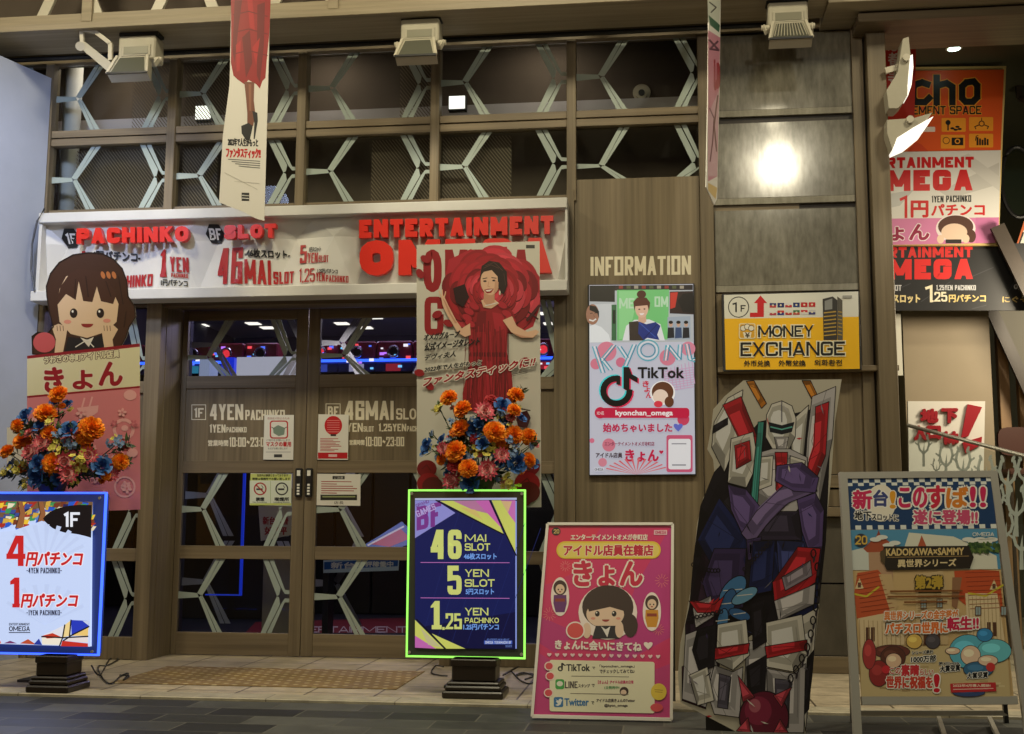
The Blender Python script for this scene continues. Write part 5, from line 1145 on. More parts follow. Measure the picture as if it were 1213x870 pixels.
def dl2(s):
    NV = (22, 32, 92); YE = (214, 220, 110); PK = (206, 110, 190)
    s.poly([(70, 68), (458, 66), (456, 642), (70, 636)], NV); s.poly([(70, 560), (456, 500), (456, 642), (70, 636)], (16, 20, 66)); s.poly([(70, 66), (458, 64), (458, 72), (70, 73)], (190, 200, 240)); s.rect(453, 76, 458, 640, (150, 170, 250))
    for i in range(6): s.line([(90+i*60, 620), (250+i*60, 80+i*20)], 1.5, (34, 46, 112))
    s.poly([(70, 74), (150, 74), (224, 122), (70, 218)], (150, 150, 226)); s.text('BF', 76, 100, 170, 190, (130, 60, 150), th=19, sl=-22); s.text('GRAND', 72, 80, 124, 92, (120, 60, 150), b=1.5, rot=-20); s.text('GAMES', 72, 100, 150, 124, (190, 170, 230), b=2, rot=-24)
    s.poly([(165, 76), (352, 74), (408, 202)], YE); s.poly([(215, 76), (352, 74), (372, 130), (290, 110)], (196, 130, 170)); s.poly([(300, 75), (352, 74), (400, 180)], (214, 110, 190)); s.poly([(240, 100), (300, 110), (330, 150)], (224, 200, 120))
    s.poly([(362, 74), (453, 74), (453, 278)], YE); s.poly([(398, 74), (453, 74), (453, 160), (430, 130)], (210, 120, 190)); s.poly([(400, 76), (440, 78), (425, 120)], (226, 190, 140)); s.line([(150, 74), (408, 204)], 5, (16, 18, 30)); s.line([(355, 74), (456, 284)], 5, (16, 18, 30))
    s.poly([(70, 530), (180, 640), (70, 636)], YE); s.poly([(70, 590), (150, 640), (70, 636)], (206, 110, 190)); s.poly([(90, 560), (170, 634), (120, 625)], (206, 200, 150)); s.poly([(134, 582), (262, 640), (188, 640)], YE); s.line([(76, 528), (186, 640)], 5, (16, 18, 30))
    Y2 = (218, 226, 130)
    s.text('46', 130, 186, 248, 298, Y2, th=22); s.text('MAI', 260, 204, 342, 232, Y2, b=4); s.text('SLOT', 260, 238, 357, 266, Y2, b=4); s.text('46枚スロット', 256, 275, 382, 300, (120, 170, 250), b=1.8)
    s.line([(92, 311), (430, 312)], 2.5, (200, 120, 200)); s.text('5', 194, 323, 248, 434, Y2, th=22); s.text('YEN', 260, 337, 352, 366, Y2, b=4); s.text('SLOT', 260, 375, 374, 404, Y2, b=4); s.text('5円スロット', 263, 411, 372, 434, (120, 170, 250), b=1.8)
    s.line([(92, 446), (430, 448)], 2.5, (200, 120, 200)); s.poly([(130, 478), (146, 458), (164, 458), (164, 550), (172, 550), (172, 566), (134, 566), (134, 550), (142, 550), (142, 482), (130, 484)], Y2); s.text('.25', 174, 505, 249, 568, Y2, b=5); s.text('YEN', 260, 484, 350, 513, Y2, b=4); s.text('PACHINKO', 260, 522, 390, 542, Y2, b=3); s.text('1.25円パチンコ', 254, 545, 390, 569, (120, 170, 250), b=1.8)
    s.text('ENTERTAINMENT', 345, 602, 430, 608, (110, 140, 220), b=.5); s.rect(334, 609, 441, 623, (70, 100, 200)); s.text('OMEGA TERAMACHI BF', 338, 611, 438, 621, (200, 210, 240), b=.6); s.text('2022', 414, 627, 440, 634, (110, 140, 220), b=.4)
lb2, r2_ = lightbox('lit_slot_sign', 'free-standing lightbox with a green glowing edge showing 46 MAI SLOT prices', (482, 580, 622.5, 780), (491, 590, 613, 769), YL2, LEDG, PLG, ((523, 828), (597, 828)), dl2, (470, 570, .3103), .62)
spot('sign_glow', ((r1_[0]+r1_[1])/2, YL1-.25, 1.0), ((r1_[0]+r1_[1])/2, YL1-2.6, -.3), 26, (.3, .42, 1), 120, 1, .3)

# boards fixed behind the lightboxes
PINKC = (222, 134, 142)
def d_st(s):
    s.z(0, 400, .2529)
    s.poly([(127, 86), (655, 28), (658, 806), (400, 815), (127, 815)], PINKC)
    s.poly([(127, 100), (655, 44), (656, 228), (127, 275)], (232, 226, 190)); s.poly([(127, 86), (655, 28), (655, 43), (127, 99)], (150, 30, 44)); s.poly([(127, 274), (656, 227), (656, 236), (127, 283)], (150, 30, 44))
    s.text('うわさの寺町アイドル店員', 206, 88, 560, 126, (232, 226, 190), b=3.2, sl=-32, out=(90, 40, 40), ow=3)
    s.text('き', 205, 138, 300, 262, (160, 26, 44), b=7, out=(236, 226, 200), ow=9); s.text('ょ', 340, 152, 436, 244, (160, 26, 44), b=7, out=(236, 226, 200), ow=9); s.text('ん', 462, 112, 576, 228, (160, 26, 44), b=7, out=(236, 226, 200), ow=9)
    C2 = (240, 178, 178)
    s.poly([(360, 330), (462, 318), (458, 350), (420, 376), (380, 368)], C2); s.line([(385, 325), (396, 285)], 8, C2); s.line([(420, 322), (432, 280)], 8, C2); s.ring(580, 430, 44, 14, C2); s.ell(585, 425, 16, 14, C2); s.ell(610, 270, 30, 24, C2); s.ell(180, 420, 40, 60, C2); s.ring(585, 700, 46, 9, C2); s.ell(590, 700, 24, 20, C2); s.poly([(520, 560), (560, 520), (600, 565), (560, 600)], C2); s.ring(300, 470, 40, 10, C2)
    s.ell(620, 540, 26, 22, C2); s.ell(480, 640, 30, 22, C2)
    rr = random.Random(4)
    for i in range(26):
        x, y = rr.uniform(160, 630), rr.uniform(310, 790); r = rr.uniform(10, 22); cc = C2 if i % 3 else (206, 112, 124)
        for q in range(5): an = math.radians(72*q+i*17); s.ell(x+r*.75*math.cos(an), y+r*.75*math.sin(an), r*.5, r*.36, cc, 72*q+i*17, 10)
        s.ell(x, y, r*.3, r*.3, PINKC, 0, 10)
YS1 = YL1+.36
t = thing('figure_standee', at(99, 603, YS1), 'pink board with a brown haired cut-out head behind the blue edged lightbox', 'standee')
s = Sheet((0, YS1, 0)); s.z(0, 220, .2989)
hair = [(186, 435), (184, 400), (200, 350), (235, 305), (290, 275), (350, 266), (405, 270), (450, 292), (485, 330), (503, 380), (508, 440), (534, 480), (538, 520), (512, 560), (500, 600), (478, 640), (440, 655), (200, 672), (130, 668), (128, 598), (150, 582), (190, 586), (212, 560), (196, 500)]
s.slab([(s.ox+x*s.sc, s.oy+y*s.sc) for x, y in [(x, y) for x, y in hair]], .012, ink(226, 220, 206)) if False else None
s.mb.prism([s.pt(x, y, 0) for x, y in hair], (0, .012, 0), ink(70, 44, 32), ink(220, 214, 200))
s.poly([(228, 470), (236, 410), (262, 360), (300, 350), (380, 352), (440, 400), (470, 470), (462, 540), (420, 580), (345, 604), (280, 588), (236, 540)], (228, 196, 160))
s.poly([(222, 480), (240, 400), (276, 350), (310, 330), (400, 340), (462, 430), (448, 470), (400, 458), (384, 400), (366, 462), (330, 458), (312, 380), (300, 454), (262, 430)], (74, 46, 34))
for x in (408, 430, 452): s.ell(x, 355, 8, 15, (196, 120, 70), -20)
s.poly([(256, 660), (270, 600), (345, 608), (412, 590), (420, 640)], (36, 34, 38)); s.poly([(318, 602), (345, 612), (372, 600), (352, 640)], (232, 226, 210))
s.poly([(205, 560), (232, 548), (268, 560), (262, 600), (250, 660), (216, 665), (222, 610)], (228, 196, 160)); s.poly([(400, 556), (440, 545), (468, 570), (446, 610), (450, 640), (414, 648)], (228, 196, 160))
for x in (292, 398): s.ell(x, 506, 15, 19, (44, 32, 28)); s.ell(x-4, 499, 4, 5, (240, 236, 226))
s.ell(268, 540, 15, 8, (226, 150, 130)); s.ell(424, 536, 15, 8, (226, 150, 130)); s.ell(346, 548, 24, 15, (150, 50, 46), 0, 20, 0, 180)
for p in ([(300, 372), (296, 440)], [(340, 360), (350, 440)], [(420, 380), (440, 440)], [(470, 360), (488, 470)], [(500, 500), (492, 560)]): s.line(p, 4, (52, 32, 24))
for x in (226, 238, 250, 412, 424, 436): s.line([(x, 556), (x+2, 576)], 2.5, (120, 80, 60))
s.line(hair, 5, (40, 26, 20), True); s.ell(176, 622, 44, 40, (206, 92, 96)); s.line([(300, 640), (345, 612), (372, 640)], 4, (230, 226, 214))
s.build('cutout_head', t)
s = Sheet((0, YS1-.016, 0)); s.z(0, 400, .2529); s.slab([(x*.2529, 400+y*.2529) for x, y in ((127, 86), (655, 28), (660, 806), (127, 815))], .014, ink(226, 220, 206)); d_st(s); s.build('printed_board', t)
m = MB(); xx = X(60, 700, YS1); m.box(xx-.03, xx+.03, YS1+.014, YS1+.05, 0, Z(60, 520, YS1), DGREY); m.box(xx-.2, xx+.2, YS1-.05, YS1+.2, 0, .02, DGREY); m.build('support_pole', t)

YS2 = YL2+.36
t = thing('poster_standee', at(567, 600, YS2), 'tall poster board of a woman in a red dress behind the green edged lightbox', 'standee')
s = Sheet((0, YS2, 0)); s.slab([(493.5, 290.5), (639, 286), (641, 601), (494, 603)], .014, ink(220, 214, 200)); s.z(480, 280, .3448)
PW = (206, 202, 190); s.poly([(40, 30), (460, 18), (467, 930), (40, 936)], PW)
R0, R1, R2, R3, SK, SKD, HR = (150, 22, 34), (120, 14, 26), (96, 12, 20), (176, 34, 50), (226, 184, 154), (200, 150, 122), (42, 26, 24)
s.text('OMEGA', 62, 46, 430, 192, (150, 20, 32), th=27); s.text('G', 66, 208, 132, 340, (150, 20, 32), th=22)
s.rect(415, 30, 445, 42, (60, 58, 54))
# big rose behind her
rose = [(126, 190), (140, 130), (150, 80), (190, 62), (225, 44), (262, 58), (300, 38), (350, 36), (352, 70), (400, 80), (440, 110), (462, 140), (464, 240), (440, 310), (400, 330), (300, 340), (210, 340), (160, 300), (140, 240)]
s.poly(rose, R3)
rr = random.Random(12)
for k in range(64):                      # overlapping petals, from the rim to the heart
    u = k/63; R_ = 1.0-.86*u; a = k*2.39996; cx, cy = 300+150*R_*math.cos(a), 190+128*R_*math.sin(a); col = rr.choice([R0, R3, (188, 46, 62), (164, 28, 42), R1, (200, 60, 76)])
    w_, h_ = (58-26*u)*rr.uniform(.8, 1.15), (36-16*u)*rr.uniform(.8, 1.1); rot = math.degrees(a)+90
    cx = min(max(cx, 42+w_*.7), 466-w_*.75); s.ell(cx, cy+4, w_, h_, R2, rot, 18); s.ell(cx, cy, w_, h_, col, rot, 18); s.ell(cx-w_*.08, cy-h_*.15, w_*.72, h_*.55, tuple(min(255, int(v*1.12)) for v in col), rot, 16)
s.poly([(165, 180), (205, 165), (220, 210), (200, 245), (175, 230)], (40, 8, 14))
# red petals near the left
for (x, y, a) in ((70, 80, 30), (52, 130, 60), (150, 300, 20), (110, 270, -30), (50, 470, 10), (84, 515, 40), (410, 430, -20)): s.ell(x, y, 18, 12, R0, a)
# dress and figure
s.poly([(214, 250), (246, 234), (330, 226), (372, 262), (390, 330), (352, 322), (350, 400), (366, 470), (372, 540), (352, 600), (200, 600), (198, 540), (214, 470), (222, 400), (216, 330), (206, 300)], R0)
for p, c in (([(250, 260), (280, 258), (276, 330), (240, 330)], R1), ([(300, 262), (340, 270), (340, 320), (310, 330)], R3), ([(222, 400), (350, 400), (352, 416), (222, 414)], R2), ([(230, 430), (260, 420), (240, 590), (210, 590)], R1), ([(320, 430), (350, 430), (360, 580), (330, 590)], R1), ([(280, 430), (300, 430), (296, 590), (272, 590)], R3)): s.poly(p, c)
for k in range(26):
    x = 214+k*5.6; y0_ = 262+(k*37 % 60); s.line([(x, y0_+30), (x+(k % 3-1)*6, y0_+130), (x+(k % 5-2)*7, y0_+280)], 1.6+(k % 3), (R1, R2, R3, (170, 34, 48))[k % 4])
for (x, y) in ((222, 262), (216, 284), (226, 304), (352, 270), (366, 290), (372, 312), (240, 244), (336, 240)): s.ell(x, y, 20, 13, R1, 30); s.ell(x-2, y-3, 18, 10, R3, 30)
s.poly([(262, 222), (276, 216), (304, 216), (324, 232), (296, 250), (270, 246)], SK); s.poly([(272, 190), (308, 186), (308, 228), (284, 240), (270, 226)], SKD)
s.poly([(124, 208), (134, 206), (150, 240), (176, 290), (196, 318), (224, 300), (226, 340), (206, 348), (180, 330), (150, 280), (130, 240)], SK); s.line([(124, 208), (118, 190)], 4, SK); s.line([(130, 208), (128, 186)], 4, SK); s.line([(136, 210), (140, 192)], 4, SK)
s.poly([(336, 290), (368, 276), (384, 310), (420, 330), (450, 322), (462, 330), (440, 350), (398, 350), (366, 332)], SK); s.line([(420, 290), (462, 240)], 10, (70, 16, 22)); s.line([(424, 262), (456, 286)], 6, (60, 14, 20))
s.poly([(256, 150), (264, 104), (290, 86), (324, 92), (350, 124), (352, 170), (340, 200), (326, 196), (330, 150), (300, 110), (268, 128)], HR); s.ell(292, 158, 32, 46, SK, -4); s.poly([(258, 140), (272, 104), (306, 98), (330, 124), (336, 176), (322, 186), (318, 140), (298, 118), (272, 124)], HR)
s.line([(268, 148), (282, 145)], 3, HR); s.line([(298, 144), (314, 146)], 3, HR); s.ell(275, 156, 6, 3, HR); s.ell(306, 154, 6, 3, HR); s.line([(288, 158), (285, 174), (292, 175)], 2, SKD); s.poly([(272, 186), (286, 182), (306, 182), (296, 196), (282, 198)], (150, 24, 34)); s.poly([(276, 187), (302, 184), (292, 191), (282, 192)], (240, 232, 224)); s.ell(326, 196, 3, 8, (220, 210, 190)); s.poly([(310, 150), (322, 160), (320, 186), (306, 198)], (206, 158, 130)); s.line([(270, 112), (296, 100), (322, 112)], 2, (90, 62, 54)); s.line([(276, 104), (306, 92), (336, 120)], 2, (90, 62, 54)); s.line([(340, 130), (346, 170)], 2, (80, 54, 48)); s.line([(276, 240), (296, 236), (318, 230)], 3, (230, 226, 220)); s.poly([(130, 214), (140, 226), (160, 270), (180, 300), (172, 300), (150, 262)], SKD); s.poly([(366, 332), (398, 350), (440, 350), (398, 342)], SKD)
s.text('オメガグループ', 66, 336, 188, 362, BK, b=1.4, sl=-12, sh=.25); s.text('公式イメージタレント', 68, 368, 258, 398, BK, b=1.4, sl=-22, sh=.25); s.text('デヴィ夫人', 68, 408, 178, 430, BK, b=1.4, sl=-14, sh=.25)
s.text('2022年で人生がもっと', 68, 450, 264, 470, BK, b=1.4, sl=-26, sh=.25, out=PW, ow=2); s.text('ファンタスティックに!!', 62, 486, 448, 520, (160, 18, 36), b=3.4, sl=-72, sh=.25, out=(230, 226, 216), ow=4)
for i in range(3): s.line([(368, 470+i*6), (420, 458+i*6)], 1.6, (90, 86, 80))
for (x, y, r, c) in ((60, 800, 34, R1), (52, 850, 40, R0), (96, 860, 36, R2), (440, 790, 38, R1), (420, 850, 44, R0), (455, 880, 40, R2), (60, 910, 40, R1), (400, 900, 36, R2)):
    s.ell(min(max(x, 42+r), 464-r), y, r, r*.9, c); s.line([(min(max(x, 42+r), 464-r)-r*.5, y), (min(max(x, 42+r), 464-r), y-r*.4), (min(max(x, 42+r), 464-r)+r*.4, y+r*.2)], 4, R2)
s.poly([(385, 610), (420, 600), (432, 625), (420, 660), (390, 655), (382, 630)], (60, 14, 18)); s.line([(380, 590), (430, 600)], 4, (40, 20, 18))
s.build('printed_board', t)
m = MB(); xx = X(560, 700, YS2); m.box(xx-.03, xx+.03, YS2+.016, YS2+.05, 0, Z(560, 450, YS2), DGREY); m.box(xx-.2, xx+.2, YS2-.05, YS2+.2, 0, .02, DGREY); m.build('support_pole', t)
# ------------------------------------------------------------------ flower arrangements on the lightboxes
def petal_ball(r, n, c1, c2, name, seed, flat=.75, w=.30):
    rr = random.Random(seed); m = MB(); A, B = mat(name+'_light', c1, .6), mat(name+'_deep', c2, .6)
    for i in range(n):
        z = 1-1.25*(i+.5)/n; ph = i*2.39996+rr.uniform(-.2, .2); rad = math.sqrt(max(0, 1-z*z)); d = Vector((rad*math.cos(ph), rad*math.sin(ph), z*flat))
        sdv = Vector((-math.sin(ph), math.cos(ph), 0)); up = d.cross(sdv).normalized(); q = rr.uniform(.86, 1.08)
        a = d*r*.45; t1 = d*r*q
        W_ = r*w*rr.uniform(.8, 1.2); c = A if rr.random() < .65 else B
        m.add([a, t1*.8+sdv*W_+up*W_*.2, t1+sdv*W_*.55-up*W_*.3, t1*1.04, t1-sdv*W_*.55+up*W_*.3, t1*.8-sdv*W_-up*W_*.2], [(0, 1, 2, 3), (0, 3, 4, 5)], c)
    m.bm_core = None; bm = bmesh.new(); bmesh.ops.create_icosphere(bm, subdivisions=1, radius=r*.5); m.bm(bm, B); return m
def dahlia(r, seed, c1, c2, cc):
    rr = random.Random(seed); m = MB(); A, B, Cc = mat('dahlia_tip', c1, .6), mat('dahlia_base', c2, .6), mat('dahlia_heart', cc, .6)
    for lay, (n, ln, el) in enumerate(((14, 1.0, .12), (12, .82, .45), (9, .6, .85), (6, .35, 1.2))):
        for k in range(n):
            ph = 2*math.pi*(k+.5*lay)/n+rr.uniform(-.08, .08); e = el+rr.uniform(-.08, .08); d = Vector((math.cos(ph)*math.cos(e), math.sin(ph)*math.cos(e), math.sin(e))); sd = Vector((-math.sin(ph), math.cos(ph), 0)); L_ = r*ln*rr.uniform(.9, 1.06); w = r*.17
            o = Vector((0, 0, r*.06*lay)); nrm = d.cross(sd)
            m.add([o+d*L_*.15+sd*w*.4, o+d*L_*.15-sd*w*.4, o+d*L_*.62-sd*w-nrm*w*.2, o+d*L_*.62+sd*w-nrm*w*.2], [(0, 1, 2, 3)], B)
            m.add([o+d*L_*.62+sd*w-nrm*w*.2, o+d*L_*.62-sd*w-nrm*w*.2, o+d*L_], [(0, 1, 2)], A)
    bm = bmesh.new(); bmesh.ops.create_icosphere(bm, subdivisions=1, radius=r*.2); m.bm(bm, Cc); return m
def rose(r, seed, name, c1, c2):
    rr = random.Random(seed); m = MB(); A, B = mat(name+'_outer', c1, .55), mat(name+'_inner', c2, .55)
    for lay, (n, rad, h, op) in enumerate(((5, .95, .45, .35), (5, .7, .6, .2), (4, .48, .7, .08), (3, .25, .72, 0))):
        for k in range(n):
            a0 = 2*math.pi*(k+.37*lay)/n; wd_ = 2*math.pi/n*.62; vs = []
            for j in range(5):
                t = a0+wd_*(j/4-.5)*2*.62; e = 1-abs(j/4-.5)*.5
                for hh, f in ((-.1, .45), (.3, 1.0), (h*e, 1.0+op)): vs.append(Vector((math.cos(t)*rad*r*f, math.sin(t)*rad*r*f, hh*r)))
            m.add(vs, [(j*3+q, j*3+3+q, j*3+4+q, j*3+1+q) for j in range(4) for q in (0, 1)], A if lay < 2 else B)
    return m
def cluster(r, seed, name, c1, c2):
    rr = random.Random(seed); m = MB(); A, Cc = mat(name+'_petal', c1, .6), mat(name+'_heart', c2, .6)
    for b in range(7):
        o = Vector((rr.uniform(-1, 1), rr.uniform(-1, 1), rr.uniform(-.3, .5)))*r*.62; s_ = r*.42; tilt = Matrix.Rotation(rr.uniform(-.6, .6), 3, 'X') @ Matrix.Rotation(rr.uniform(-.6, .6), 3, 'Y')
        for k in range(5):
            a = 2*math.pi*k/5; d = Vector((math.cos(a), math.sin(a), .25)); sd = Vector((-math.sin(a), math.cos(a), 0))
            m.add([o+tilt @ p for p in (Vector((0, 0, 0)), d*s_*.6+sd*s_*.42, d*s_, d*s_*.6-sd*s_*.42)], [(0, 1, 2, 3)], A)
        m.add([o+tilt @ (Vector((math.cos(t), math.sin(t), 0))*s_*.2+Vector((0, 0, s_*.12))) for t in [2*math.pi*q/6 for q in range(6)]], [tuple(range(6))], Cc)
    return m
def leafspray(r, seed):
    rr = random.Random(seed); m = MB(); A, B = mat('leaf_dark', (.03, .06, .02, 1), .5), mat('leaf_mid', (.075, .13, .04, 1), .5)
    m.tube([(0, 0, -r*1.2), (0, 0, r*.5)], r*.03, A, 5)
    for k in range(7):
        a = rr.uniform(0, 6.28); e = rr.uniform(-.1, 1.0); d = Vector((math.cos(a)*math.cos(e), math.sin(a)*math.cos(e), math.sin(e))); sd = d.cross(Vector((0, 0, 1))).normalized(); o = Vector((0, 0, rr.uniform(-.5, .4)*r)); L_ = r*rr.uniform(.7, 1.2); n = sd.cross(d)
        m.add([o, o+d*L_*.35+sd*L_*.2, o+d*L_*.75+sd*L_*.15, o+d*L_, o+d*L_*.75-sd*L_*.15, o+d*L_*.35-sd*L_*.2, o+d*L_*.5-n*L_*.1], [(0, 1, 2, 6), (6, 2, 3), (6, 3, 4), (0, 6, 4, 5)], A if k % 3 else B)
    return m
OR1, OR2 = (1, .36, .016, 1), (.88, .19, .008, 1)
KINDS_ = {'marigold': petal_ball(1, 170, OR1, OR2, 'marigold', 1, .8, .2), 'dahlia': dahlia(1, 2, (.62, .08, .12, 1), (.70, .36, .34, 1), (.5, .09, .10, 1)), 'red_dahlia': None,
          'blue_rose': rose(1, 3, 'blue_rose', (.03, .13, .40, 1), (.02, .07, .26, 1)), 'pale_blue_flower': cluster(1, 4, 'pale_blue', (.16, .26, .46, 1), (.3, .35, .3, 1)), 'yellow_flower': cluster(1, 5, 'yellow_blossom', (.62, .55, .10, 1), (.40, .26, .03, 1)), 'leaf_spray': leafspray(1, 6)}
_rd = MB(); KINDS_['red_dahlia'] = petal_ball(1, 46, (.50, .03, .04, 1), (.32, .012, .02, 1), 'red_dahlia', 9, .6, .34)
PROTO = {}
def add_flower(root, kind, p, r, face, rr):
    me = PROTO.get(kind)
    if me is None:
        k = KINDS_[kind]; me = bpy.data.meshes.new(kind); me.from_pydata([tuple(v) for v in k.v], [], k.f)
        for q in k.mats: me.materials.append(q)
        me.polygons.foreach_set('material_index', k.m); me.update(); PROTO[kind] = me
    o = bpy.data.objects.new(kind, me); COL.objects.link(o); o.parent = root; o.location = p-Vector(root.location)
    d = Vector(face)+Vector((rr.uniform(-.35, .35), rr.uniform(-.3, .3), rr.uniform(-.3, .35)))
    o.rotation_euler = (d.to_track_quat('Z', 'Y').to_matrix() @ Matrix.Rotation(rr.uniform(0, 6.28), 3, 'Z')).to_euler(); o.scale = (r, r, r)
M_, D_, RD_, B_, P_, Y_ = 'marigold', 'dahlia', 'red_dahlia', 'blue_rose', 'pale_blue_flower', 'yellow_flower'
def bouquet(label, zoom, Y, zt, cpx, lst, nleaf, seed):
    rr = random.Random(seed); c = at(zoom[0]+cpx[0]*zoom[2], zoom[1]+cpx[1]*zoom[2], Y)
    t = thing('flower_arrangement', (c.x, Y, zt), label, 'flowers')
    m = MB(); n = 16; w = .17
    ring = lambda R, z: [(c.x+R*math.cos(2*math.pi*k/n), Y+R*.75*math.sin(2*math.pi*k/n), z) for k in range(n)]
    lo, hi = ring(.09, zt+.002), ring(.15, zt+.15)
    m.add(lo+hi, [(k, (k+1) % n, n+(k+1) % n, n+k) for k in range(n)]+[tuple(range(n))], mat('dark_basket', (.05, .03, .02, 1), .6)); m.build('basket', t)
    pts = []
    for kind, x, y, r in lst:
        px, py = zoom[0]+x*zoom[2], zoom[1]+y*zoom[2]; q = at(px, py, Y)
        rad = min(1, math.hypot(q.x-c.x, (q.z-(zt+.25))*.8)/.5); yy = Y-.20*(1-rad**2)+rr.uniform(-.04, .05); q = at(px, py, yy)
        R_ = r*zoom[2]/F_PX*(yy-CAM.y); face = Vector((q.x-c.x, -.55, (q.z-zt-.12)*.9)).normalized()
        add_flower(t, kind, q, R_*1.22, face, rr); pts.append((q, kind))
    for i in range(88):                      # small filler blossoms between the large ones
        q, _ = rr.choice(pts); p = q*.9+Vector((c.x, Y, zt+.2))*.1+Vector((rr.uniform(-.08, .08), rr.uniform(.0, .07), rr.uniform(-.07, .05))); d = (p-Vector((c.x, Y+.1, zt+.1))).normalized()
        add_flower(t, rr.choice([P_, Y_, P_, Y_, M_, B_, D_]), p, rr.uniform(.026, .046), d+Vector((0, -.5, 0)), rr)
    m = MB(); g = mat('stem_green', (.03, .06, .02, 1), .6)
    for q, kind in pts:
        s0 = Vector((c.x+(q.x-c.x)*.15, Y, zt+.1)); mid = (s0+q)/2+Vector((0, .03, -.02)); m.tube([s0, mid, q], .004, g, 5)
    m.build('stems', t)
    for i in range(nleaf):
        q, _ = rr.choice(pts); s_ = Vector((c.x, Y+.03, zt+.12)); f = rr.uniform(.55, 1.02); p = s_+(q-s_)*f+Vector((rr.uniform(-.05, .05), rr.uniform(.02, .08), rr.uniform(-.05, .04)))
        add_flower(t, 'leaf_spray', p, rr.uniform(.05, .085), (p-s_).normalized(), rr)
right = [(M_, *a) for a in ((360, 185, 52), (455, 262, 56), (820, 165, 50), (805, 270, 42), (440, 392, 55), (672, 420, 66), (715, 485, 40), (805, 440, 54), (905, 452, 50), (405, 552, 64), (905, 612, 45), (490, 668, 56), (310, 605, 36))] + \
        [(D_, *a) for a in ((600, 280, 72), (625, 680, 72), (720, 578, 54), (375, 755, 60), (320, 530, 45))] + [(RD_, *a) for a in ((400, 640, 48), (545, 468, 40), (650, 200, 40))] + \
        [(B_, *a) for a in ((725, 240, 42), (540, 395, 46), (595, 500, 36), (820, 630, 50), (510, 765, 50), (215, 515, 38))] + [(P_, *a) for a in ((795, 560, 34), (515, 595, 38), (770, 470, 32), (245, 430, 28), (372, 345, 26), (365, 450, 30), (920, 515, 28))] + \
        [(Y_, *a) for a in ((535, 540, 46), (640, 565, 42), (655, 508, 30), (770, 362, 28), (300, 265, 46), (740, 745, 48), (805, 782, 42))]
left = [(M_, *a) for a in ((275, 268, 40), (215, 358, 46), (230, 452, 36), (108, 486, 40), (36, 535, 32), (428, 428, 52), (400, 472, 38), (250, 590, 44), (565, 582, 34), (82, 412, 28))] + \
       [(D_, *a) for a in ((200, 495, 46), (140, 540, 42), (300, 590, 56), (322, 642, 48), (412, 556, 46), (515, 630, 46), (142, 448, 32))] + \
       [(B_, *a) for a in ((122, 368, 30), (195, 415, 32), (325, 435, 32), (178, 652, 38), (180, 590, 30), (475, 605, 34))] + [(P_, *a) for a in ((375, 405, 24), (335, 500, 28), (215, 545, 26), (560, 490, 30), (270, 455, 28), (440, 600, 30))] + \
       [(Y_, *a) for a in ((375, 550, 40), (370, 602, 36), (78, 595, 40), (126, 590, 32), (270, 515, 34), (248, 388, 32), (112, 680, 28), (30, 612, 36), (250, 640, 24))]
bouquet('orange and blue flower arrangement on top of the green edged lightbox', (470, 440, .1724), YL2+.12, r2_[3]+.001, (570, 600), right, 90, 3)
bouquet('orange and pink flower arrangement on top of the blue edged lightbox', (0, 400, .2529), YL1+.12, r1_[3]+.001, (250, 600), left, 90, 4)

# ------------------------------------------------------------------ pink poster board leaning on its stand
def lean_plane(pl, pr, ang):
    n = Vector((pl.y-pr.y, pr.x-pl.x, 0)).normalized(); n = n if n.y < 0 else -n
    return (n*math.cos(ang)+Vector((0, 0, 1))*math.sin(ang)).normalized()
b0, b1 = atz(630.5, 849, .0), atz(797, 852, .0)
n1 = lean_plane(b0, b1, math.radians(17))
pk = thing('pink_poster_board', (b0+b1)/2, 'magenta poster board with yellow title strip and white contact panel leaning by the wood wall', 'poster board')
s = Sheet(b0, n1); s.DZ = .00003; zl_ = (620, 600, .3106)
s.slab([(648.6, 621), (796.5, 621), (795, 852), (630, 849)], .02, mat('white_board_edge', (.7, .68, .64, 1), .45)); s.z(*zl_)
MG = (216, 52, 112)
s.poly([(96, 74), (564, 74), (559, 806), (38, 793)], MG); s.poly([(564, 74), (561, 500), (300, 640), (430, 300)], (196, 56, 136)); s.poly([(96, 74), (300, 74), (180, 260), (84, 300)], (226, 50, 90)); s.poly([(561, 600), (559, 806), (38, 793), (60, 560), (300, 700)], (200, 60, 130)); s.poly([(64, 420), (200, 480), (120, 560), (58, 520)], (196, 54, 130))
for (cx, cy, r) in ((160, 228, 20), (528, 284, 26), (100, 412, 26), (515, 470, 22), (250, 560, 0)):
    for k in range(12 if r else 0): a = math.pi*k/6; s.line([(cx+r*.4*math.cos(a), cy+r*.4*math.sin(a)), (cx+r*math.cos(a), cy+r*math.sin(a))], 2, (236, 130, 140))
s.ell(125, 96, 17, 15, (50, 40, 40)); s.text('20', 114, 88, 137, 104, (226, 196, 120), b=1.6); s.rect(498, 91, 548, 109, (236, 196, 210)); s.text('OMEGA', 503, 94, 544, 106, (200, 50, 100), b=1)
s.text('エンターテイメントオメガ寺町店', 180, 106, 474, 130, (250, 236, 226), b=1.2)
s.rrect(126, 134, 524, 200, 32, (238, 206, 60)); s.rrect(132, 140, 518, 195, 27, (240, 218, 110)); s.text('アイドル店員在籍店', 153, 146, 496, 190, (200, 28, 60), b=4, out=(252, 240, 220), ow=2)
s.text('きょん', 190, 206, 456, 308, (206, 30, 70), b=6, out=(250, 236, 230), ow=6)
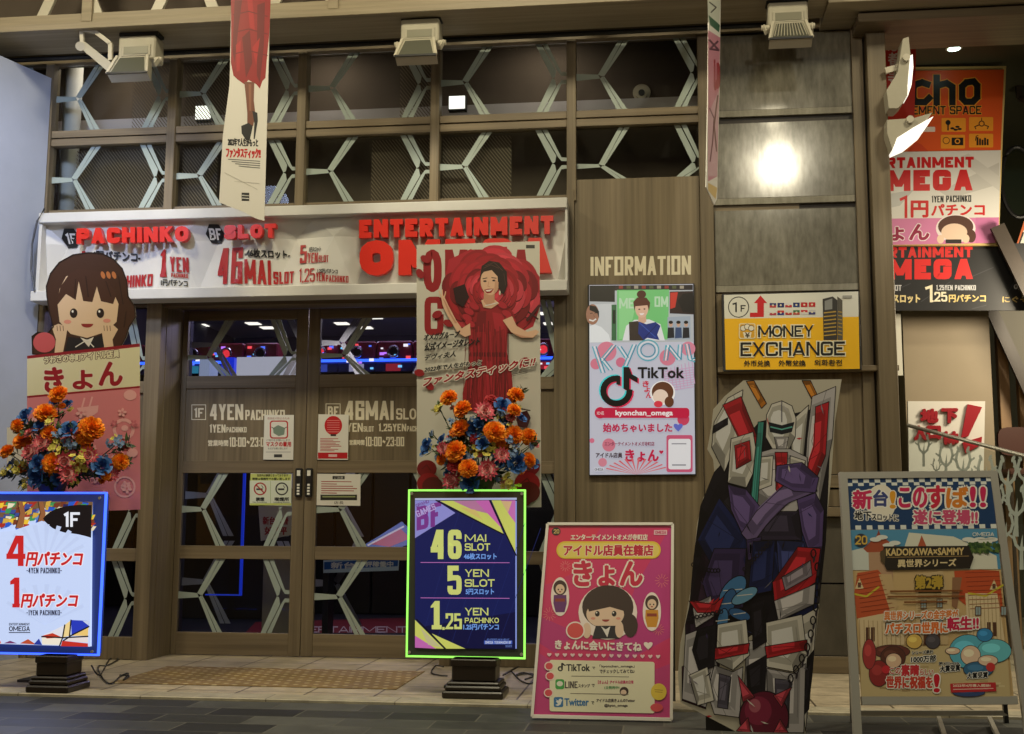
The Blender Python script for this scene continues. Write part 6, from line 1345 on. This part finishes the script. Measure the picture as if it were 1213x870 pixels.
# plain stand-in figures
def figure(x, y, k, robe):
    s.ell(x, y, 34*k+6, 80*k+6, (250, 236, 232)); s.ell(x, y-40*k, 30*k, 34*k, (66, 44, 36)); s.ell(x, y-34*k, 20*k, 22*k, (236, 206, 180)); s.poly([(x-28*k, y-8*k), (x+28*k, y-8*k), (x+30*k, y+30*k), (x+20*k, y+70*k), (x-20*k, y+70*k), (x-30*k, y+30*k)], robe); s.rect(x-22*k, y+8*k, x+22*k, y+22*k, (150, 60, 40)); s.ell(x-8*k, y-32*k, 3*k, 4*k, (44, 32, 28)); s.ell(x+8*k, y-32*k, 3*k, 4*k, (44, 32, 28)); s.ell(x, y-22*k, 5*k, 3*k, (170, 60, 56))
figure(140, 345, .85, (110, 50, 120)); figure(490, 402, .85, (214, 150, 40))
s.ell(322, 405, 112, 104, (250, 236, 232)); s.ell(322, 385, 98, 84, (62, 42, 34)); s.ell(408, 455, 28, 44, (62, 42, 34)); s.ell(312, 412, 72, 52, (238, 208, 184)); s.poly([(240, 370), (300, 330), (390, 370), (384, 400), (330, 384), (250, 402)], (62, 42, 34)); s.poly([(262, 505), (276, 456), (350, 456), (366, 505)], (40, 36, 42)); s.poly([(296, 458), (314, 470), (332, 458), (320, 500)], (240, 236, 232))
s.ell(282, 410, 9, 11, (40, 30, 28)); s.ell(346, 410, 9, 11, (40, 30, 28)); s.ell(279, 406, 3, 3, WH); s.ell(343, 406, 3, 3, WH); s.ell(314, 432, 14, 9, (160, 54, 50), 0, 18, 0, 180); s.ell(266, 428, 9, 5, (232, 160, 140)); s.ell(362, 428, 9, 5, (232, 160, 140)); s.ell(242, 474, 16, 30, (238, 208, 184)); s.ell(366, 470, 16, 32, (238, 208, 184)); s.ell(198, 474, 36, 34, (250, 236, 232)); s.ell(198, 474, 31, 29, (226, 84, 84))
s.text('きょんに会いにきてね', 120, 508, 452, 546, (252, 240, 234), b=2.6, sl=10); s.poly(heart(476, 530, 17), (252, 240, 234))
for i in range(15): s.poly(heart(99+i*29.6, 566+i*.5, 8.5), (248, 214, 222))
s.rrect(100, 586, 500, 782, 8, (240, 236, 206), sl=8)
P = lambda pts: pts
s.poly([(144, 598), (151, 598), (151, 624), (144, 622)], BK); s.line([(150, 600), (155, 606), (160, 607)], 5, BK); s.ring(141, 620, 7.5, 5, BK, 16)
s.text('TikTok', 163, 602, 254, 630, BK, b=3); s.text('で', 262, 612, 274, 622, BK, b=.5); s.text('「kyonchan_omega」', 290, 604, 424, 618, (80, 70, 70), b=.8); s.text('でチェックしてみてね♪', 290, 622, 424, 638, (70, 60, 60), b=.9)
s.line([(184+i*0, 648), (402, 651)], 2.5, (120, 112, 100))
s.rrect(122, 660, 156, 698, 8, (70, 170, 80)); s.ell(139, 677, 12, 10, (240, 240, 226)); s.text('LINE', 158, 668, 207, 694, (70, 60, 60), b=2); s.text('スタンプ', 209, 678, 254, 692, (80, 70, 70), b=.8); s.text('で', 260, 678, 272, 690, BK, b=.4); s.text('【きょん】アイドル店員の日常', 284, 664, 420, 678, (206, 60, 110), b=.8); s.text('1日発売中!', 308, 686, 366, 698, (80, 150, 90), b=.6)
s.ell(384, 706, 17, 17, (66, 44, 36)); s.ell(382, 710, 11, 10, (238, 208, 184)); s.line([(180, 714), (400, 718)], 2.5, (120, 112, 100))
s.rrect(116, 728, 152, 766, 6, (50, 120, 180)); s.poly([(122, 758), (132, 754), (124, 744), (128, 742), (122, 736), (134, 742), (136, 736), (142, 734), (146, 738), (150, 738), (146, 744), (142, 756), (132, 762)], (240, 240, 236)); s.text('Twitter', 156, 732, 250, 762, (50, 120, 180), b=2.6); s.text('で', 258, 744, 270, 756, BK, b=.4); s.text('アイドル店員きょんのTwitter', 278, 734, 426, 748, (80, 70, 70), b=.8); s.text('@kyon_omega', 308, 754, 398, 768, (80, 70, 70), b=.8)
for (x, y) in ((98, 610), (102, 648), (96, 712)): s.ell(x, y, 18, 17, (250, 224, 220)); s.ell(x, y, 14, 13, (226, 80, 90))
s.ell(516, 708, 30, 32, (236, 206, 70)); s.line([(500, 700), (532, 702)], 2, (150, 110, 40)); s.line([(502, 708), (530, 710)], 2, (150, 110, 40)); s.ell(508, 768, 24, 16, (226, 80, 90))
s.build('poster_panel', pk)
m = MB(); AL = mat('white_board_frame', (.72, .69, .64, 1), .4)
F4 = [s.pt(x, y, 0) for x, y in ((92, 68), (569, 68), (564, 815), (33, 802))]
for i in range(4): m.bar(F4[i], F4[(i+1) % 4], .018, .022, AL, n1)
m.build('frame', pk)
for i in (0, 1):
    m = MB(); tp = F4[i]*.92+F4[3-i]*.08; m.bar(tp-n1*.03, Vector((tp.x, tp.y+.42, .0)), .03, .02, DGREY, (1, 0, 0)); m.build('back_leg', pk)

# ------------------------------------------------------------------ tall cut-out board of abstract armour-like shapes
YC2 = -2.72
ct = thing('cutout_board', at(890, 866, YC2), 'tall irregular cut-out board of a white, red and purple armoured robot figure on the pavement', 'cutout board')
s = Sheet((0, YC2, 0)); s.DZ = .000012; s.z(800, 430, .2529)
# outline in photo pixels
OUT = [(880.5, 451), (997, 449.5), (989, 500), (985, 560), (979, 620), (973, 690), (966, 760), (958, 830), (953, 884), (897, 884), (870, 866), (830, 845), (806, 832), (803, 800), (806, 762), (812, 735), (818, 700), (822, 660), (826, 620), (833, 590), (847, 566), (845, 545), (838, 532), (843, 505), (845, 485), (858, 470)]
def clip_in(pts):      # keep prints inside the outline by pulling points towards the centre line
    return pts
s.mb.prism([hit(x, y, s.p, s.n) for x, y in OUT], (0, .012, 0), ink(214, 208, 190), ink(214, 208, 190))
WA, WS, GR, PU, PUD, NV2, DKK, RR, OG, TE, LB2, WN = (240, 236, 226), (208, 204, 208), (120, 118, 130), (104, 84, 146), (66, 52, 100), (32, 42, 98), (30, 26, 36), (206, 40, 52), (204, 128, 40), (70, 160, 150), (80, 140, 200), (120, 24, 50)
s.z(0, 0, 1)
# plain generic armoured figure in the same colours
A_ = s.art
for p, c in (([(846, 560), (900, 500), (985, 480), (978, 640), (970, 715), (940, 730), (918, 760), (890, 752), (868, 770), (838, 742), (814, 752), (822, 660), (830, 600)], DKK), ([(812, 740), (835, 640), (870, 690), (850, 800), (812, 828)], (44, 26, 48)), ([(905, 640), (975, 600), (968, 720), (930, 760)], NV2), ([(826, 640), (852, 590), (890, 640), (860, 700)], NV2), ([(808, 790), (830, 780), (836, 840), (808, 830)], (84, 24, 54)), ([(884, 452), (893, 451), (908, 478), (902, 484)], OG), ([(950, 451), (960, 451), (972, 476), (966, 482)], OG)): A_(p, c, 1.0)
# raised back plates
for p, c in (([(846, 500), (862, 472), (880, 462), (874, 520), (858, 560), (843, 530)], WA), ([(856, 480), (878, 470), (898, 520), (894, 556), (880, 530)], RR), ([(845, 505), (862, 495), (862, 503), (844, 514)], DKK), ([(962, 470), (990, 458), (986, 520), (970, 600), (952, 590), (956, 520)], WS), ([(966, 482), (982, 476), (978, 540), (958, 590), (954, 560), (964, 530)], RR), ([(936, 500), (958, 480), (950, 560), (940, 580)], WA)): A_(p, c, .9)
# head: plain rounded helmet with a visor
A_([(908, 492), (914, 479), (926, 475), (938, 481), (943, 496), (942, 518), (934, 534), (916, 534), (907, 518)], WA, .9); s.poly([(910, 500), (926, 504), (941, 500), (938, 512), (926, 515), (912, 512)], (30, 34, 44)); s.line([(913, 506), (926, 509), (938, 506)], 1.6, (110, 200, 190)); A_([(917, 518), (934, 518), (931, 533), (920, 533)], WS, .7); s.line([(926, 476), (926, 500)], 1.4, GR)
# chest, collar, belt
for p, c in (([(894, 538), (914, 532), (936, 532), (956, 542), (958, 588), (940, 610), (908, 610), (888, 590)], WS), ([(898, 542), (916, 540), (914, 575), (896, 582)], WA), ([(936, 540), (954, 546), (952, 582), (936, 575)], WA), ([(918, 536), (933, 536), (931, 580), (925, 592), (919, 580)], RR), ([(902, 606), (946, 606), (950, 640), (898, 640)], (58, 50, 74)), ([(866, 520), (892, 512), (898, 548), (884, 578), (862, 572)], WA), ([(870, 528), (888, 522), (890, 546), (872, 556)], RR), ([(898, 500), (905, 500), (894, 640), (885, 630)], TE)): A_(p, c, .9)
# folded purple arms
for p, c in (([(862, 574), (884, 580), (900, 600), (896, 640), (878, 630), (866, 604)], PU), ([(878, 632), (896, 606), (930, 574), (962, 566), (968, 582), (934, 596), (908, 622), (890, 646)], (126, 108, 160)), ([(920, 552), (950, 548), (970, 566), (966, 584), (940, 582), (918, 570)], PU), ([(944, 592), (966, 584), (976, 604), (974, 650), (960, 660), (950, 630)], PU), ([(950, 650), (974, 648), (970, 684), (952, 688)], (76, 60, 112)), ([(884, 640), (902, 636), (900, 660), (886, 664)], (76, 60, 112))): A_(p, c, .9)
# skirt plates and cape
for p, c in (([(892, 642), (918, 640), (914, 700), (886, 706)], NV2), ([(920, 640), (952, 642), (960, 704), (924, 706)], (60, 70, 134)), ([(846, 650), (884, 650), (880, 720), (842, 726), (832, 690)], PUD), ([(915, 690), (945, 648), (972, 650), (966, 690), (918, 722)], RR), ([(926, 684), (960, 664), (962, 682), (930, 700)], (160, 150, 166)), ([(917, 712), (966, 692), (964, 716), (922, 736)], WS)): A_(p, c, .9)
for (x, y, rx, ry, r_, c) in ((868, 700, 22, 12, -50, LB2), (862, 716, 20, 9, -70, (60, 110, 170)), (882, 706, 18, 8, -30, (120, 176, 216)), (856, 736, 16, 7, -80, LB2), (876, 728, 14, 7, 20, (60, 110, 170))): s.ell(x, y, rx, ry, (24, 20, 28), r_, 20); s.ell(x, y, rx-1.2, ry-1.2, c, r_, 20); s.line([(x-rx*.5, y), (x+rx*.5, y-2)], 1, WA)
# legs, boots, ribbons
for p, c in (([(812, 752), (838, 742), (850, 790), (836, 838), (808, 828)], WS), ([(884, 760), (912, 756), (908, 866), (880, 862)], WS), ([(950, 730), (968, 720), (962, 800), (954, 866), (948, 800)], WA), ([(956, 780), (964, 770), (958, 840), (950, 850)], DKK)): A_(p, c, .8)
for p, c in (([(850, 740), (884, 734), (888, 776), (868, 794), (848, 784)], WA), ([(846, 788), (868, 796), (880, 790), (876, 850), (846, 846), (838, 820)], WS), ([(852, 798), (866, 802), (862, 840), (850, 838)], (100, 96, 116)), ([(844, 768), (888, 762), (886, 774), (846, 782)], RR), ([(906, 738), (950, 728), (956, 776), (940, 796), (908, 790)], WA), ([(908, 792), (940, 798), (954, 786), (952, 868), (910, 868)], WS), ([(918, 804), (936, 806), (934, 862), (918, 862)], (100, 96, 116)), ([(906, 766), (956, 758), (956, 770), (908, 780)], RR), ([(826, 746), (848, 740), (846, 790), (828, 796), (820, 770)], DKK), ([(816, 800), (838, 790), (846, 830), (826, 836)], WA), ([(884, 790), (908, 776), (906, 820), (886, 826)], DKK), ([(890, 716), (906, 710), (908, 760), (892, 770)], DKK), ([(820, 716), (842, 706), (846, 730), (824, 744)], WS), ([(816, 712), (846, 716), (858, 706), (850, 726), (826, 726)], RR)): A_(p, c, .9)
# plain spiked ball
s.ell(905, 850, 30, 32, (30, 16, 26)); s.ell(905, 850, 28.5, 30.5, (112, 26, 56)); s.ell(898, 842, 16, 17, (150, 44, 78)); s.ell(894, 836, 7, 8, (196, 104, 124))
for p in ([(874, 800), (894, 826), (880, 832)], [(938, 814), (916, 824), (926, 838)], [(872, 866), (886, 850), (890, 868)], [(934, 868), (924, 852), (916, 868)]): A_(p, (206, 70, 90), .8)
s.z(800, 640, .2644)
chain = [(618, 60), (636, 120), (640, 180), (636, 240), (628, 300), (616, 360), (606, 420), (590, 480), (566, 530), (540, 580), (516, 620)]
for i, (x, y) in enumerate(chain): s.ring(x, y, 11, 6, (26, 22, 30), 14, 18); s.ell(x+3, y+26, 5, 16, (60, 54, 64), 10)
for i in range(9): s.ring(80+i*14, 110+i*8-(i*i*.6), 8, 5, (26, 22, 30), 10); s.ring(310+i*14, 130-i*15, 8, 5, (40, 34, 44), 10); s.ring(60+i*18, 352-i*4, 8, 5, (40, 34, 44), 10)

rr = random.Random(21); s.z(0, 0, 1)
def inside(x, y):
    k = False; n = len(OUT)
    for i in range(n):
        (xa_, ya_), (xb_, yb_) = OUT[i], OUT[(i+1) % n]
        if (ya_ > y) != (yb_ > y) and x < (xb_-xa_)*(y-ya_)/(yb_-ya_)+xa_: k = not k
    return k
for i in range(60):
    x, y = rr.uniform(806, 994), rr.uniform(470, 876); a = rr.uniform(-.9, .9)+(1.2 if rr.random() < .7 else 0); L_ = rr.uniform(5, 16); w = rr.uniform(.5, 1.6)
    p = [(x, y), (x+L_*.45*math.cos(a)-w*math.sin(a), y+L_*.45*math.sin(a)+w*math.cos(a)), (x+L_*math.cos(a), y+L_*math.sin(a)), (x+L_*.5*math.cos(a)+w*.5*math.sin(a), y+L_*.5*math.sin(a)-w*.5*math.cos(a))]
    if all(inside(*q) for q in p):
        s.poly(p, (rr.choice([WS, GR, DKK, WA, RR, (150, 140, 156)]) if y < 560 or y > 760 else rr.choice([DKK, NV2, PUD, (24, 30, 60), LB2, GR, (60, 70, 120), DKK]))); s.k -= .9
s.build('printed_board', ct)
m = MB(); q = [at(x, y, YC2+.014) for x, y in ((832, 845), (897, 884), (897, 860), (832, 830))]; m.box(X(836, 850, YC2), X(950, 850, YC2), YC2+.013, YC2+.025, 0-.018, Z(890, 820, YC2), BLACK)
m.build('support_panel', ct)
m = MB(); m.bar((X(890, 700, YC2), YC2+.03, 1.1), (X(890, 700, YC2), YC2+.5, -.015), .12, .01, BLACK, (1, 0, 0)); m.build('strut', ct)

# ------------------------------------------------------------------ aluminium A-frame poster stand on the right
f0, f1 = atz(1017, 884, -.018), atz(1222, 884, -.018)
n2 = lean_plane(f0, f1, math.radians(13))
ez = thing('poster_stand', (f0+f1)/2, 'aluminium A-frame stand with a fantasy town poster under a blue title strip', 'poster stand')
s = Sheet(f0, n2); s.DZ = .00002; s.z(980, 540, .3795)
PQ = [(60, 72), (512, 66), (582, 752), (106, 752)]
s.slab([(980+x*.3795, 540+y*.3795) for x, y in PQ], .006, ink(226, 220, 206))
def q2(u, v):          # bilinear place on the poster
    (ax, ay), (bx_, by), (cx, cy), (dx, dy) = PQ
    return ((ax*(1-u)+bx_*u)*(1-v)+(dx*(1-u)+cx*u)*v, (ay*(1-u)+by*u)*(1-v)+(dy*(1-u)+cy*u)*v)
def qp(pts, c): s.poly([q2(*p) for p in pts], c)
qp([(0, 0), (1, 0), (1, .235), (0, .235)], (30, 62, 108)); qp([(0, .235), (1, .235), (1, 1), (0, 1)], (206, 176, 126))
for i in range(26):
    if i % 2: qp([(i/26, .002), ((i+1)/26, .002), ((i+1)/26, .02), (i/26, .02)], (226, 230, 226)); qp([(i/26, .215), ((i+1)/26, .215), ((i+1)/26, .234), (i/26, .234)], (226, 230, 226))
    else: qp([(i/26, .02), ((i+1)/26, .02), ((i+1)/26, .034), (i/26, .034)], (226, 230, 226))
s.ell(167, 148, 46, 58, (236, 230, 214))
PKR, YEO = (206, 40, 92), (226, 160, 40)
s.text('新', 78, 106, 142, 168, PKR, b=4, out=WH, ow=4); s.text('台', 142, 106, 190, 160, (60, 70, 130), b=3, out=WH, ow=4); s.text('!', 194, 110, 214, 166, YEO, b=3, out=WH, ow=3)
s.text('地下', 84, 172, 138, 202, BK, b=2.4, out=WH, ow=3); s.text('スロットに', 138, 180, 222, 202, BK, b=2, out=WH, ow=3, sl=4)
s.text('この', 222, 98, 312, 164, PKR, b=4, out=WH, ow=5); s.text('す', 308, 92, 372, 166, (206, 40, 70), b=6, out=WH, ow=6); s.text('ば', 370, 96, 440, 164, (220, 130, 40), b=6, out=WH, ow=6); s.text('!!', 444, 96, 496, 162, PKR, b=5, out=WH, ow=5); s.text('遂に登場!!', 268, 168, 470, 216, (206, 80, 120), b=3.4, out=WH, ow=4)
# sky, town houses
qp([(0, .236), (1, .236), (1, .42), (0, .42)], (86, 150, 190)); qp([(.4, .25), (.7, .27), (.98, .36), (.98, .42), (.3, .42)], (222, 222, 206)); qp([(0, .33), (.2, .30), (.3, .42), (0, .42)], (210, 216, 210))
def zp(pts, c): s.poly(pts, c)
zp([(128, 300), (206, 300), (204, 410), (132, 410)], (186, 150, 120)); zp([(112, 290), (160, 244), (216, 286), (200, 300), (124, 302)], (170, 84, 56)); zp([(150, 260), (160, 232), (170, 260)], (150, 70, 50)); zp([(270, 330), (294, 252), (322, 330)], (200, 170, 140)); zp([(282, 285), (294, 248), (310, 285)], (180, 90, 60))
zp([(84, 430), (94, 366), (158, 356), (210, 420), (206, 500), (92, 508)], (196, 90, 52)); zp([(96, 508), (240, 480), (240, 590), (104, 600)], (222, 200, 160)); zp([(160, 370), (200, 370), (220, 470), (200, 500)], (206, 176, 130))
zp([(396, 360), (480, 356), (536, 360), (550, 500), (470, 500), (400, 440)], (196, 84, 46)); zp([(390, 380), (420, 380), (404, 480), (388, 470)], (150, 110, 80)); zp([(430, 430), (530, 430), (556, 590), (440, 590)], (226, 206, 166)); zp([(276, 370), (360, 360), (386, 480), (376, 590), (276, 590)], (206, 180, 136)); zp([(282, 380), (350, 376), (356, 430), (284, 430)], (96, 84, 50))
for (x, y) in ((120, 536), (136, 536), (498, 520), (516, 520)): s.rect(x, y, x+12, y+44, (90, 60, 44))
for (x, y) in ((100, 400), (520, 404)): s.poly([(x-14, y+16), (x, y-18), (x+14, y+16)], (226, 206, 160)); s.rect(x-5, y-4, x+5, y+12, (96, 70, 54))
for (p0_, p1_) in (((84, 432), (160, 410)), ((440, 430), (548, 404))): s.line([p0_, ((p0_[0]+p1_[0])/2, p0_[1]+8), p1_], 6, (206, 190, 60))
for k in range(9): s.line([(90+k*2, 376+k*14), (160+k*6, 362+k*14)], 1.6, (150, 62, 36)); s.line([(430+k*2, 366+k*14), (536+k*2, 362+k*14)], 1.6, (150, 62, 36))
for k in range(10): s.line([(100+k*14, 512+k), (102+k*14, 596)], 1.4, (170, 140, 100)); s.line([(440+k*12, 440), (446+k*12, 590)], 1.4, (170, 140, 100))
for (x, y) in ((180, 520), (214, 524), (290, 450), (340, 446), (290, 500), (340, 500), (460, 470), (540, 470), (470, 540)): s.rect(x, y, x+20, y+30, (110, 84, 62)); s.rect(x+3, y+3, x+17, y+27, (150, 170, 176)); s.line([(x+10, y), (x+10, y+30)], 1.6, (110, 84, 62))
s.poly([(300, 540), (352, 540), (352, 590), (300, 590)], (100, 66, 44)); s.line([(326, 540), (326, 590)], 2, (60, 40, 30))
for k in range(7): s.line([(282, 436+k*8), (354, 434+k*8)], 1.6, (150, 120, 80))
for k in range(5): s.ell(150+k*20, 262+k*9-(k % 2)*16, 18, 7, (226, 228, 222)); s.ell(440+k*18, 262+(k % 2)*8, 20, 7, (230, 230, 222))
rr = random.Random(8)
for i in range(60): x, y = 440+rr.random()*95, 275+rr.random()*26; s.ell(x, y, 8, 5, [(70, 96, 50), (96, 120, 60), (50, 76, 44)][i % 3], rr.random()*90, 8)
zp([(100, 600), (560, 590), (570, 752), (106, 752)], (206, 186, 140))
for i in range(26): x, y = 112+rr.random()*430, 606+rr.random()*140; s.rect(x, y, x+26, y+6, [(186, 164, 120), (220, 204, 160), (170, 146, 104)][i % 3])
s.ell(104, 264, 20, 20, (60, 60, 70)); s.text('20', 84, 250, 124, 278, (216, 180, 80), b=3); s.text('OMEGA', 452, 240, 520, 252, (226, 226, 220), b=1.4); s.line([(470, 260), (520, 258)], 2, (226, 226, 220))
zp([(176, 284), (440, 282), (456, 318), (444, 352), (184, 358), (168, 320)], (46, 38, 30)); zp([(164, 300), (182, 290), (178, 340), (166, 330)], (90, 74, 50)); s.line([(186, 318), (440, 314)], 2, (170, 140, 90))
s.text('KADOKAWA×SAMMY', 182, 290, 426, 314, (216, 190, 130), b=1.6, sl=-3); s.text('異世界シリーズ', 218, 324, 402, 350, (226, 206, 160), b=2, sl=-3)
s.text('第2弾', 272, 374, 360, 418, (190, 160, 60), b=4, out=(60, 50, 30), ow=4)
for i in range(3): s.line([(196-i*8+(i == 2)*60, 424+i*17), (420+i*6-(i == 2)*60, 422+i*17)], 5, (130, 80, 40))
s.text('異世界シリーズの金字塔が', 176, 486, 408, 516, (226, 130, 60), b=2.6, sl=-6, out=WH, ow=3); s.text('パチスロ世界に', 180, 522, 376, 560, (232, 120, 50), b=4, sl=-4, out=WH, ow=4); s.text('転生!!', 372, 504, 472, 548, (206, 40, 80), b=5, sl=-4, out=WH, ow=4)
# plain colour shapes where the figures stand
for (x, y, rx, ry, c) in ((200, 612, 56, 20, (110, 60, 50)), (204, 630, 38, 34, (96, 56, 44)), (206, 640, 24, 22, (232, 196, 166)), (160, 680, 30, 40, (150, 50, 50)), (130, 620, 20, 46, (170, 60, 60)), (270, 580, 24, 22, (226, 190, 100)), (328, 580, 22, 22, (80, 76, 84)), (438, 612, 58, 52, (96, 186, 214)), (520, 610, 52, 36, (110, 200, 216)), (446, 624, 30, 30, (236, 206, 180)), (490, 560, 24, 20, (60, 140, 200)), (470, 668, 46, 24, (60, 110, 150)), (500, 640, 30, 16, (236, 206, 180)), (390, 610, 22, 10, (236, 206, 180)), (440, 740, 50, 12, (60, 80, 130))): s.ell(x, y, rx+2, ry+2, (60, 44, 44)); s.ell(x, y, rx, ry, c); s.ell(x-rx*.2, y-ry*.25, rx*.55, ry*.4, tuple(min(255, int(v*1.15+8)) for v in c))
s.text('1000万部', 260, 626, 338, 648, BK, b=2.4, sl=-4, out=WH, ow=5); s.text('シリーズ累計', 262, 610, 330, 622, BK, b=1, out=WH, ow=3, sl=-4); s.text('大賞受賞', 350, 656, 414, 678, BK, b=2, out=WH, ow=5, sl=-6); s.text('大賞受賞', 434, 678, 500, 698, BK, b=2, out=WH, ow=5, sl=-4); s.ell(508, 660, 14, 14, (206, 60, 60)); s.text('第3回WEB', 346, 644, 410, 654, BK, b=.8, out=WH, ow=3)
s.ell(182, 668, 13, 13, (206, 50, 60)); s.text('この', 194, 662, 228, 682, (196, 60, 40), b=2, out=WH, ow=4); s.text('素晴', 228, 652, 286, 690, (206, 50, 60), b=3.4, out=WH, ow=5); s.text('らしい', 288, 666, 330, 686, (196, 80, 40), b=2, out=WH, ow=4); s.text('世界に祝福を', 182, 688, 328, 728, (206, 70, 50), b=4, out=WH, ow=5); s.text('!', 330, 682, 350, 740, (206, 30, 50), b=4, out=WH, ow=4)
s.poly([(382, 712), (524, 708), (526, 736), (384, 740)], (196, 50, 56)); s.text('2022年4月導入開始!', 390, 713, 508, 723, (240, 220, 200), b=.8); s.line([(392, 730), (516, 727)], 2.5, (236, 200, 190))
s.build('poster', ez)
m = MB(); FR = [s.pt(x, y, 0) for x, y in ((50, 62), (519, 57), (608, 872), (108, 872))]; RB = [s.pt(x, y, 0) for x, y in ((108, 765), (594, 763))]
m.bar(FR[0]-n2*.01, FR[1]-n2*.01, .04, .03, ALU, n2); m.bar(RB[0]-n2*.01, RB[1]-n2*.01, .045, .03, ALU, n2)
m.build('frame_rail', ez)
for a, b in ((FR[0], f0+n2*.0), (FR[1], f1)):
    d = (b-a).normalized(); m = MB(); m.bar(a-n2*.01-d*.02, Vector((b.x, b.y, -.018))-n2*.01, .045, .032, ALU, n2); m.build('front_leg', ez)
m = MB()
bl = []
for px in (1008, 1186):
    tp = at(px, 612, f0.y+.42); bt = atz(px+2 if px < 1100 else px+6, 856, -.018); bl.append(bt); top = (FR[0] if px < 1100 else FR[1])
    k = MB(); k.bar(top-n2*.05+Vector((.03 if px < 1100 else -.03, 0, -.03)), bt, .035, .025, DGREY, (1, 0, 0)); k.build('rear_leg', ez)
m.bar(bl[0]+Vector((0, -.02, .06)), bl[1]+Vector((0, -.02, .06)), .025, .03, ALU)
for px, qx in ((1112, 1125), (1172, 1190)): m.bar(atz(px, 851, .03), atz(qx, 890, .0), .025, .025, ALU)
m.build('foot_bars', ez)

# ------------------------------------------------------------------ cords on the floor
def cord(pts, label, r=.006, par=None):
    P_ = [atz(x, y, z) for x, y, z in pts]; out = []
    for i in range(len(P_)-1):
        p0, p1, p2, p3 = P_[max(i-1, 0)], P_[i], P_[i+1], P_[min(i+2, len(P_)-1)]
        for k in range(6):
            t = k/6; out.append(.5*((2*p1)+(p2-p0)*t+(2*p0-5*p1+4*p2-p3)*t*t+(3*p1-p0-3*p2+p3)*t**3))
    m = MB(); m.tube(out+[P_[-1]], r, BLACK, 6); o = m.build('power_cord', par)
cord([(108, 788, .10), (118, 800, .01), (130, 781, .01), (140, 781, .01), (128, 788, .01), (116, 790, .01), (122, 804, .01), (132, 810, .01), (143, 801, .01), (152, 798, .01), (146, 806, .01), (153, 801, .01), (142, 800, .01)], 'tangled black power cord on the tiles beside the blue edged lightbox', par=lb1)
cord([(525, 790, .10), (516, 789, .01), (511, 797, .01), (520, 800, .01), (530, 801, .01)], 'short black cord loop left of the green edged lightbox base', par=lb2)
cord([(634, 770, .02), (626, 783, .01), (604, 795, .01), (596, 800, .06)], 'thin black cord running from the wood wall to the green edged lightbox', par=lb2)
cord([(598, 799, .05), (606, 796, .01), (616, 806, .01), (628, 810, .01), (637, 803, .01), (628, 798, .01), (612, 800, .01), (620, 797, .01), (632, 801, .01), (622, 805, .01)], 'tangled black cord bundle right of the green edged lightbox base', par=lb2)
